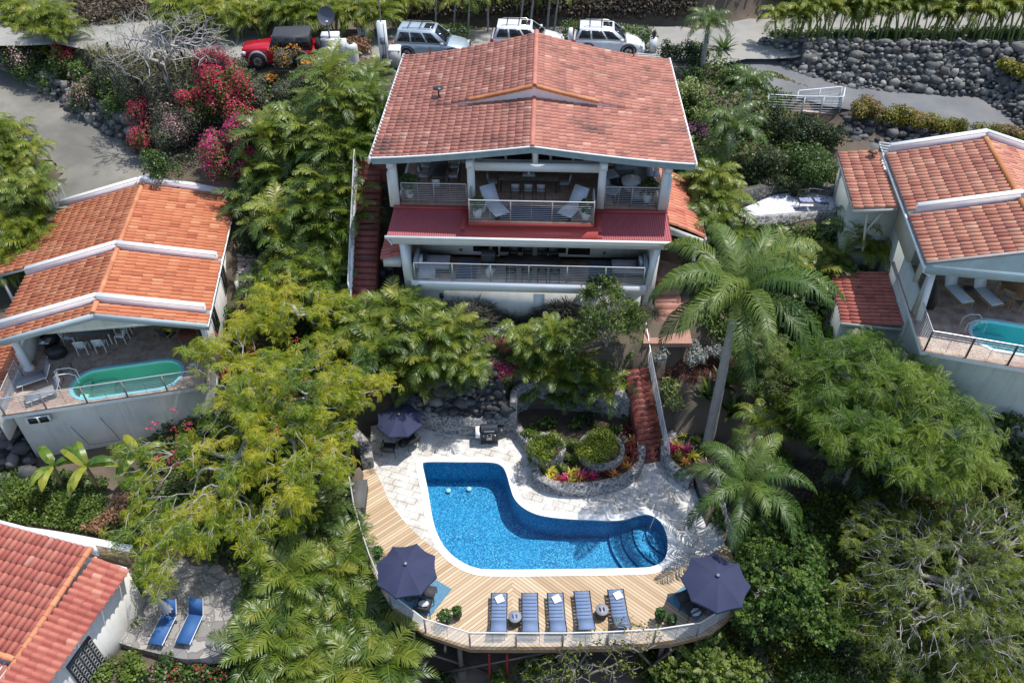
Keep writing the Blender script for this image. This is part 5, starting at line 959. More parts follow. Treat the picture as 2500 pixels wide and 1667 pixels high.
for du, dv, rz, lb in ((-.72, .45, pi / 2, 'black chair with pale cushions, far left of the shaded black table'), (-.72, -.4, pi / 2, 'black chair with pale cushions, near left of the shaded black table'), (.72, .45, -pi / 2, 'black chair with pale cushions, far right of the shaded black table'), (.72, -.4, -pi / 2, 'black chair with pale cushions, near right of the shaded black table'), (0, -1.25, pi, 'black chair with pale cushions at the near end of the shaded black table')):
    PB.put((P_[0] + du * ux - dv * uy, P_[1] + du * uy + dv * ux, ZU + .002), MHF[1] + rz, lb, group='cushioned chairs round the black table')
P_ = fl(1291, 428, ZU, .75); mk_table('long slatted brown table on the upper middle balcony', P_, MHF[1], 2.9, .9, .75, M('weathered_slats', (.13, .095, .07), (.10, .075, .055), 8, .8), BLK, 26)
PM = Proto(lambda: mk_chair(CHAR, M('grey_sling', (.34, .35, .36), None, 30, .8), arms=False))
for du, dv, rz, lb in ((-.62, -.75, pi, 'grey sling chair, left of the three on the near side of the slatted table'), (0, -.75, pi, 'grey sling chair, middle of the three on the near side of the slatted table'), (.6, -.75, pi, 'grey sling chair, right of the three on the near side of the slatted table'), (-1.75, -.1, pi / 2, 'grey chair at the left end of the slatted table'), (1.75, -.1, -pi / 2, 'grey chair at the right end of the slatted table')):
    PM.put((P_[0] + du * ux - dv * uy, P_[1] + du * uy + dv * ux, ZU + .002), MHF[1] + rz, lb, group='grey chairs round the slatted table')
g = G(); g.box(-.3, .3, -.2, .2, 0, .012); g.lathe([(.07, .012), (.09, .1), (.06, .16), (0, .16)], 12); tag(g.build('table_centrepiece', M('pale_ceramic', (.45, .46, .48)), loc=(P_[0], P_[1] + .05, ZU + .76)), 'pale mat and bowl in the middle of the slatted balcony table', 'centrepiece')
def mk_recl():
    T = thing('recliner', '', 'recliner'); g = G(); g.box(-.36, .36, -.95, .95, .12, .22); g.build('frame', BLK, T); g = G(); softbox(g, -.37, .37, -.95, .25, .23, .36, .04); g.build('seat_cushion', CUSHL, T); g = G(); tiltpad(g, (0, .22, .30), (0, .75, .95), .74, .12); g.build('back_cushion', CUSHL, T); legs(T, [((x, y, 0), (x, y, .13)) for x in (-.3, .3) for y in (-.85, .85)], BLK); return T
PRC = Proto(mk_recl)
x, y, z = fl(1205, 500, ZU, .3); PRC.put((x, y, z + .012), radians(28), 'grey cushioned recliner on the left of the upper middle balcony')
x, y, z = fl(1402, 503, ZU, .3); PRC.put((x, y, z + .012), radians(-34), 'grey cushioned recliner on the right of the upper middle balcony')
rug('rug', [wor(MHF, u, w)[:2] for u, w in ((-1.7, -.5), (1.8, -.5), (1.8, .6), (-1.7, .6))], ZU + .002, RUGD, 'dark blue rug between the two recliners on the upper middle balcony')
BAM = leafmat('bamboo_leaves', [(0, (.02, .04, .01)), (1, (.10, .16, .04))])
for u, w, b, lb in ((-2.5, -.28, .35, 'white pot with a spiky plant at the left end of the upper middle railing'), (2.55, -.28, .35, 'white pot with a spiky plant at the right end of the upper middle railing'), (-5.9, 1.3, .5, 'white pot with a tall thin plant at the left end of the upper left balcony'), (5.55, 1.35, .5, 'white pot with a feathery plant at the right end of the upper right balcony')):
    r_ = mk_pot(BAM, CHINA, .5, .2, b, 200, .2); r_['label'] = lb; r_.location = wor(MHF, u, w, ZU + .002)
for u, w, lb in ((-2.35, .25, 'low white stool behind the left potted plant of the upper middle balcony'), (2.35, .25, 'low white stool behind the right potted plant of the upper middle balcony')):
    g = G(); g.lathe([(.2, 0), (.24, .2), (.2, .42), (0, .43)], 16); tag(g.build('stool', CHINA, loc=wor(MHF, u, w, ZU + .002)), lb, 'stool')
rug('rug', [wor(MHF, u, w)[:2] for u, w in ((3.9, 1.0), (5.6, 1.0), (5.6, 3.4), (3.9, 3.4))], ZU + .002, RUGK, 'dark rug under the round white table of the upper right balcony')
T = thing('round_table', 'round white drum table on the upper right balcony', 'table', (*fl(1542, 440, ZU, .45)[:2], ZU + .015)); g = G(); g.lathe([(.34, 0), (.45, .25), (.5, .42), (.5, .46), (0, .46)], 24); g.build('drum', CHINA, T)
g = G(); g.lathe([(.05, 0), (.08, .12), (.07, .12), (0, .1)], 12); x, y, _ = fl(1542, 430, ZU, .5); T = thing('potted_plant', 'tiny plant in a white pot on the round white balcony table', 'potted plant', (x, y, ZU + .476)); g.build('pot', CHINA, T); g = G(); leaves(g, [(0, 0, .16)], 30, .08, .08, 1); g.build('foliage', LGREEN, T)
T = thing('sofa', 'grey corner sofa with cushions on the upper right balcony', 'sofa', wor(MHF, 5.55, 2.4, ZU), MHF[1]); g = G(); g.box(-1.4, .3, 1.2, 2.0, .002, .3); g.box(-.5, .3, -1.0, 1.2, .002, .3); g.build('base', GREYP, T)
g = G(); softbox(g, -1.4, .25, 1.2, 1.85, .3, .45); g.build('seat_cushion', CUSHG, T); g = G(); softbox(g, -.5, .1, -1.0, 1.2, .3, .45); g.build('seat_cushion', CUSHG, T); g = G(); softbox(g, .08, .3, -1.0, 1.9, .3, .8); g.build('back_cushion', CUSHG, T)
pill(1600, 425, ZU + .7, 'blue patterned pillow on the grey corner sofa', M('blue_pattern', (.05, .12, .4), (.6, .65, .75), 14, .8), 1.2, .24)
def mk_easy():
    T = thing('lounge_chair', '', 'lounge chair'); g = G(); softbox(g, -.36, .36, -.4, .3, .3, .44); g.build('seat_cushion', CUSHG, T); g = G(); tiltpad(g, (0, .28, .42), (0, .6, .85), .7, .12); g.build('back_cushion', CUSHG, T); legs(T, [((x, y, 0), (x, y, .3)) for x in (-.3, .3) for y in (-.35, .3)], TEAK); return T
PE = Proto(mk_easy)
x, y, z = fl(1492, 462, ZU, .4); PE.put((x, y, z), radians(62), 'low grey lounge chair nearest the railing on the upper right balcony'); x, y, z = fl(1487, 425, ZU, .4); PE.put((x, y, z), radians(110), 'low grey lounge chair behind the other one on the upper right balcony')
g = G(); g.box(-.35, .35, -.3, .3, .05, .4); tag(g.build('ottoman', CUSHG, loc=(*fl(1560, 470, ZU, .3)[:2], ZU), rz=MHF[1]), 'grey square ottoman below the white drum table', 'ottoman')
# lower balcony
ZB = 6.62
def mk_bed(): 
    T = thing('daybed', '', 'daybed'); g = G(); g.box(-.75, .75, -.5, .5, .1, .25); g.build('frame', CHAR, T); g = G(); softbox(g, -.75, .75, -.5, .5, .25, .42, .04); g.build('mattress', M('mauve_cushion', (.40, .38, .42), None, 3, .9), T); g = G(); softbox(g, -.95, -.75, -.5, .5, .25, .85, .05); g.build('backrest', CUSHG, T)
    g = G(); softbox(g, -.72, -.55, -.4, .1, .42, .75, .04); g.build('pillow', CUSHL, T); g = G(); softbox(g, -.5, -.38, -.1, .3, .42, .72, .04); g.build('dark_pillow', CUSHN, T); legs(T, [((x, y, 0), (x, y, .1)) for x in (-.7, .7) for y in (-.45, .45)], CHAR); return T
PD = Proto(mk_bed); PD.put((*wor(MHF, -4.7, -.35)[:2], ZB), MHF[1], 'mauve grey daybed at the left end of the lower balcony'); PD.put((*wor(MHF, 4.75, -.4)[:2], ZB), MHF[1] + pi, 'mauve grey daybed at the right end of the lower balcony')
for a, b, lb in ((-3.6, -2.6, 'dark blue rug right of the left daybed on the lower balcony'), (2.9, 4.0, 'dark blue rug left of the right daybed on the lower balcony')): rug('rug', [wor(MHF, u, w)[:2] for u, w in ((a, -1.2), (b, -1.2), (b, .4), (a, .4))], ZB + .002, M('slate_blue_rug', (.06, .09, .15), (.08, .12, .18), 8, .95), lb)
P_ = wor(MHF, .1, -.55, ZB); mk_table('long dark dining table on the lower balcony', P_, MHF[1], 2.6, .7, .74, BLK, BLK)
PK = Proto(lambda: mk_chair(BLK, CHAR))
for i, du in enumerate((-1.0, -.25, .5, 1.1)):
    PK.put((*wor(MHF, .1 + du, .12)[:2], ZB), MHF[1] + .15 * (i - 1.5), 'black chair, %s from the left on the far side of the lower balcony table' % ('first', 'second', 'third', 'fourth')[i], group='black chairs of the lower balcony table')
    PK.put((*wor(MHF, .1 + du, -1.1)[:2], ZB), MHF[1] + pi, 'black chair, %s from the left on the railing side of the lower balcony table' % ('first', 'second', 'third', 'fourth')[i], group='black chairs of the lower balcony table')
T = thing('barbecue', 'black barbecue on the lower balcony left of the dining table', 'barbecue', (*wor(MHF, -2.05, -.2)[:2], ZB), MHF[1]); g = G(); g.box(-.35, .35, -.25, .25, .1, .8); g.build('cabinet', BLK, T); g = G(); g.grid([[(x, .25 * cos(a), .8 + .2 * sin(a)) for a in a_] for x in (-.33, .33)]); g.build('hood', CHAR, T); legs(T, [((x, 0, 0), (x, 0, .1)) for x in (-.3, .3)], BLK)
g = G(); g.lathe([(.1, 0), (.2, .2), (.2, .4), (.08, .55), (.1, .6), (0, .55)], 16); g.tube([(.1, 0, .5), (.26, 0, .5), (.2, 0, .3)], .02, 5); tag(g.build('ceramic_jug', CHINA, smooth=True, loc=(*wor(MHF, -1.95, -1.0)[:2], ZB)), 'white bulbous jug on the lower balcony before the barbecue', 'jug')
g = G(); softbox(g, -.4, .4, -.3, .3, .002, .35); tag(g.build('ottoman', CUSHL, loc=(*wor(MHF, -5.0, -1.0)[:2], ZB)), 'pale square ottoman before the left daybed', 'ottoman')

# ---- left house terrace
ZL_ = 3.6; a = LHF[1]
P_ = wor(LHF, -6.4, 2.75, ZL_); mk_table('grey topped dining table under the roof of the left house', P_, a, 1.9, .9, .74, M('grey_tabletop', (.12, .12, .12), None, 4, .6), WHITE)
PH = Proto(lambda: mk_chair(WHITE, WHITE, slat=True, name='garden_chair'))
for u, w, rz, lb in ((-6.75, 1.95, pi + .05, 'white slatted chair, left of the two on the near side of the shaded table'), (-5.9, 2.0, pi + .02, 'white slatted chair, right of the two on the near side of the shaded table'), (-7.55, 2.7, pi / 2, 'white slatted chair at the left end of the shaded table'), (-5.05, 2.5, -pi / 2 - .2, 'white slatted chair at the near right end of the shaded table'), (-4.95, 3.2, -pi / 2, 'white slatted chair at the far right end of the shaded table')): PH.put((*wor(LHF, u, w)[:2], ZL_), a + rz, lb, group='white slatted chairs of the left house')
def mk_wood():
    T = thing('armchair', '', 'armchair'); g = G(); softbox(g, -.28, .28, -.3, .25, .32, .42); g.build('seat_cushion', CUSHN, T); g = G(); tiltpad(g, (0, .24, .4), (0, .45, .9), .54, .07); g.build('back_cushion', CUSHN, T); g = G(); [g.bar((x, -.34, .58), (x, .4, .6), .06, .03) for x in (-.33, .33)]; g.bar((-.33, -.3, .3), (.33, -.3, .3), .05); g.build('armrests', TEAK, T); legs(T, [((x, y, 0), (x, y, .58)) for x in (-.33, .33) for y in (-.3, .3)], TEAK, .025); return T
PW_ = Proto(mk_wood)
for u, w, rz, lb in ((-2.75, 2.3, 2.6, 'wooden armchair with a yellow cushion left of the red coffee table'), (-.95, 2.2, 2.75 + .8, 'wooden armchair with yellow cushions right of the red coffee table')):
    p = wor(LHF, u, w); PW_.put((p[0], p[1], ZL_), a + rz, lb)
    g = G(); softbox(g, -.2, .2, -.06, .06, 0, .36, .04); o = g.build('cushion', YELL, loc=(p[0] + .05, p[1] + .1, ZL_ + .44), rz=a + rz + .3); o.rotation_euler[0] = -.5; tag(o, 'yellow cushion on the armchair %s of the red coffee table' % ('left' if u < -2 else 'right'), 'cushion')
mk_table('low red wooden coffee table between the two armchairs of the left house', wor(LHF, -1.8, 2.2, ZL_), a, .8, .75, .42, M('red_wood', (.22, .07, .035), (.18, .055, .03), 8, .6), TEAK, 10, name='coffee_table')
T = thing('barbecue', 'black barbecue beside the low wall of the left house terrace', 'barbecue', wor(LHF, -8.4, 2.6, ZL_), a + pi / 2); g = G(); g.box(-.35, .35, -.25, .25, .1, .8); g.build('cabinet', BLK, T); g = G(); g.grid([[(x, .25 * cos(b_), .8 + .25 * sin(b_)) for b_ in a_] for x in (-.35, .35)]); g.build('hood', BLK, T); g = G(); g.box(-.75, -.36, -.25, .25, .76, .8); g.build('side_shelf', STEEL, T); legs(T, [((x, 0, 0), (x, 0, .1)) for x in (-.3, .3)], BLK)
g = G(); leaves(g, [(0, 0, .2)], 4, .1, .1); g = G(); g.lathe([(.3, 0), (.42, .12), (.40, .5), (.2, .62), (0, .6)], 9, sx=1.15, sy=.8); tag(g.build('kettle_grill', BLK, loc=wor(LHF, -7.95, 1.75, ZL_), rz=.4), 'black covered bundle before the barbecue of the left house', 'grill cover')
def mk_sling(m_):
    T = thing('sun_lounger', '', 'sun lounger'); g = G(); g.box(-.3, .3, -.95, .35, .30, .33); g.build('seat_sling', m_, T); g = G(); tiltpad(g, (0, .33, .32), (0, .7, .95), .6, .03); g.build('backrest', m_, T); g = G(); [g.tube([(x, -.95, .3), (x, .35, .3), (x, .72, .97)], .02, 6) for x in (-.31, .31)]; g.build('frame', WHITE if m_ is not CHAR else CHAR, T); legs(T, [((x, y, 0), (x, y * .9, .3)) for x in (-.3, .3) for y in (-.8, .3)], WHITE, .018); return T
GS = M('grey_sling_fabric', (.25, .26, .28), (.2, .21, .23), 20, .8); PG = Proto(lambda: mk_sling(GS))
for px, py, lb in ((92, 918, 'grey sling lounger nearer the column on the left house terrace'), (115, 955, 'grey sling lounger nearer the railing on the left house terrace')): x, y, z = fl(px, py, ZL_, .3); PG.put((x, y, z), radians(-58), lb, group='grey loungers of the left house')
def tubething(name, lb, cat, L, mat, r=.02, loc=(0, 0, 0), rz=0):
    g = G(); [g.tube(q, r, 6) for q in L]; return tag(g.build(name, mat, loc=loc, rz=rz), lb, cat)
tubething('side_table', 'small black metal frame table between the loungers and the oval pool', 'side table', [[(-.25, -.25, .45), (.25, -.25, .45), (.25, .25, .45), (-.25, .25, .45), (-.25, -.25, .45)]] + [[(x, y, 0), (x, y, .45)] for x in (-.25, .25) for y in (-.25, .25)], BLK, .015, wor(LHF, -7.1, .35, ZL_), .5)
tubething('pool_hand_rail', 'white looped hand rail at the left end of the green oval pool', 'hand rail', [[(-.5, y, 0), (-.55, y, .75), (-.4, y, .85), (.1, y, .8), (.35, y, .6), (.35, y, .1)] for y in (-.02, .38)], WHITE, .022, wor(LHF, -6.75, -.45, ZL_), a + .2)
tubething('pool_hand_rail', 'steel looped hand rail at the left end of the turquoise pool', 'hand rail', [[(-.5, y, 0), (-.5, y, .7), (-.3, y, .85), (.15, y, .8), (.35, y, .6), (.35, y, .1)] for y in (-.02, .38)], STEEL, .022, wor(RHF, 2.75, -.55, 8.0), RHF[1] + .25)
g = G(); g.lathe([(.16, 0), (.16, .012), (0, .015)], 20); tag(g.build('skimmer_lid', CHINA, loc=wor(LHF, -1.35, .35, ZL_ + .002)), 'round white skimmer lid in the tiles right of the green oval pool', 'skimmer lid')
# ---- right house terrace
BAMB = M('bamboo_cane', (.42, .24, .10), (.34, .18, .07), 9, .6)
def mk_bl():
    T = thing('sun_lounger', '', 'sun lounger'); g = G(); softbox(g, -.3, .3, -.95, .35, .34, .42, .03); g.build('mattress', M('white_mattress', (.62, .66, .68), None, 3, .9), T); g = G(); tiltpad(g, (0, .33, .38), (0, .6, 1.05), .6, .08); g.build('backrest', M('white_mattress_back', (.62, .66, .68), None, 3, .9), T); g = G(); [g.tube([(x, -.98, .31), (x, .4, .31)], .028, 7) for x in (-.32, .32)]; [g.tube([(-.32, y, .31), (.32, y, .31)], .02, 6) for y in (-.95, -.5, 0, .4)]; g.build('frame', BAMB, T); legs(T, [((x * 1.1, y * 1.05, 0), (x, y, .31)) for x in (-.32, .32) for y in (-.85, .35)], BAMB, .025); return T
PB_ = Proto(mk_bl)
for px, py, lb in ((2331, 706, 'bamboo lounger with white mattress, left of the two by the turquoise pool'), (2402, 712, 'bamboo lounger with white mattress, right of the two by the turquoise pool')):
    x, y, z = fl(px, py, 8.0, .38); PB_.put((x, y, z), radians(14), lb); g = G(); softbox(g, -.2, .2, -.06, .06, 0, .36, .04); o = g.build('cushion', M('patterned_cushion', (.6, .5, .48), (.4, .12, .12), 12, .9), loc=(x - .09, y + .45, 8.42), rz=radians(14)); o.rotation_euler[0] = -.45; tag(o, 'patterned cushion on the %s bamboo lounger' % ('left' if px < 2350 else 'right'), 'cushion')
T = thing('side_table', 'small round dark cane table between the two bamboo loungers', 'side table', fl(2366, 705, 8, .45)); g = G(); g.lathe([(0, .43), (.25, .43), (.25, .46), (0, .46)], 18); g.build('tabletop', BLK, T); legs(T, [((.2 * cos(q), .2 * sin(q), 0), (.1 * cos(q), .1 * sin(q), .43)) for q in (0, 2, 4)], BAMB)
T = thing('round_table', 'round slatted teak table at the right edge under the peach roof', 'table', fl(2492, 706, 8, .75)); g = G(); g.lathe([(0, .70), (.75, .70), (.75, .75), (0, .75)], 28); g.build('tabletop', TEAK, T); legs(T, [((.5 * cos(q), .5 * sin(q), 0), (.3 * cos(q), .3 * sin(q), .7)) for q in (.5, 2, 3.6, 5.2)], BAMB, .03)
PX = Proto(lambda: mk_chair(BAMB, M('black_white_weave', (.35, .35, .33), (.05, .05, .05), 40, .8)))
for px, py, rz, lb in ((2462, 722, 2.4, 'woven cane chair at the left of the round teak table'), (2496, 742, 3.2, 'woven cane chair at the near side of the round teak table'), (2458, 692, 1.4, 'woven cane chair at the far left of the round teak table')): PX.put(fl(px, py, 8, .45), rz, lb)
g = G(); g.lathe([(.02, 0), (.45, .3), (.5, .7), (.3, 1.3), (.05, 1.6)], 10, sx=.25); tag(g.build('covered_board', BLK, loc=wor(RHF, 1.05, .9, 8.0), rz=.3), 'black covered oval board leaning by the corner post of the right house', 'cover')
# garden bench
T = thing('garden_bench', 'ornate iron bench with blue patterned cushions on the white patio', 'bench', fl(1985, 492, 8.05, .4), -.05); IR = M('iron_bench', (.10, .10, .11), None, 5, .5)
g = G(); [g.box(-.75, .75, y, y + .05, .4, .42) for y in np.arange(-.25, .25, .09)]; g.build('seat', IR, T)
g = G(); g.tube([(-.75, .27, .42), (-.75, .3, .85), (0, .32, .95), (.75, .3, .85), (.75, .27, .42)], .022); [g.tube([(x + .1 * cos(q), .29, .65 + .13 * sin(q)) for q in np.linspace(0, 2 * pi, 9)], .012, 4) for x in np.arange(-.6, .7, .2)]; g.build('backrest', IR, T)
legs(T, [((x, y, 0), (x, y, .42)) for x in (-.72, .72) for y in (-.24, .26)], IR)
for k, dx in enumerate((-.38, .38)): x, y, z = fl(1985, 492, 8.05, .4); g = G(); softbox(g, -.32, .32, -.2, .2, 0, .09, .03); tag(g.build('cushion', M('blue_floral', (.07, .09, .25), (.4, .42, .55), 10, .9), loc=(x + dx, y, 8.48)), 'blue patterned cushion on the %s half of the iron bench' % ('left', 'right')[k], 'cushion')
# ---- bottom left loungers
PQ = Proto(lambda: mk_sling(BLUES))
for px, py, lb in ((404, 1520, 'bright blue lounger beside the folded parasol on the flagstones'), (470, 1518, 'bright blue lounger, the right one on the flagstones')): x, y, z = fl(px, py, -.42, .3); PQ.put((x, y, z + .01), radians(-8), lb)
T = thing('folded_parasol', 'folded grey parasol standing between the two bright blue loungers', 'parasol', fl(432, 1520, -.42)); g = G(); g.tube([(0, 0, 0), (0, 0, 2.0)], .02); g.build('pole', CHAR, T); g = G()
V = []; 
for z, r_ in ((2.0, .03), (1.5, .13), (.95, .22)): V.append([(r_ * (1 if k % 2 else .55) * cos(k * pi / 8), r_ * (1 if k % 2 else .55) * sin(k * pi / 8), z) for k in range(17)])
g.grid(V); g.build('canopy', M('pale_grey_canopy', (.45, .45, .47), None, 3, .9), T); T.rotation_euler[1] = -.12
tubething('side_table', 'small dark frame side table beside the folded parasol', 'side table', [[(-.22, -.22, .42), (.22, -.22, .42), (.22, .22, .42), (-.22, .22, .42), (-.22, -.22, .42)]] + [[(x, y, 0), (x, y, .42)] for x in (-.22, .22) for y in (-.22, .22)], BLK, .014, fl(440, 1500, -.42), .2)
# debris under the deck
for px, py, L_n, rz, lb in ((1010, 1612, 1.1, .3, 'old brown board leaning under the left part of the deck'), (1040, 1625, .9, 1.2, 'pale plank lying on the ground under the left part of the deck'), (985, 1650, 1.8, 2.7, 'long pale pipe on the ground at the bottom edge left of the deck')):
    x, y, z = ray(px, py); g = G(); g.box(-L_n / 2, L_n / 2, -(.3 if L_n == 1.1 else .04), (.3 if L_n == 1.1 else .04), 0, .05); tag(g.build('plank', M('old_board', (.25, .13, .09) if L_n == 1.1 else (.4, .38, .35), None, 4, .8), loc=(x, y, z + .06), rz=rz), lb, 'board')

# ---------------------------------------------------------------- utilities by the road
def put(px, py, h=0): return ray(px, py, h)
x, y, z = ray(812, 140); T = thing('satellite_dish', 'dark round satellite dish on a pole beside the road', 'satellite dish', (x, y, z)); g = G(); g.tube([(0, 0, -.1), (0, 0, 2.4)], .05, 8); g.build('pole', GREYP, T)
g = G(); g.lathe([(0, 0), (.3, .03), (.52, .11), (.55, .13), (.52, .10), (.3, .01), (0, -.02)], 24, sx=.9); o = g.build('dish', M('dish_grey', (.09, .10, .13), None, 3, .5), T, True); o.location = (0, -.1, 2.5); o.rotation_euler = (radians(68), radians(20), 0)
g = G(); g.tube([(.05, -.12, 2.1), (.1, -.6, 2.35)], .025); g.box(.03, .17, -.68, -.56, 2.3, 2.42); g.build('feed_arm', ACMET, T)
for px, py, w, d, h, nm, lb, cat in ((940, 148, .5, .45, 2.3, 'utility_pillar', 'tall white utility pillar with meters left of the big roof', 'utility pillar'), (888, 100, .55, .4, 2.0, 'utility_pillar', 'white utility pillar behind the satellite dish', 'utility pillar')):
    x, y, z = ray(px, py); T = thing(nm, lb, cat, (x, y, z)); g = G(); g.box(-w / 2, w / 2, -d / 2, d / 2, -.2, h); g.build('pillar', WHITE, T); g = G(); g.box(-.13, .13, -d / 2 - .12, -d / 2, 1.1, 1.45); g.build('meter_box', GREYP, T); g = G(); g.box(-.12, .14, -d / 2 - .1, -d / 2, .1, .4); g.build('junction_box', CHAR, T)
    g = G(); g.tube([(0, -d / 2 - .02, 1.1), (-.02, -d / 2 - .02, .3)], .025, 5); g.tube([(.15, -d / 2 - .02, h), (.15, -d / 2 - .02, 0)], .02, 5); g.build('conduit', GREYP, T); g = G(); g.tube([(0, 0, h), (.0, 0, h + 2.4)], .04, 8); g.build('service_mast', GREYP, T)
x, y, z = ray(813, 138); T = thing('generator_cabinet', 'white metal generator cabinet right of the red off-roader', 'cabinet', (x, y, z), .05); g = G(); g.box(-.55, .5, -.45, .55, 0, 1.15); g.build('cabinet', ACMET, T); g = G(); g.hexa([(-.58, -.1, 1.15), (.53, -.1, 1.15), (.53, .6, 1.15), (-.58, .6, 1.15)], [(-.55, -.05, 1.3), (.5, -.05, 1.3), (.5, .57, 1.3), (-.55, .57, 1.3)]); g.build('lid', WHITE, T); g = G(); g.box(-.5, .45, -.75, -.45, .35, .8); g.build('vent_hood', ACMET, T)
x, y, z = ray(862, 152); T = thing('water_tank', 'white round pressure tank beside the generator cabinet', 'tank', (x, y, z)); g = G(); g.lathe([(.38, 0), (.38, .9), (.34, 1.05), (.2, 1.12), (0, 1.14)], 20); g.build('tank', ACMET, T, True); g = G(); g.lathe([(.13, 1.1), (.13, 1.2), (0, 1.2)], 12); g.build('valve_collar', CHAR, T)
x, y, z = ray(842, 140); g = G(); g.box(-.2, .2, -.15, .15, 0, 1.1); tag(g.build('white_box', WHITE, loc=(x, y, z)), 'narrow white box between the generator cabinet and the tank', 'cabinet')
x, y, z = ray(968, 165); T = thing('wheelie_bin', 'white wheeled bin at the back left corner of the big roof', 'bin', (x, y, z)); g = G(); g.hexa([(-.25, -.28, .08), (.25, -.28, .08), (.25, .28, .08), (-.25, .28, .08)], [(-.32, -.36, 1.1), (.32, -.36, 1.1), (.32, .36, 1.1), (-.32, .36, 1.1)]); g.build('body', ACMET, T); g = G(); softbox(g, -.35, .35, -.4, .4, 1.1, 1.22, .05); g.build('lid', WHITE, T)
for s_ in (-1, 1): g = G(); g.tube([(s_ * .3 - .04, .25, .12), (s_ * .3 + .04, .25, .12)], .12, 12); g.build('wheel', BLK, T)
x, y, z = ray(1592, 130); T = thing('lantern_post', 'dark lantern on a short post behind the back right of the big roof', 'lantern', (x, y, z)); g = G(); g.box(-.2, .2, -.2, .2, 0, .9); g.build('pillar', WHITE, T); g = G(); g.lathe([(.05, .9), (.1, 1.0), (.13, 1.25), (.02, 1.4)], 6); g.build('lamp', BLK, T)
g = G()
for k in range(5): g.bar((*at(1470, 130 + k * 4, 10.9)[:2], 11.0), (*at(1612, 140 + k * 4, 10.9)[:2], 11.0), .06)
for k in range(9): a1 = at(1475 + k * 17, 131, 11); b1 = at(1475 + k * 17, 150, 11); g.bar((a1[0], a1[1], 10.93), (b1[0], b1[1], 10.93), .08)
for k in (0, 4, 8): a1 = at(1475 + k * 17, 131, 11); g.bar((a1[0], a1[1], 9.8), (a1[0], a1[1], 10.93), .1)
tag(g.build('pergola', ACMET), 'low pale timber trellis behind the back right edge of the big roof', 'trellis')
g = G()
p0, p1 = at(2152, 338, 11), at(2215, 352, 11)
for k in range(5): g.bar((*at(2150 + k * 3, 335 + k * 7, 11)[:2], 10.7), (*at(2230 + k * 3, 345 + k * 7, 11)[:2], 10.7), .06)
for k in range(4): a1 = at(2152 + k * 24, 334 + k * 3, 11); b1 = at(2164 + k * 24, 366 + k * 3, 11); g.bar((a1[0], a1[1], 10.64), (b1[0], b1[1], 10.64), .05)
tag(g.build('pergola', WHITE), 'small white slatted trellis behind the back left of the peach roof', 'trellis')
x, y, z = ray(40, 380); g = G(); g.lathe([(0, 0), (.8, .1), (.9, .5), (.6, .8), (0, .9)], 16); tag(g.build('white_tank', WHITE, loc=(x, y, z), smooth=True), 'round white tank half hidden behind the palms at the left edge', 'tank')
g = G(); [g.tube([(-.5 + k * .2, 0, 0), (-.5 + k * .2, 0, 1)], .02, 4) for k in range(6)]; g.tube([(-.5, 0, 1), (.5, 0, 1)], .03); x, y, z = ray(146, 500); tag(g.build('white_gate', WHITE, loc=(x, y, z), rz=1.2), 'small white picket gate behind the back left of the orange roof', 'gate')

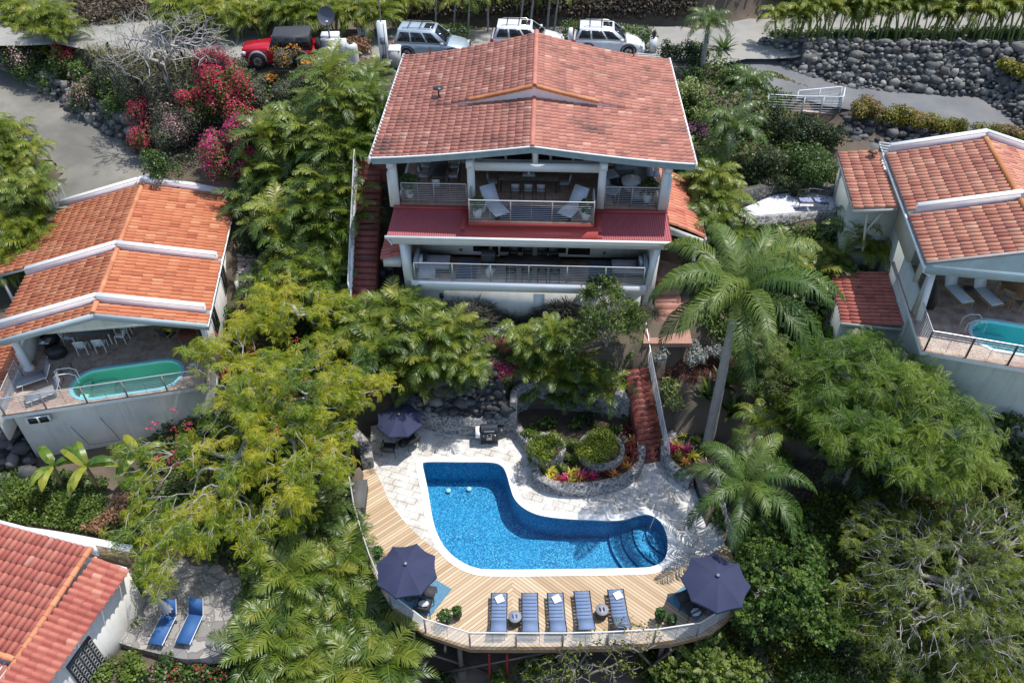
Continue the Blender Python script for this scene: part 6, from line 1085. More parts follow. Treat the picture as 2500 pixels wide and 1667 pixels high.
# ---------------------------------------------------------------- vehicles
def car(name, label, paint, loc, rz, L=4.6, Wd=1.82, H=1.68, style='suv'):
    """front points to +x"""
    T = thing(name, label, 'car', loc, rz); hw = Wd / 2; hl = L / 2; jeep = style == 'jeep'
    if jeep: prof = [(-hl, .5, .92), (-hl + .02, .95, .92), (-.1, .98, .92), (.55, 1.08, .90), (.62, 1.12, .86), (hl - .12, 1.05, .70), (hl - .03, .98, .68), (hl, .5, .68)]
    else: prof = [(-hl, .45, .9), (-hl + .02, .85, .94), (-hl + .1, 1.0, .97), (0, 1.0, 1.0), (.75, .98, .99), (1.15, .95, .97), (hl - .35, .82, .90), (hl - .08, .66, .80), (hl, .42, .78)]
    # body shell: rows along x, section across y
    rows = []
    for x, zt, wf in prof:
        w = hw * wf; rows.append([(x, -w, .32), (x, -w * 1.0, zt * .62), (x, -w * .98, zt * .93), (x, -w * .9, zt), (x, 0, zt + (.0 if jeep else .03)), (x, w * .9, zt), (x, w * .98, zt * .93), (x, w, zt * .62), (x, w, .32)])
    g = G(); g.grid(rows, flip=True, r=.5)
    for e, fl_ in ((0, 0), (-1, 1)): R = rows[e]; g.add(R, [(0, 1, 8) if not fl_ else (1, 0, 8), (1, 7, 8) if not fl_ else (7, 1, 8), (1, 2, 7) if not fl_ else (2, 1, 7), (2, 6, 7) if not fl_ else (6, 2, 7), (2, 3, 6) if not fl_ else (3, 2, 6), (3, 5, 6) if not fl_ else (5, 3, 6), (3, 4, 5) if not fl_ else (4, 3, 5)], .5)
    g.box(-hl + .05, hl - .05, -hw + .1, hw - .1, .28, .34); body = g.build('body', paint, T, not jeep)
    # greenhouse
    zb = .96; zt = H - .04; tw = hw * (.84 if not jeep else .86)
    if jeep: gb = [(-hl + .12, zb, hw * .9), (.5, 1.05, hw * .9)]; gt = [(-hl + .22, zt, tw), (.2, zt, tw)]
    else: gb = [(-hl + .12, zb, hw * .93), (1.1, zb, hw * .93)]; gt = [(-hl + .42, zt, tw * .9), (.25, zt, tw * .9)]
    glass = CARG; pill_ = paint
    g = G(); B = [(gb[0][0], -gb[0][2], gb[0][1]), (gb[1][0], -gb[1][2], gb[1][1]), (gb[1][0], gb[1][2], gb[1][1]), (gb[0][0], gb[0][2], gb[0][1])]; U = [(gt[0][0], -gt[0][2], zt), (gt[1][0], -gt[1][2], zt), (gt[1][0], gt[1][2], zt), (gt[0][0], gt[0][2], zt)]
    g.hexa(B, U, .5); g.build('cabin', paint if not jeep else M('soft_black_top', (.035, .035, .037), None, 6, .6), T)
    def quad(face, u0, u1, v0, v1, off):
        a, b, c, d = [Vector(p) for p in face]; P = [a.lerp(b, u).lerp(d.lerp(c, u), v) for u, v in ((u0, v0), (u1, v0), (u1, v1), (u0, v1))]; n = (P[1] - P[0]).cross(P[3] - P[0]).normalized() * off; return [tuple(p + n) for p in P] + [tuple(p - n * .3) for p in P]
    faces = {'l': (B[0], B[1], U[1], U[0]), 'f': (B[1], B[2], U[2], U[1]), 'r': (B[2], B[3], U[3], U[2]), 'b': (B[3], B[0], U[0], U[3])}
    sp = ((.06, .30), (.34, .62), (.66, .90)) if not jeep else ((.05, .36), (.42, .66), (.72, .95))
    for k in ('l', 'r'):
        for u0, u1 in sp:
            if k == 'r': u0, u1 = 1 - u1, 1 - u0
            g = G(); g.add(quad(faces[k], u0, u1, .14, .86, .012), [(0, 1, 2, 3), (4, 5, 1, 0), (5, 6, 2, 1), (6, 7, 3, 2), (7, 4, 0, 3)], .5); g.build('side_window', glass, T)
    for k, nm in (('f', 'windscreen'), ('b', 'rear_window')): g = G(); g.add(quad(faces[k], .07, .93, .12, .92, .012), [(0, 1, 2, 3), (4, 5, 1, 0), (5, 6, 2, 1), (6, 7, 3, 2), (7, 4, 0, 3)], .5); g.build(nm, glass, T)
    g = G(); x0, x1 = gt[0][0], gt[1][0]
    rows = [[(x, y * s, z) for y, z, s in ((-tw * .9, zt - .01, 1), (-tw * .75, zt + .05, 1), (0, zt + .075, 1), (tw * .75, zt + .05, 1), (tw * .9, zt - .01, 1))] for x in (x0 - .05, x1 + .03)]; 
    rows = [[(rows[0][i][0], rows[0][i][1], zt - .01) for i in range(5)]] + [[(x0 + .15, p[1], p[2]) for p in rows[0]]] + [[(x1 - .15, p[1], p[2]) for p in rows[1]]] + [[(rows[1][i][0], rows[1][i][1], zt - .01) for i in range(5)]]
    g.grid(rows, flip=True); roof = g.build('roof', paint if not jeep else M('black_hard_top', (.04, .04, .042), None, 6, .5), T, True)
    if not jeep:
        g = G(); g.box(-.35, .2, -.35, .35, zt + .07, zt + .085); g.build('sunroof', glass, roof)
        for s in (-1, 1): g = G(); g.tube([(x0 + .2, s * tw * .72, zt + .05), (x0 + .3, s * tw * .72, zt + .12), (x1 - .3, s * tw * .72, zt + .12), (x1 - .2, s * tw * .72, zt + .05)], .02, 5); g.build('roof_rail', STEEL if style != 'silver' else GREYP, roof)
        for x in (x0 + .55, x0 + 1.25): g = G(); g.bar((x, -tw * .72, zt + .13), (x, tw * .72, zt + .13), .05, .025); g.build('cross_bar', BLK, roof)
    wr = .36 if not jeep else .42
    for x in (-hl + .88, hl - .86):
        for s in (-1, 1):
            w = G(); y = s * (hw - .1 + (.08 if jeep else 0)); w.tube([(x, y - .12, wr), (x, y - .1, wr), (x, y + .1, wr), (x, y + .12, wr)], [wr * .88, wr, wr, wr * .88], 20); W_ = w.build('wheel', TYRE, T, False); q = G(); q.tube([(x, y + s * .115, wr), (x, y + s * .135, wr)], [wr * .62, wr * .56], 16); q.build('rim', RIMM, W_); q = G()
            for k in range(5): q.bar((x, y + s * .14, wr), (x + wr * .55 * cos(k * 1.2566), y + s * .14, wr + wr * .55 * sin(k * 1.2566)), .05, .02)
            q.build('spokes', BLK, W_)
            f = G(); A = np.linspace(0, pi, 11); oy = s * (hw + (.06 if jeep else .012)); f.grid([[(x + (wr + .05) * cos(a), oy, wr + (wr + .05) * sin(a)) for a in A], [(x + (wr + .14) * cos(a), oy, wr + (wr + (.14 if jeep else .1)) * sin(a)) for a in A]], flip=(s < 0)); f.grid([[(x + (wr + .14) * cos(a), oy, wr + (wr + .14) * sin(a)) for a in A], [(x + (wr + .12) * cos(a), s * (hw - .2), wr + (wr + .14) * sin(a)) for a in A]], flip=(s < 0)); f.build('wheel_arch', GREYP if jeep else BLK, T)
    for s in (-1, 1):
        g = G(); g.box(hl - .2, hl - .0, s * hw * .66 - .16, s * hw * .66 + .16, .58 if not jeep else .72, .72 if not jeep else .92); g.build('headlight', CLRLT, T)
        g = G(); g.box(-hl - .01, -hl + .16, s * hw * .88 - .1, s * hw * .88 + .08, .68, .95); g.build('tail_light', REDLT, T)
        g = G(); g.box(.72 if not jeep else .45, .9 if not jeep else .6, s * (hw + .1) - .09, s * (hw + .1) + .09, .98, 1.14); g.build('mirror', paint, T)
    for x, nm in ((hl, 'front_bumper'), (-hl, 'rear_bumper')): g = G(); g.box(x - .1, x + .1, -hw * .85, hw * .85, .36, .56); g.build(nm, GREYP if jeep or style == 'silver' else paint, T)
    if jeep or style == 'spare': g = G(); g.tube([(-hl - .3, 0, .95), (-hl - .27, 0, .95), (-hl - .07, 0, .95), (-hl - .04, 0, .95)], [.33, .4, .4, .33], 20); g.build('spare_wheel', TYRE if jeep else paint, T)
    if jeep: g = G(); g.box(hl - .02, hl + .02, -.45, .45, .6, 1.0); g.build('grille', paint, T)
    return T
CARG = M('tinted_car_glass', (.012, .014, .017), None, 3, .06)
def carat(px, py, lb, paint, rz, style, H=1.68, L=4.6, nm='parked_car'): x, y, _ = at(px, py, 10.66 + H); z = hz(x, y); z = max(z, 10.5); x, y, _ = at(px, py, z + H); return car(nm, lb, paint, (x, y, max(hz(x, y), 10.55) + .08), rz, L, style=style, H=H)
carat(676, 80, 'red off-road car with a black roof parked left of the white cabinet', REDCAR, pi + .10, 'jeep', 1.8, 4.2)
carat(1052, 68, 'silver blue estate car with roof rails parked behind the left of the big roof', SLCAR, -.12, 'silver', 1.72, 4.5)
carat(1287, 60, 'white car half hidden behind the ridge of the big roof', WHCAR, -.06, 'suv', 1.62, 4.3)
carat(1487, 64, 'white car with a spare wheel parked behind the right of the big roof', WHCAR, -.09, 'spare', 1.62, 4.2)

# ---------------------------------------------------------------- vegetation
ARECA = leafmat('areca_fronds', [(0, (.03, .065, .008)), (.3, (.07, .13, .016)), (.65, (.15, .21, .025)), (1, (.29, .30, .05))], .38, .3, .6)
YAREC = leafmat('yellow_green_fronds', [(0, (.05, .09, .01)), (.4, (.11, .16, .015)), (.8, (.21, .25, .02)), (1, (.33, .30, .05))], .4, .3)
MIDG = leafmat('mid_green_leaves', [(0, (.03, .07, .012)), (.5, (.07, .14, .022)), (1, (.15, .23, .045))], .5, .35)
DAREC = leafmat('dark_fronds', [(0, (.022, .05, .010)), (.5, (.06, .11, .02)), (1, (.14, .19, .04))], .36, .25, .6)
ROYAL = leafmat('royal_palm_fronds', [(0, (.03, .075, .012)), (.5, (.08, .145, .025)), (1, (.18, .24, .05))], .42, .28, .5)
FEATH = leafmat('feathery_leaves', [(0, (.03, .085, .010)), (.5, (.09, .17, .015)), (1, (.19, .26, .03))], .5, .35)
FLAMB = leafmat('yellow_green_leaves', [(0, (.06, .13, .008)), (.2, (.14, .22, .010)), (.5, (.27, .31, .012)), (.9, (.42, .40, .03))], .45, .4)
OLIVE = leafmat('olive_leaves', [(0, (.045, .085, .010)), (.5, (.14, .19, .015)), (1, (.27, .30, .03))], .5, .35)
BUSHG = leafmat('green_bush_leaves', [(0, (.025, .06, .012)), (.5, (.065, .12, .02)), (1, (.14, .20, .04))], .45, .25)
BUSHB = leafmat('bright_bush_leaves', [(0, (.04, .085, .012)), (.5, (.10, .16, .022)), (1, (.20, .26, .05))], .45, .3)
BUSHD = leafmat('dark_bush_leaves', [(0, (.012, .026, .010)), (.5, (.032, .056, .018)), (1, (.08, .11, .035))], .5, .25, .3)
BUSHT = leafmat('grey_twiggy_leaves', [(0, (.04, .05, .03)), (.5, (.10, .11, .065)), (1, (.2, .2, .13))], .7, .2)
SILV = leafmat('silver_leaves', [(0, (.10, .12, .11)), (.5, (.22, .24, .22)), (1, (.38, .40, .37))], .6, .15)
PALEG = leafmat('variegated_leaves', [(0, (.08, .12, .03)), (.5, (.20, .26, .07)), (1, (.40, .44, .20))], .5, .25)
HEDGE = leafmat('hedge_leaves', [(0, (.06, .07, .01)), (.5, (.16, .16, .015)), (1, (.30, .26, .03))], .5, .3)
REDFL = leafmat('red_bracts', [(0, (.34, .015, .045)), (.5, (.58, .035, .10)), (1, (.72, .13, .18))], .6, .35)
PINKF = leafmat('magenta_bracts', [(0, (.32, .015, .10)), (.5, (.56, .035, .18)), (1, (.72, .13, .30))], .6, .35)
PALEP = leafmat('pale_pink_bracts', [(0, (.35, .16, .20)), (.5, (.5, .28, .3)), (1, (.65, .45, .42))], .6, .3)
ORNGF = leafmat('orange_bracts', [(0, (.5, .16, .02)), (.5, (.6, .28, .03)), (1, (.7, .42, .06))], .6, .35)
LILAC = leafmat('lilac_flowers', [(0, (.25, .10, .4)), (.5, (.4, .22, .55)), (1, (.6, .45, .7))], .6, .3)
PURPL = leafmat('purple_leaves', [(0, (.04, .012, .03)), (1, (.14, .05, .10))], .5, .2)
BROWN = leafmat('dry_brush', [(0, (.05, .038, .028)), (.5, (.10, .08, .055)), (1, (.19, .15, .10))], .9, .1)
COPPR = leafmat('coppery_leaves', [(0, (.12, .06, .03)), (.5, (.26, .14, .07)), (1, (.4, .25, .14))], .6, .2)
SPIKE = leafmat('dark_strap_leaves', [(0, (.025, .025, .022)), (.5, (.06, .06, .045)), (1, (.12, .12, .08))], .5, .1)
BANAN = leafmat('banana_leaves', [(0, (.04, .10, .015)), (.6, (.10, .19, .03)), (1, (.32, .33, .04))], .35, .35)
def rotz(V, a): c, s = cos(a), sin(a); V = np.array(V); x = V[:, 0] * c - V[:, 1] * s; y = V[:, 0] * s + V[:, 1] * c; V[:, 0] = x; V[:, 1] = y; return V
def frond(L=1.8, n=24, ll=.42, lw=.045, a0=1.0, a1=-.6, vup=.35, droop=.6, start=.15, twist=0, r0=None):
    K = 40; tt = np.linspace(0, 1, K); an = a0 + (a1 - a0) * tt ** 1.25; dx = np.cumsum(np.cos(an)) * L / K; dz = np.cumsum(np.sin(an)) * L / K; ys = twist * tt ** 2 * L
    t = np.linspace(start, 1, n); x = np.interp(t, tt, dx); z = np.interp(t, tt, dz); a = np.interp(t, tt, an); y = np.interp(t, tt, ys)
    T = np.stack([np.cos(a), 0 * a, np.sin(a)], -1); U = np.stack([-np.sin(a), 0 * a, np.cos(a)], -1); tau = (t - start) / (1 - start); ln = ll * np.clip(np.sin(pi * (.16 + .76 * tau)), .1, 1) ** .8
    Vs = []; r0 = rng.uniform(.1, .9) if r0 is None else r0; R = []
    for s in (-1, 1):
        S_ = np.array([0, s, 0.])[None]; j = rng.normal(0, .1, (n, 3)); d1 = S_ * (1 - .35 * tau[:, None]) + T * (.45 + .7 * tau[:, None]) + U * vup + j; d1 /= np.linalg.norm(d1, axis=1)[:, None]; d2 = d1 + np.array([0, 0, -droop * 1.6]); d2 /= np.linalg.norm(d2, axis=1)[:, None]
        p = np.stack([x, y, z], -1); m = p + d1 * ln[:, None] * .5; e = m + d2 * ln[:, None] * .5; w = T * lw / 2
        Vs.append(np.stack([p - w * .5, p + w * .5, m + w, m - w, e + w * .15, e - w * .15], 1).reshape(-1, 3))
    V = np.concatenate(Vs); i = np.arange(2 * n)[:, None] * 6; F = np.concatenate([i + np.array([[0, 1, 2, 3]]), i + np.array([[3, 2, 4, 5]])]); R = np.clip(r0 + rng.normal(0, .12, 2 * n), 0, 1); R = np.concatenate([R, R])
    # midrib
    q = np.linspace(0, 1, 7); px_ = np.interp(q, tt, dx); pz = np.interp(q, tt, dz); py = np.interp(q, tt, ys); px_[0] = pz[0] = 0; w = .028 * (1 - q * .7)
    V2 = np.concatenate([np.stack([px_, py - w, pz], -1), np.stack([px_, py, pz + w * .8], -1), np.stack([px_, py + w, pz], -1)]); F2 = np.array([(k + o, k + 7 + o, k + 8 + o, k + 1 + o) for k in range(6) for o in (0, 7)])
    return V, F, R, V2, F2
def crown(g, pos, n, L, a0=(.3, 1.35), a1=(-1.2, -.2), az0=0, rr=None, **kw):
    for k in range(n):
        f = (k + .5) / n; az = az0 + k * 2.39996 + rng.normal(0, .12); A0 = a0[0] + (a0[1] - a0[0]) * f + rng.normal(0, .06); A1 = a1[0] + (a1[1] - a1[0]) * f + rng.normal(0, .12); l = L * rng.uniform(.85, 1.12) * (1 - .15 * f)
        V, F, R, V2, F2 = frond(l, a0=A0, a1=A1, twist=rng.normal(0, .12), r0=(np.clip(.15 + .6 * f + rng.normal(0, .12), 0, 1) if rr is None else rng.uniform(*rr)), **kw); p = np.array(pos)
        g.add(rotz(V, az) + p, F, R); g.add(rotz(V2, az) + p, F2, .95)
def mk_areca(mat, ns, L, h, n=22, ll=.5, lw=.05, per=7, spread=.35, dr=.6, a1=(-1.25, -.3), name='areca_palm', cat='palm'):
    T = thing(name, '', cat); g = G(); s = G()
    for k in range(ns):
        a = k * 2.4; r = spread * (.3 + .7 * k / max(1, ns - 1)); hh = h * rng.uniform(.65, 1.05); x, y = r * cos(a), r * sin(a); tx, ty = x * 2.3, y * 2.3
        s.tube([(x * .5, y * .5, -.4), (x, y, hh * .5), (tx, ty, hh)], [.05, .045, .035], 5); crown(g, (tx, ty, hh), per, L, (.35, 1.3), a1, rng.uniform(0, 6), ll=ll, lw=lw, droop=dr)
    g.build('crown', mat, T); s.build('stems', GSTEM, T); return T
def variants(mk, k): return [Proto(mk) for _ in range(k)]
VA = variants(lambda: mk_areca(ARECA, 6, 1.4, 1.7), 1) + variants(lambda: mk_areca(ARECA, 3, 1.75, 1.9, per=10, spread=.4, dr=.35, a1=(-.95, .1), lw=.06), 4) + variants(lambda: mk_areca(ARECA, 1, 2.0, 2.3, per=13, spread=.1, dr=.4, a1=(-1.0, .1), lw=.07, ll=.55), 2); VY = variants(lambda: mk_areca(YAREC, 6, 1.5, 1.8), 3); VD = variants(lambda: mk_areca(DAREC, 3, 1.8, 1.7, per=10, dr=.4, a1=(-1.0, .0), lw=.06), 3)
VT = variants(lambda: mk_areca(YAREC, 3, 1.15, 2.1, per=7, spread=.22, ll=.4, name='slender_palm'), 4)
def mk_palm(mat, L, h, n=14, ll=.6, lw=.055, rt=.11, lean=(0, 0), a0=(.1, 1.35), a1=(-1.4, -.5), shaft=False, name='palm_tree', nl=34, droop=.8, tm=None):
    T = thing(name, '', 'palm'); g = G(); crown(g, (lean[0], lean[1], h), n, L, a0, a1, 1.1, ll=ll, lw=lw, droop=droop, n=nl) if False else None
    for k in range(n):
        f = (k + .5) / n; az = 1.1 + k * 2.39996; A0 = a0[0] + (a0[1] - a0[0]) * f; A1 = a1[0] + (a1[1] - a1[0]) * f; V, F, R, V2, F2 = frond(L * rng.uniform(.9, 1.1) * (1 - .1 * f), nl, ll, lw, A0, A1, .25, droop, .12, rng.normal(0, .1), r0=np.clip(.25 + .5 * f + rng.normal(0, .12), 0, 1)); p = np.array((lean[0], lean[1], h)); q = G(); q.add(rotz(V, az) + p, F, R); q.add(rotz(V2, az) + p, F2, .95); q.build('frond', mat, T)
    g = G(); K = 14; P = [(lean[0] * (k / K) ** 1.3, lean[1] * (k / K) ** 1.3, -.5 + (h + .5 - (1.1 if shaft else 0)) * k / K) for k in range(K + 1)]; g.tube(P, [rt * (1.35 - .5 * k / K + .04 * (k % 2)) for k in range(K + 1)], 12); g.build('trunk', tm or PTRUNK, T, True)
    if shaft: g = G(); a = P[-1]; g.tube([a, (lean[0], lean[1], h - .5), (lean[0], lean[1], h + .05)], [rt * 1.15, rt * 1.1, rt * .6], 12); g.build('crownshaft', M('green_crownshaft', (.16, .22, .05), (.30, .24, .08), 2, .4), T, True)
    return T
ORD = ['first', 'second', 'third', 'fourth', 'fifth', 'sixth', 'seventh', 'eighth', 'ninth', 'tenth', 'eleventh', 'twelfth', 'thirteenth', 'fourteenth', 'fifteenth', 'sixteenth', 'seventeenth', 'eighteenth', 'nineteenth', 'twentieth'] + ['%dth' % k for k in range(21, 40)]
def inpoly(x, y, P):
    c = False; j = len(P) - 1
    for i in range(len(P)):
        if (P[i][1] > y) != (P[j][1] > y) and x < (P[j][0] - P[i][0]) * (y - P[i][1]) / (P[j][1] - P[i][1]) + P[i][0]: c = not c
        j = i
    return c
def fill(P, sx, sy, protos, h, what, where, sc=(.85, 1.15), group=None, rowname='row'):
    ys = [p[1] for p in P]; xs = [p[0] for p in P]; row = 0; y = min(ys) + sy * .4; k = 0
    rows = []
    while y < max(ys):
        L = []; x = min(xs) + sx * (.25 + .5 * (k % 2))
        while x < max(xs):
            jx, jy = x + rng.uniform(-.22, .22) * sx, y + rng.uniform(-.22, .22) * sy
            if inpoly(x, y, P): L.append((jx, jy))
            x += sx
        if L: rows.append(L)
        y += sy; k += 1
    for i, L in enumerate(rows):
        for j, (x, y) in enumerate(L):
            s = rng.uniform(*sc); w = ray(x, y, h * s); lb = '%s %s' % (what, where)
            lb += ', %s row from top, %s from left' % (ORD[i], ORD[j]) if len(rows) > 1 else ', %s from the left' % ORD[j]
            protos[rng.integers(len(protos))].put((w[0], w[1], w[2] - .05), rng.uniform(0, 6.28), lb, sc=float(s), group=group or what + ' ' + where)
fill([(700, 250), (760, 195), (850, 175), (935, 195), (925, 300), (900, 370), (880, 450), (860, 520), (800, 560), (650, 560), (615, 490), (600, 400), (610, 330), (640, 270)], 62, 48, VA + VY[:1] + VD[:1], 1.9, 'areca palm', 'in thicket left of main house', (.75, 1.25))
for r_, (yy, x0, x1, nn) in enumerate(((53.0, -21.5, -7.0, 9), (51.3, -20.5, -8.2, 9))):
    for k in range(nn): x = x0 + (x1 - x0) * (k + rng.uniform(-.2, .2)) / (nn - 1); VY[rng.integers(3)].put((x, yy + rng.uniform(-.2, .2), hz(x, yy) - .05), rng.uniform(0, 6), 'yellowish areca palm in the %s row behind the red car, %s from the left' % (('back', 'front')[r_], ORD[k]), sc=float(rng.uniform(.9, 1.1)), group='areca hedge behind the red car')
fill([(-30, -10), (120, 0), (150, 60), (140, 90), (60, 100), (-30, 60)], 60, 42, VY, 2.1, 'yellow green areca palm', 'in the top left corner', (1.0, 1.3))
fill([(-30, 290), (30, 295), (80, 400), (95, 480), (60, 560), (20, 640), (-30, 640)], 55, 46, VY + VA[:1], 2, 'areca palm', 'beside lower road at left edge', (.8, 1.15))
fill([(640, 590), (700, 570), (860, 560), (860, 640), (800, 720), (700, 760), (640, 700)], 66, 50, VA, 2.1, 'areca palm', 'between left house and side steps', (.85, 1.1))
fill([(870, 755), (960, 740), (1080, 770), (1195, 850), (1170, 920), (1040, 935), (920, 910), (860, 830)], 66, 52, VA + VY[:1], 1.8, 'areca palm', 'on bank above the upper parasol', (.8, 1.05))
fill([(1270, 820), (1350, 805), (1440, 860), (1490, 850), (1490, 910), (1430, 970), (1340, 975), (1280, 900)], 60, 46, VA + VD[:1], 1.8, 'areca palm', 'left of the brick steps', (.7, .95))
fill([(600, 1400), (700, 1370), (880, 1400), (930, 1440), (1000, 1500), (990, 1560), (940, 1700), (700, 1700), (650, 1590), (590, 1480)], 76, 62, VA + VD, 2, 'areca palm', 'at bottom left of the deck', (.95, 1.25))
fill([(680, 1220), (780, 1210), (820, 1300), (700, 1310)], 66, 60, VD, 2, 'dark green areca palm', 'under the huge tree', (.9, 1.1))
fill([(1725, 400), (1780, 400), (1785, 540), (1860, 590), (2040, 585), (2070, 520), (2160, 530), (2175, 610), (1980, 650), (1760, 610), (1725, 480)], 72, 52, VA + VY[:1] + VD[:1], 1.9, 'areca palm', 'between main and right house', (.85, 1.15))
# the row of young palms on top of the boulder wall
for k in range(27):
    px = 1905 + k * 23.5 + rng.uniform(-6, 6); x, y, _ = at(px, 96 - 3 * (k % 3), 11.2); z = hz(x, y); s = rng.uniform(.95, 1.35)
    o = VT[rng.integers(4)].put((x, y, z - .1), rng.uniform(0, 6), 'young yellow green palm above the boulder wall, %s from the left in the row' % ORD[k], sc=float(s), group='young palms along the top of the boulder wall'); o.rotation_euler[1] = .12; o.rotation_euler[0] = .03
CP_ = variants(lambda: mk_palm(YAREC, 1.45, 2.3, 12, .5, .05, .055, (.25, .1), nl=22, name='coconut_palm'), 3)
for px, py, hh, lb in ((1060, 95, 1, 'left most'), (1105, 98, .95, 'second'), (1140, 100, 1.05, 'third'), (1190, 92, 1.1, 'fourth'), (1268, 90, 1.1, 'fifth'), (1292, 90, 1.2, 'sixth'), (1335, 88, 1.15, 'seventh'), (1352, 86, 1.05, 'eighth')):
    x, y, _ = at(px, py, 10.6); CP_[rng.integers(3)].put((x, y + .6, hz(x, y + .6) - .05), rng.uniform(-1, 1), 'thin trunked palm at the roadside behind the big roof, %s from the left' % lb.replace('left most', 'first'), sc=hh, group='thin trunked palms behind the big roof')
mk_r = lambda: mk_palm(ROYAL, 4.6, 9.3, 19, 1.05, .075, .2, (-.1, .35), (.15, 1.35), (-1.4, -.5), True, 'royal_palm', 60, 1.5)
x, y, _ = at(1728, 1085, .7); r_ = mk_r(); r_.location = (x, y, .4); r_['label'] = 'tall royal palm with a leaning grey trunk and green crownshaft, right of the brick steps'; r_.rotation_euler[2] = 0
def single(px, py, h, lb, **kw): w = ray(px, py, h); r_ = mk_palm(**kw, h=h); r_.location = (w[0] - kw.get('lean', (0, 0))[0], w[1] - kw.get('lean', (0, 0))[1], w[2]); r_['label'] = lb; return r_
single(1822, 1185, 4.6, 'big drooping palm between the terrace and the right hillside, over the right parasol', mat=ROYAL, L=3.3, n=14, ll=.8, lw=.065, rt=.13, name='palm_tree', nl=50, droop=1.2)
single(1730, 60, 2.6, 'bushy dark palm beside the road behind the right of the big roof', mat=DAREC, L=1.7, n=22, ll=.45, lw=.05, rt=.12, nl=26)
single(1790, 310, 2.6, 'large spindle palm right of the big roof, the nearer one', mat=DAREC, L=2.1, n=15, ll=.6, lw=.07, rt=.14, nl=30)
single(1835, 205, 2.4, 'spindle palm right of the big roof, the farther one', mat=DAREC, L=1.7, n=13, ll=.5, lw=.07, rt=.12, nl=26)
single(1745, 430, 2.2, 'upright bright palm by the right edge of the big roof', mat=ARECA, L=1.6, n=12, ll=.45, lw=.06, rt=.1, nl=26)
single(85, 365, 2.3, 'small single palm with a bent trunk beside the lower road', mat=YAREC, L=1.3, n=10, ll=.4, lw=.06, rt=.06, nl=22, lean=(.5, .2))
single(1722, 1640, 1.4, 'spiky pale green palm at the bottom edge right of the deck', mat=PALEG, L=1.5, n=16, ll=.3, lw=.05, rt=.1, nl=30, a0=(.9, 1.5), a1=(-.2, .9))
single(1285, 965, 1.1, 'ponytail grass palm on top of the curved stone wall', mat=BUSHB, L=.8, n=34, ll=.2, lw=.05, rt=.08, nl=14, a0=(.6, 1.4), a1=(-1.5, -1.0))
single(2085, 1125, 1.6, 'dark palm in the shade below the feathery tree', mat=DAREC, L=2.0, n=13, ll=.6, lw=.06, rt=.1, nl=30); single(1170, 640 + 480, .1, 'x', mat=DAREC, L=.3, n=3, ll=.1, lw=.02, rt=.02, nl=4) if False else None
single(1855, 1040, 2.6, 'young palm with upright fronds behind the right end of the terrace', mat=ARECA, L=1.8, n=9, ll=.5, lw=.06, rt=.09, nl=30, a0=(.5, 1.4))
# ---- leaf sprays and trees
def mk_spray(kleaf=6, L=.42, npn=7, pl=.11, pw=.042, a0=.5, a1=-1.0):
    V = []; F = []; R = []; n = 0
    for k in range(kleaf):
        az = k * 6.283 / kleaf + rng.uniform(-.3, .3); A0 = a0 + rng.normal(0, .25); A1 = a1 + rng.normal(0, .25); t = np.linspace(.18, 1, npn); an = A0 + (A1 - A0) * t; x = np.cumsum(np.cos(an)) * L / npn; z = np.cumsum(np.sin(an)) * L / npn
        for s in (-1, 1):
            ln = pl * np.sin(pi * (.25 + .6 * t)); p = np.stack([x, 0 * x, z], -1); T = np.stack([np.cos(an), 0 * an, np.sin(an)], -1); S_ = np.array([0, s, 0]) + T * .35 + np.array([0, 0, -.12]); e = p + S_ * ln[:, None]; m = p + S_ * ln[:, None] * .5
            v = np.stack([p, m - T * pw / 2, e, m + T * pw / 2], 1).reshape(-1, 3); V.append(rotz(v, az)); i = np.arange(npn)[:, None] * 4; F.append(i + np.array([[0, 1, 2, 3]]) + n); n += len(v); R.append(np.full(npn, rng.random()))
    return np.concatenate(V), np.concatenate(F), np.concatenate(R)
def mk_tuft(n=14, s=.15, r=.2, asp=.4):
    g = G(); leaves(g, [(0, 0, 0)], n, r, s, .6, .6, asp); return np.concatenate(g.v), np.concatenate(g.f[4]), np.concatenate(g.r[4])
def stamp(g, P, temps, sc=(.8, 1.2), tilt=.4, rb=None):
    P = np.asarray(P); idx = rng.integers(0, len(temps), len(P))
    for k, (V, F, R) in enumerate(temps):
        Q = P[idx == k]; m = len(Q)
        if not m: continue
        az = rng.uniform(0, 6.283, m); s = rng.uniform(*sc, m); tx = rng.normal(0, tilt, m); ca, sa = np.cos(az), np.sin(az); ct, st = np.cos(tx), np.sin(tx)
        X, Y, Z = V[:, 0][None], V[:, 1][None], V[:, 2][None]; y1 = Y * ct[:, None] - Z * st[:, None]; z1 = Y * st[:, None] + Z * ct[:, None]; x2 = X * ca[:, None] - y1 * sa[:, None]; y2 = X * sa[:, None] + y1 * ca[:, None]
        W_ = np.stack([x2, y2, z1], -1) * s[:, None, None] + Q[:, None, :]; b = rng.normal(0, .22, m) if rb is None else rb[idx == k]
        g.add(W_.reshape(-1, 3), (np.arange(m)[:, None, None] * len(V) + F[None]).reshape(-1, 4), np.clip(R[None] * .5 + .25 + b[:, None], 0, 1).reshape(-1))
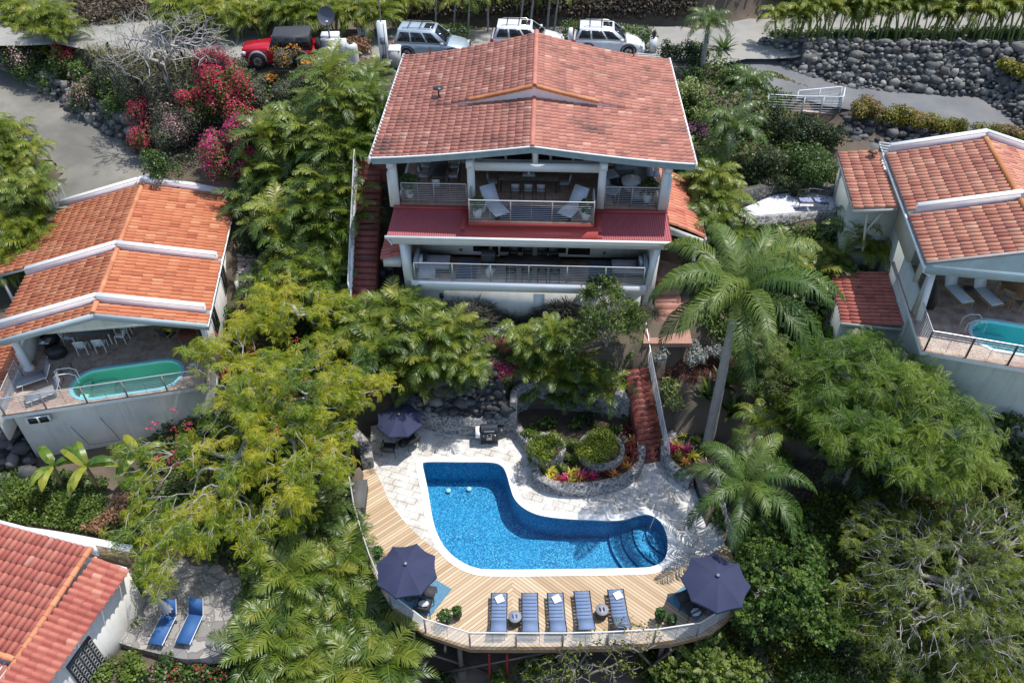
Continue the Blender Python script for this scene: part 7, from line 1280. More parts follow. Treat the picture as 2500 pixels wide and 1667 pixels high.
def tree(name, label, base, ells, ntip, temps, mat, bark, rt=.2, cat='tree', sc=(.8, 1.2), low=-.25, fork=None, twig=.012, dens=1.0, tilt=.4, group=None, bare=0, clump=3.2, csig=.2, inner=.25, lv=.2):
    """base (x,y,z) world; ells: list of (dx,dy,dz,rx,ry,rz) crown lobes relative to base"""
    T = thing(name, label, cat, base, 0, group); E = np.array(ells, float); w = E[:, 3] * E[:, 4]; k = rng.choice(len(E), ntip, p=w / w.sum()); d = rng.normal(size=(ntip, 3)); d[:, 2] = np.abs(d[:, 2]) * .9 + low * rng.random(ntip); d /= np.linalg.norm(d, axis=1)[:, None]
    P = E[k, :3] + d * E[k, 3:] * (rng.uniform(.5, 1.02, ntip) ** .5)[:, None]
    nc = max(6, int(ntip / clump)); ci = rng.integers(0, nc, ntip); off = rng.normal(size=(ntip, 3)) * csig; P = P[ci] + off * np.array([1, 1, .7]); fork = np.array(fork if fork is not None else (0, 0, max(.8, E[:, 2].mean() * .45)))
    s1 = P[rng.choice(ntip, max(5, ntip // 45), replace=False)]; s1 = fork + (s1 - fork) * .45; s2 = P[rng.choice(ntip, max(10, ntip // 9), replace=False)]; s2 = fork + (s2 - fork) * .78
    g = G(); g.tube([(0, 0, -.6), tuple(fork * .5 + rng.normal(0, .05, 3)), tuple(fork)], [rt * 1.3, rt, rt * .8], 8)
    ND = np.concatenate([fork[None], s1, s2, P]); dd = np.linalg.norm(ND - fork, axis=1); o_ = np.argsort(dd); ND = ND[o_]; dd = dd[o_]; par = np.zeros(len(ND), int); cnt_ = np.ones(len(ND))
    for i in range(1, len(ND)): w2 = ((ND[:i] - ND[i]) ** 2).sum(1) + .12 * dd[:i] ** 2 * 0 + .02 * np.maximum(0, .9 * dd[i] - dd[:i]) * 0; ok = dd[:i] < dd[i] * .93 + 1e-6; w2 = np.where(ok, w2, 1e9) if ok.any() else w2; par[i] = int(np.argmin(w2))
    for i in range(len(ND) - 1, 0, -1): cnt_[par[i]] += cnt_[i]
    R_ = np.minimum(twig * cnt_ ** .42, rt * .75)
    for i in range(1, len(ND)):
        a, b = ND[par[i]], ND[i]; L0 = np.linalg.norm(b - a)
        if L0 < 1e-3: continue
        m = (a + b) / 2 + rng.normal(0, .09, 3) * L0; m[2] += .06 * L0; g.tube([tuple(a), tuple(m), tuple(b)], [min(R_[par[i]], R_[i] * 1.35), R_[i], R_[i] * .85], 6 if R_[i] > .05 else 3, cap=False)
    g.build('trunk', bark, T); c = G(); L = P if not bare else P[rng.random(len(P)) > bare]; L = np.concatenate([L, L[rng.integers(0, len(L), int(len(L) * inner))] * .9 + .1 * fork])
    cs = s2 if len(s2) else L; ln_ = np.argmin(((L[:, None, :] - cs[None, :, :]) ** 2).sum(-1), 1); rb = rng.normal(0, lv, len(cs))[ln_] + rng.normal(0, .1, len(L)); stamp(c, L, temps, sc, tilt, rb); c.build('crown', mat, T); return T
TWIGB = M('grey_twigs', (.30, .285, .26), (.20, .19, .17), 4, .9)
SPR = [mk_spray() for _ in range(6)]; SPF = [mk_spray(6, .46, 9, .10, .03, .5, -.9) for _ in range(5)]; TUF = [mk_tuft() for _ in range(6)]; TUS = [mk_tuft(16, .09, .17) for _ in range(6)]; TUB = [mk_tuft(11, .2, .24, .48) for _ in range(5)]
def gb(px, py, z=None): w = ray(px, py); return (w[0], w[1], w[2] if z is None else z)
b1 = gb(640, 1120)
def rel(b, px, py, z, rx, ry, rz): p = at(px, py, z); return (p[0] - b[0], p[1] - b[1], z - b[2], rx, ry, rz)
tree('flame_tree', 'huge spreading tree with yellow green feathery leaves, between the left house and the pool', b1, [rel(b1, 700, 960, 5.2, 3.0, 2.2, 1.6), rel(b1, 800, 900, 4.8, 2.0, 1.8, 1.3), rel(b1, 590, 1040, 4.6, 2.0, 1.8, 1.4), rel(b1, 700, 1120, 4.2, 2.6, 2, 1.4), rel(b1, 400, 1130, 3.2, 2.0, 1.3, 1.0), rel(b1, 880, 960, 4.2, 1.3, 1.2, .9), rel(b1, 360, 1290, 2.2, 1.5, 1.0, .7), rel(b1, 820, 1010, 4.4, 1.5, 1.3, 1.0), rel(b1, 500, 1290, 2.6, 2.2, 1.3, 1.0), rel(b1, 640, 1280, 2.8, 1.8, 1.2, .9), rel(b1, 430, 1380, 2.0, 1.3, .8, .6), rel(b1, 850, 1050, 3.6, 1.2, 1.4, 1.0), rel(b1, 560, 860, 5.2, 1.6, 1.4, 1.0), rel(b1, 790, 1200, 3.0, 1.0, 1.4, .8), rel(b1, 640, 1190, 3.8, 2.0, 1.4, 1.0)], 1500, SPR, FLAMB, PALEB, .24, sc=(.65, 1.15), tilt=.6, twig=.011, clump=7, csig=.3, inner=0, lv=.26, fork=(.2, .2, 2.2))
b2 = gb(690, 830)
tree('flame_tree', 'bushy yellow green tree with bright tips right of the left house, above the huge one', b2, [rel(b2, 680, 730, 5.6, 1.5, 1.4, 1.2), rel(b2, 740, 760, 5.8, 2.0, 1.5, 1.3), rel(b2, 860, 780, 5.2, 1.5, 1.2, 1.0), rel(b2, 640, 800, 5.2, 1.1, 1.2, 1.0), rel(b2, 720, 680, 5.8, 1.4, 1.1, .9)], 560, SPR, FLAMB, PALEB, .14, sc=(.65, 1.1), clump=7, csig=.28, inner=0, lv=.26)
g = G(); leaves(g, [(b1[0] + rng.uniform(-3.5, 3), b1[1] + rng.uniform(-3, 4), rng.uniform(4, 5.8)) for _ in range(26)], 420, .3, .1); tag(g.build('red_blossoms', REDFL), 'scattered red blossoms in the huge yellow green tree', 'blossoms', kind='stuff')
b3 = gb(2110, 1090)
tree('feathery_tree', 'wide green feathery tree below the right house terrace', b3, [rel(b3, 2080, 900, 6.4, 2.0, 1.6, 1.3), rel(b3, 2190, 960, 6.4, 2.2, 1.8, 1.4), rel(b3, 2130, 1050, 5.6, 2.4, 1.7, 1.3), rel(b3, 2300, 1060, 5.6, 2.0, 1.6, 1.2), rel(b3, 2250, 1130, 5.0, 1.8, 1.2, 1.0), rel(b3, 2020, 980, 5.6, 1.3, 1.2, 1.0), rel(b3, 2350, 1130, 5.0, 1.3, 1.0, .8), rel(b3, 1990, 880, 6.2, .9, .8, .7), rel(b3, 2130, 860, 7.2, 1.0, .8, .7)], 800, SPF, FEATH, BARK, .2, sc=(1.0, 1.6), tilt=.6)
b4 = gb(1990, 1050); tree('small_tree', 'loose olive green small tree left of the wide feathery one', b4, [rel(b4, 1960, 1000, 3.8, 1.2, 1.0, 1.2), rel(b4, 1930, 1040, 3.2, .9, .8, .9)], 150, TUF, OLIVE, BARK, .08)
b5 = gb(2300, 1450)
tree('sparse_tree', 'sprawling half bare tree with grey limbs and olive leaves at the bottom right', b5, [rel(b5, 2300, 1400, 2.2, 3.4, 2.6, 1.6), rel(b5, 2150, 1290, 2.4, 1.9, 1.3, 1.0), rel(b5, 2400, 1280, 3.0, 2.2, 1.6, 1.2), rel(b5, 2450, 1500, 1.6, 2.2, 1.8, 1.2), rel(b5, 2250, 1560, .6, 2.4, 1.6, 1.1), rel(b5, 2120, 1470, 1.2, 1.6, 1.2, 1.0), rel(b5, 2420, 1640, -.4, 2.2, 1.2, 1.0)], 1500, SPR, OLIVE, PALEB, .17, sc=(.5, .95), bare=.38, twig=.012, clump=4, csig=.34, inner=0, lv=.25, tilt=.7)
b6 = gb(2480, 1120); tree('small_leaved_tree', 'dark small leaved tree at the right edge below the turquoise pool', b6, [rel(b6, 2480, 1040, 4.4, 1.5, 1.3, 1.5), rel(b6, 2490, 950, 5.6, .9, .9, 1.2), rel(b6, 2500, 1140, 3.2, 1.6, 1.2, 1.0)], 420, TUF, BUSHG, BARK, .12)
b7 = gb(1480, 860); tree('round_tree', 'bright green rounded tree before the right part of the lower balcony', b7, [rel(b7, 1490, 780, 6.0, 1.45, 1.2, 1.3), rel(b7, 1420, 820, 5.2, .9, .8, .9), rel(b7, 1540, 800, 5.6, .8, .8, .9)], 380, TUS, BUSHB, BARK, .1)
b8 = gb(1475, 770); tree('dark_shrub_tree', 'darker leafy shrub rising behind the bright green rounded tree', b8, [rel(b8, 1470, 715, 6.4, .95, .6, .8)], 120, TUS, BUSHG, BARK, .06)
b9 = gb(2010, 800); tree('sea_grape', 'sea grape with big round glossy leaves, left of the low side roof', b9, [rel(b9, 2000, 690, 6.2, 1.5, 1.2, 1.4), rel(b9, 2080, 740, 5.8, 1.1, 1.0, 1.2), rel(b9, 1960, 760, 5.4, 1.1, 1.0, 1.2), rel(b9, 2050, 830, 4.8, .9, .8, 1.0)], 330, TUB, BUSHG, BARK, .1)
b10 = gb(1900, 1520); tree('round_tree', 'dense mid green rounded tree right of the deck', b10, [rel(b10, 1900, 1420, .8, 2.2, 1.7, 1.5), rel(b10, 1960, 1500, .2, 1.8, 1.3, 1.2), rel(b10, 1840, 1480, .2, 1.5, 1.2, 1.2), rel(b10, 1940, 1350, 1.0, 1.3, 1.1, 1.0), rel(b10, 1870, 1330, 1.0, 1.0, .9, .9)], 950, TUF, MIDG, PALEB, .16, clump=4)
b11 = gb(1430, 1640); tree('twiggy_tree', 'thin leaved twiggy tree in front of the middle of the deck railing', b11, [rel(b11, 1440, 1610, -.6, 1.8, 1.0, 1.2), rel(b11, 1540, 1560, .4, 1.3, .5, 1.3), rel(b11, 1350, 1640, -1.2, 1.2, .7, .9)], 300, [mk_tuft(5, .09, .2) for _ in range(5)], OLIVE, BARK, .07, bare=.3, low=-.6)
b12 = gb(1745, 1640); tree('round_tree', 'bright green bush at the bottom edge below the right end of the deck', b12, [rel(b12, 1720, 1600, -1.2, 1.3, .9, 1.0), rel(b12, 1790, 1650, -1.6, 1.0, .8, .9), rel(b12, 1660, 1650, -1.8, .9, .7, .8)], 330, TUF, BUSHB, BARK, .08)
b13 = gb(1885, 880); tree('small_tree', 'light yellow green feathery shrub right of the royal palm trunk', b13, [rel(b13, 1850, 850, 5, 1.2, .9, .9), rel(b13, 1900, 900, 4.2, 1.1, .9, .9), rel(b13, 1830, 930, 3.6, 1.0, .9, .9)], 260, SPF, BUSHB, BARK, .08, sc=(.6, .9))
b14 = gb(1260, 1690); tree('small_tree', 'leafy green shrub below the middle of the deck at the bottom edge', b14, [rel(b14, 1330, 1640, -2, .9, .6, .7), rel(b14, 1250, 1670, -2.4, .8, .6, .6)], 120, TUF, BUSHB, BARK, .06)
bt = gb(415, 215); tree('bare_tree', 'almost leafless grey branched tree with dark hanging pods, upper left', bt, [rel(bt, 400, 100, 12.6, 3.6, 2.6, 1.8), rel(bt, 330, 150, 11.6, 2.2, 1.6, 1.3), rel(bt, 500, 130, 12.0, 2.2, 1.5, 1.3)], 620, SPF, YAREC, PALEB, .13, bare=.88, twig=.011, inner=0, sc=(.35, .6), csig=.3, clump=2, fork=(0, 0, 1.3))
g = G()
for k in range(60): p = at(rng.uniform(240, 480), rng.uniform(80, 190), 12); g.tube([(p[0], p[1], 11.6), (p[0] + .03, p[1], 11.1)], .035, 4)
tag(g.build('seed_pods', BLK), 'dark hanging seed pods of the bare grey tree', 'seed pods', kind='stuff')
# ---- shrubs
def bush(px, py, r, lb, lm=BUSHG, n=None, sz=.10, fm=None, fn=0, h=None, name='shrub', fl=.75, cat='shrub', fs=.1, twigs=True, z=None):
    h = h or r * 1.0; w = ray(px, py, h * .8)
    if z is not None: q = at(px, py, z + h * .8); w = (q[0], q[1], z)
    T = thing(name, lb, cat, w); k = max(5, int(9 * r)); C = [(0, 0, h * .5)] + [(r * .68 * cos(a) * rng.uniform(.35, 1.1), r * .68 * sin(a) * rng.uniform(.35, 1.1), h * rng.uniform(.3, .85)) for a in rng.uniform(0, 6.28, k)]; R = np.array([(r * .5, r * .5, h * .45)] + [(r * .36 * s, r * .36 * s, h * .32 * s) for s in rng.uniform(.55, 1.4, k)])
    n = n or int(1500 * r * r * (.1 / sz) ** 1.6); g = G(); leaves(g, C, n, R, sz, .35); g.build('foliage', lm, T)
    if fm: g = G(); kk = rng.choice(len(C), max(2, int(len(C) * fl)), replace=False); leaves(g, [tuple(np.array(C[i]) + (0, 0, .05)) for i in kk], fn or n // 2, R[kk] * 1.06, fs, .8); g.build('flowers', fm, T)
    if twigs:
        g = G()
        for c in C: g.tube([(0, 0, -.2), (c[0] * .5, c[1] * .5, c[2] * .5), c], [.035, .025, .012], 4)
        g.build('stems', BARK, T)
    return T
B_ = [
 (520, 145, 1.5, 'crimson bougainvillea, topmost of the red mass at the upper left', BUSHT, REDFL), (548, 195, 1.7, 'crimson bougainvillea in the middle of the red mass', BUSHG, REDFL), (485, 228, 1.4, 'crimson bougainvillea at the left of the red mass', BUSHG, REDFL), (575, 262, 1.6, 'bright red bougainvillea at the right of the red mass', BUSHG, REDFL),
 (590, 322, 1.5, 'magenta bougainvillea below the red mass', BUSHG, PINKF), (522, 358, 1.5, 'pinkish red bougainvillea above the back of the orange roof', BUSHG, PINKF), (595, 390, 1.2, 'magenta bougainvillea nearest the back right corner of the orange roof', BUSHG, PINKF),
 (385, 395, 1.2, 'green shrub with a few purple flowers behind the ridge of the orange roof', BUSHG, None), (352, 262, 1.5, 'green shrub with red blooms under the bare tree', BUSHT, REDFL), (432, 292, 1.6, 'greyish shrub with salmon blooms beside the red mass', BUSHT, PALEP), (410, 330, 1.1, 'dull green shrub over the grey rocks', BUSHT, None),
 (70, 130, 1.8, 'green shrub with pink specks at the far upper left', BUSHG, PALEP), (130, 155, 1.7, 'rounded green shrub above the boulder wall, upper left', BUSHG, None), (165, 145, 1.0, 'shrub with orange red blooms above the boulder wall', BUSHG, REDFL), (205, 200, 1.7, 'shrub with pale lilac blooms above the boulder wall', BUSHG, PALEP), (258, 195, 1.6, 'dark green shrub left of the bare tree trunk', BUSHG, None), (180, 190, 1.0, 'shrub with tiny white pink blooms beside the boulder wall', BUSHG, PALEP), (300, 240, 1.6, 'green shrub below the bare tree', BUSHG, None),
 (690, 125, 1.2, 'golden orange bougainvillea in front of the red car', BUSHT, ORNGF), (770, 155, 1.1, 'golden bougainvillea in front of the white cabinet', BUSHT, ORNGF), (660, 188, .7, 'yellow orange bougainvillea below the red car', BUSHT, ORNGF), (620, 205, 1.2, 'grey green twiggy shrub left of the yellow blooms', BUSHT, None), (700, 205, 1.1, 'grey green twiggy shrub below the yellow blooms', BUSHT, None), (590, 165, .9, 'grey shrub at the front wheel of the red car', BUSHT, None), (740, 195, .45, 'small vivid purple flowering shrub in the thicket', BUSHG, PINKF),
 (870, 105, 1.0, 'coppery leaved shrub below the satellite dish', COPPR, None), (890, 150, .9, 'coppery shrub beside the white utility pillar', COPPR, None), (850, 165, .7, 'low shrub hiding the white pressure tank', BUSHT, None),
 (625, 540, .9, 'dark shrub with pink blooms right of the orange roof', BUSHD, PINKF), (690, 560, .8, 'dark shrub with a violet flower beside the thicket', BUSHD, LILAC), (825, 600, 1.0, 'shrub covered with lilac flowers beside the side steps', BUSHT, LILAC), (610, 600, .8, 'green shrub beside the pale paving stones', BUSHD, None), (870, 560, .6, 'low dark shrub beside the white stair wall', BUSHD, None),
 (1050, 110, .9, 'clipped green shrub behind the left edge of the big roof', BUSHG, None), (1100, 105, .8, 'green shrub under the thin trunked palms', BUSHG, None),
 (1645, 115, 1.0, 'dark clipped shrub behind the back right corner of the big roof', BUSHD, None), (1700, 120, 1.0, 'dark shrub beside the bushy palm', BUSHD, None), (1690, 170, 1.0, 'broad leaved green shrub right of the big roof', BUSHG, None), (1688, 215, 1.1, 'pale green shrub right of the big roof', PALEG, None), (1705, 265, 1.0, 'whitish green shrub further down the right of the big roof', PALEG, None), (1695, 305, .9, 'purple leaved shrub right of the big roof', PURPL, None), (1790, 170, 1.1, 'green leafy shrub beside the start of the driveway', BUSHG, None),
 (1905, 290, 1.2, 'dark glossy shrub below the pink ramp', BUSHD, None), (1960, 310, 1.2, 'dark twiggy shrub right below the pink ramp', BUSHD, None), (2030, 320, 1.1, 'dark twiggy shrub next to the boulder bank', BUSHD, None), (1990, 395, 1.7, 'big round glossy green shrub above the white patio', BUSHG, None), (1880, 380, 1.3, 'dark green shrub left of the big round one', BUSHD, None), (1820, 390, 1.0, 'dark shrub above the left end of the white patio', BUSHD, None), (1870, 440, .8, 'greyish small shrub above the left end of the bench patio', BUSHT, None), (1940, 440, 1.0, 'dark low shrub behind the garden bench', BUSHD, None),
 (1700, 860, .9, 'silvery leaved shrub left of the royal palm', SILV, None), (1755, 850, .8, 'silvery leaved shrub touching the royal palm trunk', SILV, None), (1620, 850, .8, 'silvery green shrub at the top of the brick steps', SILV, None),
 (1642, 965, 1.1, 'variegated pale yellow shrub right of the brick steps', PALEG, None), (1228, 905, .9, 'green shrub with pink blooms above the barbecue', BUSHB, PINKF), (1140, 935, .8, 'pale green shrub on the bank left of the pink blooms', PALEG, None), (1300, 1040, .6, 'yellow green small shrub behind the left round planter', BUSHB, None), (1520, 960, .7, 'green shrub beside the top of the curved stone wall', BUSHG, None),
 (30, 1200, 1.1, 'bright green shrub at the left edge above the brown stone wall', BUSHB, None), (285, 1240, 1.0, 'reddish twiggy shrub right of the banana plants', COPPR, None), (230, 1280, .7, 'brownish shrub at the end of the brown stone wall', COPPR, None),
 (230, 1640, 1.0, 'bright green shrub at the bottom edge beside the coral roof', BUSHB, None), (310, 1630, .9, 'green shrub below the flagstone patio', BUSHB, None), (390, 1640, .9, 'green shrub with pale blooms below the two blue loungers', BUSHG, PALEP), (455, 1640, .9, 'shrub with red blooms at the bottom edge', BUSHG, REDFL), (530, 1640, 1.0, 'green shrub with few red blooms at the bottom edge', BUSHG, REDFL), (610, 1610, 1.2, 'pale green leafy shrub at the lower right of the flagstones', BUSHG, None), (650, 1660, 1.0, 'green shrub at the bottom edge below the palms', BUSHG, None),
 (1760, 1260, .8, 'green shrub outside the white railing under the drooping palm', BUSHG, None), (1900, 1110, .9, 'light green shrub right of the drooping palm', BUSHB, None), (1880, 1240, 1.2, 'leafy green shrub below the drooping palm', BUSHG, None), (1960, 1240, .8, 'small green shrub on the brown slope', BUSHG, None),
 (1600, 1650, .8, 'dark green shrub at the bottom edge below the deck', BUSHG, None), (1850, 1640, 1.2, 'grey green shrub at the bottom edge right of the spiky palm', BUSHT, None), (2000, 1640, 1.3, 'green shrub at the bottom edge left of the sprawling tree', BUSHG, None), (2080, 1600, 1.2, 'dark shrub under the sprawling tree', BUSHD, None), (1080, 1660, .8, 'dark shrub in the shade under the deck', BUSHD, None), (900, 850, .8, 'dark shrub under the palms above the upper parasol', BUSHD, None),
]
B_ += [(20, 95, 1.3, 'green shrub at the top left beside the upper road edge', BUSHG, None), (110, 112, 1.3, 'dull green shrub under the top left palms', BUSHT, PALEP), (200, 158, 1.2, 'green shrub above the middle of the left boulder wall', BUSHG, None), (160, 118, 1.1, 'reddish shrub below the top left palms', BUSHG, REDFL), (250, 160, 1.1, 'green shrub just left of the bare tree crown', BUSHT, None), (320, 200, 1.2, 'dull green shrub at the foot of the bare tree', BUSHT, None), (345, 330, 1.2, 'green shrub on the lower end of the left boulder wall', BUSHG, REDFL)]
for px, py, r, lb, lm, fm in B_: bush(px, py, r, lb, lm, fm=fm, sz=.11 if lm not in (BUSHT, SILV) else .09, fn=int((900 if py < 1500 else 130) * r * r) if fm in (REDFL, PINKF) else int((420 if fm is not ORNGF else 700) * r * r), fl=.8 if fm in (REDFL, PINKF, ORNGF) else .6, h=(1.35 * r if px < 640 and py < 420 else None))
# flowering hedge along the drive
for k, (px, py, r, fm) in enumerate(((2105, 255, 1.0, COPPR), (2150, 262, .95, COPPR), (2195, 275, .9, None), (2240, 283, .9, COPPR), (2285, 292, .95, None), (2335, 300, .95, None), (2405, 305, .9, None), (2455, 318, .9, COPPR), (2500, 325, .9, COPPR))): bush(px, py, r, 'yellow green hedge shrub along the driveway, %s from the left' % ORD[k], HEDGE, fm=fm, fn=500, fs=.08, h=.95, name='hedge_shrub')
def hedge(nm, lb, pts, w, h, lm, n, sz=.1):
    T = thing(nm, lb, 'hedge'); g = G(); C = []
    for a, b in zip(pts[:-1], pts[1:]):
        a, b = np.array(a), np.array(b); m = max(2, int(np.linalg.norm(b - a) / .35)); C += [tuple(a + (b - a) * k / m + np.array([0, 0, h * .5])) for k in range(m)]
    leaves(g, C, n, np.array([(w, w, h * .55)] * len(C)), sz, .4); g.build('foliage', lm, T)
hedge('clipped_hedge', 'long clipped green hedge behind the back right edge of the big roof', [at(1385, 106, 10.6), at(1590, 122, 10.6)], .75, 1.4, BUSHG, 7000); hedge('clipped_hedge', 'short clipped hedge behind the back left edge of the big roof', [at(1020, 115, 10.6), at(1150, 108, 10.6)], .65, 1.3, BUSHG, 3000)
hedge('yellow_grass_border', 'narrow border of yellow green grass along the left side of the driveway', [at(1885, 195, 9.9), at(1930, 215, 9.7), at(1995, 238, 9.5)], .4, .4, HEDGE, 2600, .16); hedge('yellow_grass_tuft', 'yellow green plants on top of the boulder wall at the right edge', [at(2450, 170, 11), at(2520, 200, 11)], .5, .6, HEDGE, 1400, .16)
# ---- strap leaved plants
def mk_strap(mat, n=40, L=.55, w=.05, up=(.5, 1.5), curve=1.2, name='spiky_plant', cat='plant', label=''):
    T = thing(name, label, cat); g = G()
    for k in range(n):
        az = k * 2.4 + rng.uniform(-.3, .3); f = k / n; a0 = up[0] + (up[1] - up[0]) * f; l = L * rng.uniform(.75, 1.15); p = np.zeros(3); P = [p.copy()]; a = a0
        for q in range(4): p = p + np.array([cos(a), 0, sin(a)]) * l / 4; P.append(p.copy()); a -= curve / 4
        V = []
        for q, (p, ww) in enumerate(zip(P, (w * .6, w, w * .9, w * .6, .004))): V += [(p[0], -ww / 2, p[2] + .02), (p[0], ww / 2, p[2] + .02)]
        g.add(rotz(V, az), [(2 * q, 2 * q + 2, 2 * q + 3, 2 * q + 1) for q in range(4)], np.clip(rng.normal(f, .15), 0, 1))
    g.build('leaves', mat, T); return T
VS = variants(lambda: mk_strap(SPIKE, 70, .75, .035), 3)
k = 0
for row, y0 in enumerate((752, 770, 788)):
    for px in np.arange(1085 + 12 * row, 1400, 27): w = ray(px, y0 - 6, .3); VS[rng.integers(3)].put(w, rng.uniform(0, 6), 'dark spiky plant below the plain lower wall, %s from left, %s row' % (ORD[int((px - 1085) // 27)], ORD[row]), sc=float(rng.uniform(.8, 1.25)), group='dark spiky plants below the main house')
for k, px in enumerate((1550, 1575, 1600)): w = ray(px, 755, .3); VS[k].put(w, 1.0 * k, 'dark spiky plant at the right foot of the main house, %s of three' % ORD[k], sc=.9, group='dark spiky plants below the main house')
bc = {'yellow': [(0, (.12, .16, .02)), (.5, (.45, .40, .04)), (1, (.65, .55, .08))], 'orange': [(0, (.14, .12, .02)), (.5, (.50, .20, .05)), (1, (.65, .36, .10))], 'magenta': [(0, (.16, .02, .04)), (.5, (.42, .02, .09)), (1, (.6, .08, .18))], 'dark red': [(0, (.03, .02, .015)), (.5, (.14, .025, .02)), (1, (.30, .07, .04))], 'green and yellow': [(0, (.02, .05, .012)), (.5, (.08, .12, .02)), (1, (.36, .36, .08))]}
BR = {k: Proto(lambda m=leafmat('bromeliad_' + k.replace(' ', '_'), v, .35, .2): mk_strap(m, 26, .36, .075, (.25, 1.35), .9, 'bromeliad', 'bromeliad')) for k, v in bc.items()}
L = [(1315, 1136, 'yellow'), (1345, 1150, 'yellow'), (1342, 1168, 'yellow'), (1360, 1170, 'dark red'), (1392, 1155, 'yellow'), (1382, 1168, 'magenta'), (1391, 1177, 'yellow'), (1408, 1148, 'yellow'), (1412, 1166, 'yellow'), (1420, 1160, 'magenta'), (1446, 1160, 'magenta'), (1470, 1152, 'dark red'), (1485, 1155, 'dark red'), (1500, 1158, 'orange'), (1506, 1142, 'dark red'), (1518, 1135, 'orange'), (1524, 1122, 'orange'), (1532, 1138, 'orange'), (1545, 1128, 'dark red'), (1552, 1112, 'dark red'), (1540, 1105, 'dark red'), (1535, 1088, 'dark red'), (1555, 1082, 'dark red'), (1548, 1070, 'orange'), (1540, 1050, 'dark red'), (1398, 1126, 'green and yellow'), (1320, 1075, 'green and yellow')]
cnt = {}
for px, py, c in sorted(L): cnt[c] = cnt.get(c, 0) + 1; x, y, _ = at(px, py, .55); BR[c].put((x, y, .42), rng.uniform(0, 6), '%s bromeliad in the curved stone planter, %s of its colour from the left' % (c, ORD[cnt[c] - 1]), sc=float(rng.uniform(.85, 1.25)), group='bromeliads in the curved planter')
cnt = {}
for px, py, c in ((1643, 1092, 'magenta'), (1676, 1098, 'magenta'), (1658, 1110, 'yellow'), (1672, 1124, 'orange'), (1652, 1085, 'yellow'), (1690, 1110, 'yellow'), (1670, 1060, 'green and yellow'), (1695, 1048, 'green and yellow'), (1700, 1070, 'green and yellow'), (1720, 1055, 'green and yellow'), (1720, 1100, 'green and yellow')): cnt[c] = cnt.get(c, 0) + 1; x, y, _ = at(px, py, .7); BR[c].put((x, y, .5), rng.uniform(0, 6), '%s bromeliad at the foot of the royal palm, %s of its colour' % (c, ORD[cnt[c] - 1]), sc=float(rng.uniform(1, 1.4)), group='bromeliads by the royal palm')
bush(1335, 1086, 1.08, 'twiggy clipped bush in the left round stone planter', OLIVE, sz=.08, h=1.15, z=.8, n=4200); bush(1468, 1084, 1.28, 'twiggy clipped bush in the right round stone planter', OLIVE, sz=.08, h=1.15, z=.75, n=5400)
for px, py, r, lm, lb in ((1400, 1075, .55, BUSHG, 'green plant between the two round stone planters'), (1300, 1110, .4, BUSHB, 'green plant left of the left round planter'), (1440, 1010, .6, BUSHD, 'dark leafy plant at the foot of the curved stone wall'), (1340, 1020, .6, BUSHG, 'green plant at the left foot of the curved stone wall'), (1385, 1110, .4, BUSHG, 'small green plant in front of the gap between the round planters'), (1535, 1010, .45, BUSHG, 'green plant beside the brick steps inside the curved bed')): bush(px, py, r, lb, lm, h=r, z=.42)
bush(1372, 1137, .4, 'low yellow green plant between the bromeliads and left round planter', BUSHB, h=.35, z=.42); bush(1400, 1030, .5, 'dark low plants behind the two round planters', BUSHG, h=.5, z=.4); bush(1285, 1052, .45, 'yellow green plant at the back left of the curved planter', BUSHB, h=.5, z=.4); bush(1500, 1040, .45, 'small green plant behind the right round planter', BUSHG, h=.4, z=.4)
VG = variants(lambda: mk_strap(BUSHG, 60, .8, .08, (.3, 1.4), 1.3, 'strap_leaved_plant'), 2)
for k, (px, py) in enumerate(((300, 1480), (320, 1440), (270, 1530), (340, 1410), (355, 1375), (290, 1515), (315, 1510))): VG[k % 2].put(ray(px, py, .4), k, 'glossy strap leaved plant between coral roof and blue loungers, number %s' % ORD[k], group='strap leaved plants beside the coral roof')
VB = variants(lambda: mk_strap(BUSHG, 14, 1.3, .22, (.8, 1.45), .8, 'broad_leaved_plant'), 2)
for k, (px, py, lb) in enumerate(((1770, 100, 'upright broad leaved plant beside the driveway entrance'), (1690, 185, 'broad leaved plant beside the back right of the big roof'), (1735, 950, 'broad leaved plant just left of the royal palm trunk'), (1790, 990, 'broad leaved plant just right of the royal palm trunk'), (1770, 920, 'broad leaved plant behind the royal palm trunk'))): VB[k % 2].put(ray(px, py, .7), k * 1.3, lb)
def mk_banana():
    T = thing('banana_plant', '', 'banana plant'); g = G(); g.tube([(0, 0, -.2), (.05, 0, .7), (.1, 0, 1.3)], [.10, .08, .05], 8); g.build('stem', M('banana_stem', (.25, .2, .12), (.16, .14, .06), 4, .7), T); g = G()
    for k in range(7):
        az = k * 2.1 + rng.uniform(-.3, .3); a = rng.uniform(.7, 1.2); p = np.array([.1, 0, 1.25]); P = [p.copy()]
        for q in range(9): p = p + np.array([cos(a), 0, sin(a)]) * .17; P.append(p.copy()); a -= .22
        W_ = [.02, .08, .17, .2, .21, .2, .19, .16, .1, .01]; rows = []
        r0 = rng.random()
        for s in (-1, 1):
            V = [];
            for q in range(10): V += [(P[q][0], 0, P[q][2]), (P[q][0] + rng.normal(0, .02), s * W_[q], P[q][2] - W_[q] * .35 + rng.normal(0, .02))]
            g.add(rotz(np.array(V) - (.1, 0, 0), az) + (.1, 0, 0), [(2 * q, 2 * q + 2, 2 * q + 3, 2 * q + 1) for q in range(9)], np.clip(rng.normal(r0, .12, 9), 0, 1))
    g.build('leaves', BANAN, T); return T
PBN = variants(mk_banana, 3)
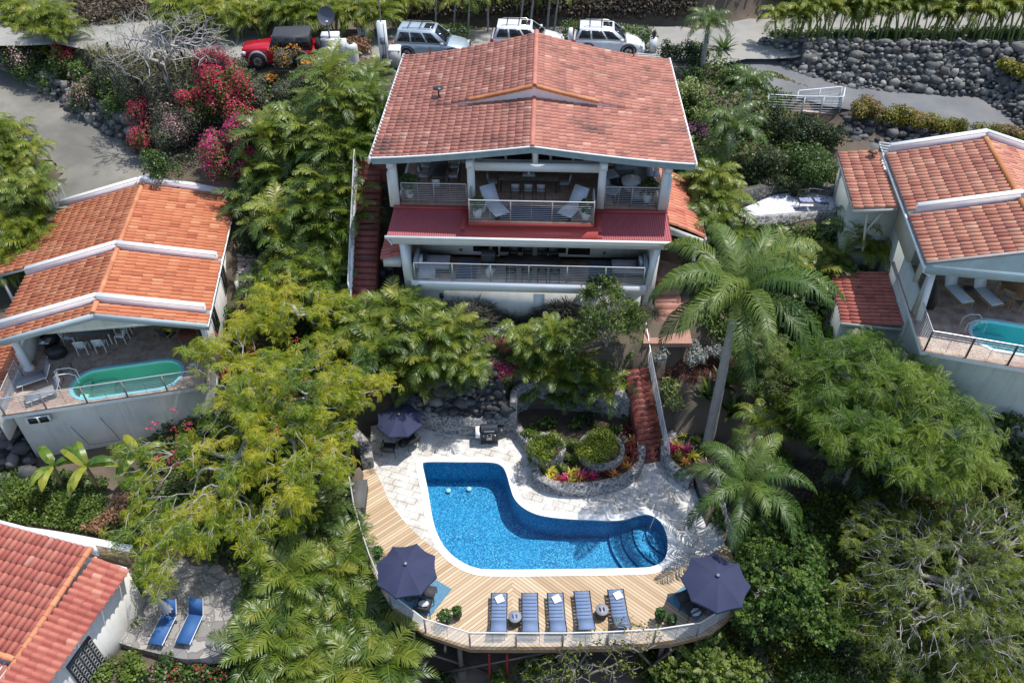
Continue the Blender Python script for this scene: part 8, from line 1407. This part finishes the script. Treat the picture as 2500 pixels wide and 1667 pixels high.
for k, (px, py, s, lb) in enumerate(((130, 1150, 1.1, 'banana plant, leftmost of the three below the left house wall'), (220, 1155, 1.15, 'banana plant in the middle, before the plain wall of the left house'), (345, 1110, 1.0, 'banana plant half hidden by the branches of the huge tree'))): PBN[k].put(ray(px, py, 1.1), k * 2.0 + .4, lb, sc=s)
# ---- ground cover: too fine to count
EXCL = [[(1790, 470), (2070, 465), (2075, 560), (1800, 560)], [(1520, 880), (1610, 880), (1650, 1140), (1570, 1140)], [(850, 430), (930, 430), (940, 740), (850, 740)], [(1930, 240), (2060, 240), (2060, 290), (1930, 290)], [(1140, 805), (1280, 805), (1280, 850), (1140, 850)]]
def cover(nm, lb, P, n, mat, sz, hh=.25, tem=None):
    xs = [p[0] for p in P]; ys = [p[1] for p in P]; g = G(); Q = []
    U = rng.uniform(size=(n * 3, 2)); 
    for u, v in U:
        x, y = min(xs) + u * (max(xs) - min(xs)), min(ys) + v * (max(ys) - min(ys))
        if inpoly(x, y, P) and not any(inpoly(x, y, E_) for E_ in EXCL): Q.append((x, y))
        if len(Q) >= n: break
    Q = np.array(Q); u = (Q[:, 0] - 1250) / CF; v = (Q[:, 1] - 833.5) / CF; D = np.stack([u, cos(CT) - v * sin(CT), -sin(CT) - v * cos(CT)], -1); t = np.full(len(Q), 12.0); 
    for _ in range(260):
        p = D * t[:, None]; hgt = CH + p[:, 2] - HTG(p[:, 0], p[:, 1]); t = t + np.where(hgt > .02, np.clip(hgt * .5, .03, 1.5), 0)
    p = D * t[:, None]; p[:, 2] += CH + rng.uniform(0, hh, len(p)); ok = (p[:, 1] < 75); stamp(g, p[ok], tem or [mk_tuft(5, sz, sz * 2) for _ in range(6)], (.7, 1.4)); return tag(g.build(nm, mat), lb, 'ground cover', kind='stuff')
GXX = np.arange(-60, 60, .4); GYY = np.arange(4, 80, .4); GZZ = HT(*np.meshgrid(GXX, GYY, indexing='ij'))
def HTG(x, y):
    i = np.clip((x + 60) / .4, 0, len(GXX) - 2); j = np.clip((y - 4) / .4, 0, len(GYY) - 2); a = i.astype(int); b = j.astype(int); f = i - a; h = j - b
    return GZZ[a, b] * (1 - f) * (1 - h) + GZZ[a + 1, b] * f * (1 - h) + GZZ[a, b + 1] * (1 - f) * h + GZZ[a + 1, b + 1] * f * h
cover('undergrowth', 'dark leafy undergrowth under the palm thicket left of the main house', [(620, 200), (930, 170), (900, 560), (870, 740), (640, 760), (590, 450)], 3500, BUSHG, .16)
cover('undergrowth', 'dark green undergrowth beneath the huge yellow green tree and bottom palms', [(260, 1350), (540, 760), (860, 760), (860, 1400), (1000, 1520), (1000, 1680), (560, 1680), (600, 1400), (400, 1330)], 6500, BUSHG, .16, .5)
cover('undergrowth', 'green undergrowth on the bank between the house and the pool', [(860, 780), (1200, 800), (1560, 850), (1560, 960), (1240, 960), (1100, 960), (880, 920)], 2600, BUSHG, .14, .3)
cover('undergrowth', 'mixed undergrowth on the slope between the main house and the right house', [(1700, 100), (1860, 200), (2000, 300), (2060, 460), (2140, 500), (2150, 720), (1900, 900), (1720, 820), (1640, 560), (1640, 300)], 5200, BUSHG, .15, .35)
cover('undergrowth', 'tangled undergrowth and scrub at the bottom right', [(1560, 1600), (1850, 1300), (2050, 1180), (2500, 1100), (2600, 1680), (1560, 1700)], 8000, OLIVE, .12, .6)
cover('undergrowth', 'low scrub round the foot of the feathery tree', [(1800, 850), (2200, 850), (2500, 960), (2500, 1150), (2000, 1120), (1850, 1000)], 3500, BUSHG, .13, .6)
cover('ground_cover', 'bright green creeping ground cover above the brown stone wall', [(0, 1225), (110, 1215), (250, 1225), (260, 1310), (120, 1285), (0, 1270)], 2400, BUSHB, .09, .15); cover('ground_cover', 'shaded green ground cover behind the bright strip', [(0, 1130), (260, 1170), (260, 1230), (0, 1220)], 1700, BUSHG, .09, .12)
cover('dry_brush', 'dry brown brush on the bank behind the road', [(940, -20), (1700, -20), (1690, 45), (1500, 50), (960, 55)], 6500, BROWN, .14, .9); cover('dry_brush', 'dark dry brush on the bank at the top left', [(160, -20), (480, -20), (470, 40), (200, 70)], 3500, BROWN, .14, .9)
cover('undergrowth', 'green scrub under the flowering shrubs at the upper left', [(40, 110), (300, 150), (600, 150), (620, 400), (420, 420), (330, 300), (120, 200)], 4200, BUSHT, .12, .5)
cover('roadside_grass', 'thin dry grass on the verge between the upper road and the shrubs', [(180, 105), (560, 140), (600, 170), (480, 200), (260, 170)], 2200, HEDGE, .06, .08); cover('roadside_plants', 'green plants at the foot of the young palms above the boulder wall', [(1880, 85), (2500, 78), (2500, 100), (1880, 98)], 1500, BUSHG, .14, .25)
cover('roadside_scrub', 'green scrub on the bank at the very top right behind the upper road', [(1880, -20), (2500, -20), (2500, 8), (1880, 8)], 1200, BUSHG, .2, .8)
cover('mulch', 'red brown mulch on the garden beds right of the brick steps', [(1600, 890), (1800, 870), (1800, 940), (1620, 930)], 1500, M('bark_mulch', (.16, .05, .03), (.09, .03, .02), 4, .9), .06, .05); cover('leaf_litter', 'fallen brown leaves on the bare slope right of the pool terrace', [(1930, 1120), (2150, 1130), (2150, 1240), (2000, 1280), (1920, 1200)], 2200, BROWN, .07, .05)
g = G(); 
for k in range(160): x, y, _ = at(rng.uniform(290, 590), rng.uniform(1400, 1590), -.42); g.box(x - .03, x + .03, y - .025, y + .025, -.42, -.405, rng.uniform(0, 3))
tag(g.build('fallen_petals', M('pale_petals', (.6, .58, .55))), 'pale petals scattered over the flagstone patio', 'petals', kind='stuff')

cover('leaf_litter', 'brown leaf litter along the foot of the boulder wall beside the driveway', [(1858, 125), (1950, 175), (2060, 205), (2200, 220), (2400, 230), (2400, 243), (2200, 233), (2050, 217), (1940, 188), (1856, 140)], 1500, COPPR, .035, .02)
cover('leaf_litter', 'brown leaf litter along the foot of the boulder wall beside the lower road', [(0, 190), (130, 262), (330, 400), (290, 415), (100, 290), (0, 222)], 1500, COPPR, .035, .02)
cover('roadside_grass', 'patchy dry grass along the near edge of the upper road at the top left', [(0, 108), (200, 118), (240, 150), (0, 140)], 900, HEDGE, .06, .08)
cover('hillside_scrub', 'green scrub on the hillside past the right edge of the picture', [(2490, 350), (3000, 300), (3100, 1700), (2490, 1700)], 6000, BUSHG, .2, .8)
cover('hillside_scrub', 'green scrub on the hillside past the left edge of the picture', [(-600, 560), (-60, 560), (-60, 1250), (-20, 1700), (-600, 1700)], 5000, BUSHG, .2, .8)
cover('hillside_scrub', 'dry green scrub on the slope behind the upper road', [(-400, -260), (2900, -260), (2900, -25), (-400, -25)], 6000, OLIVE, .3, 1.0)
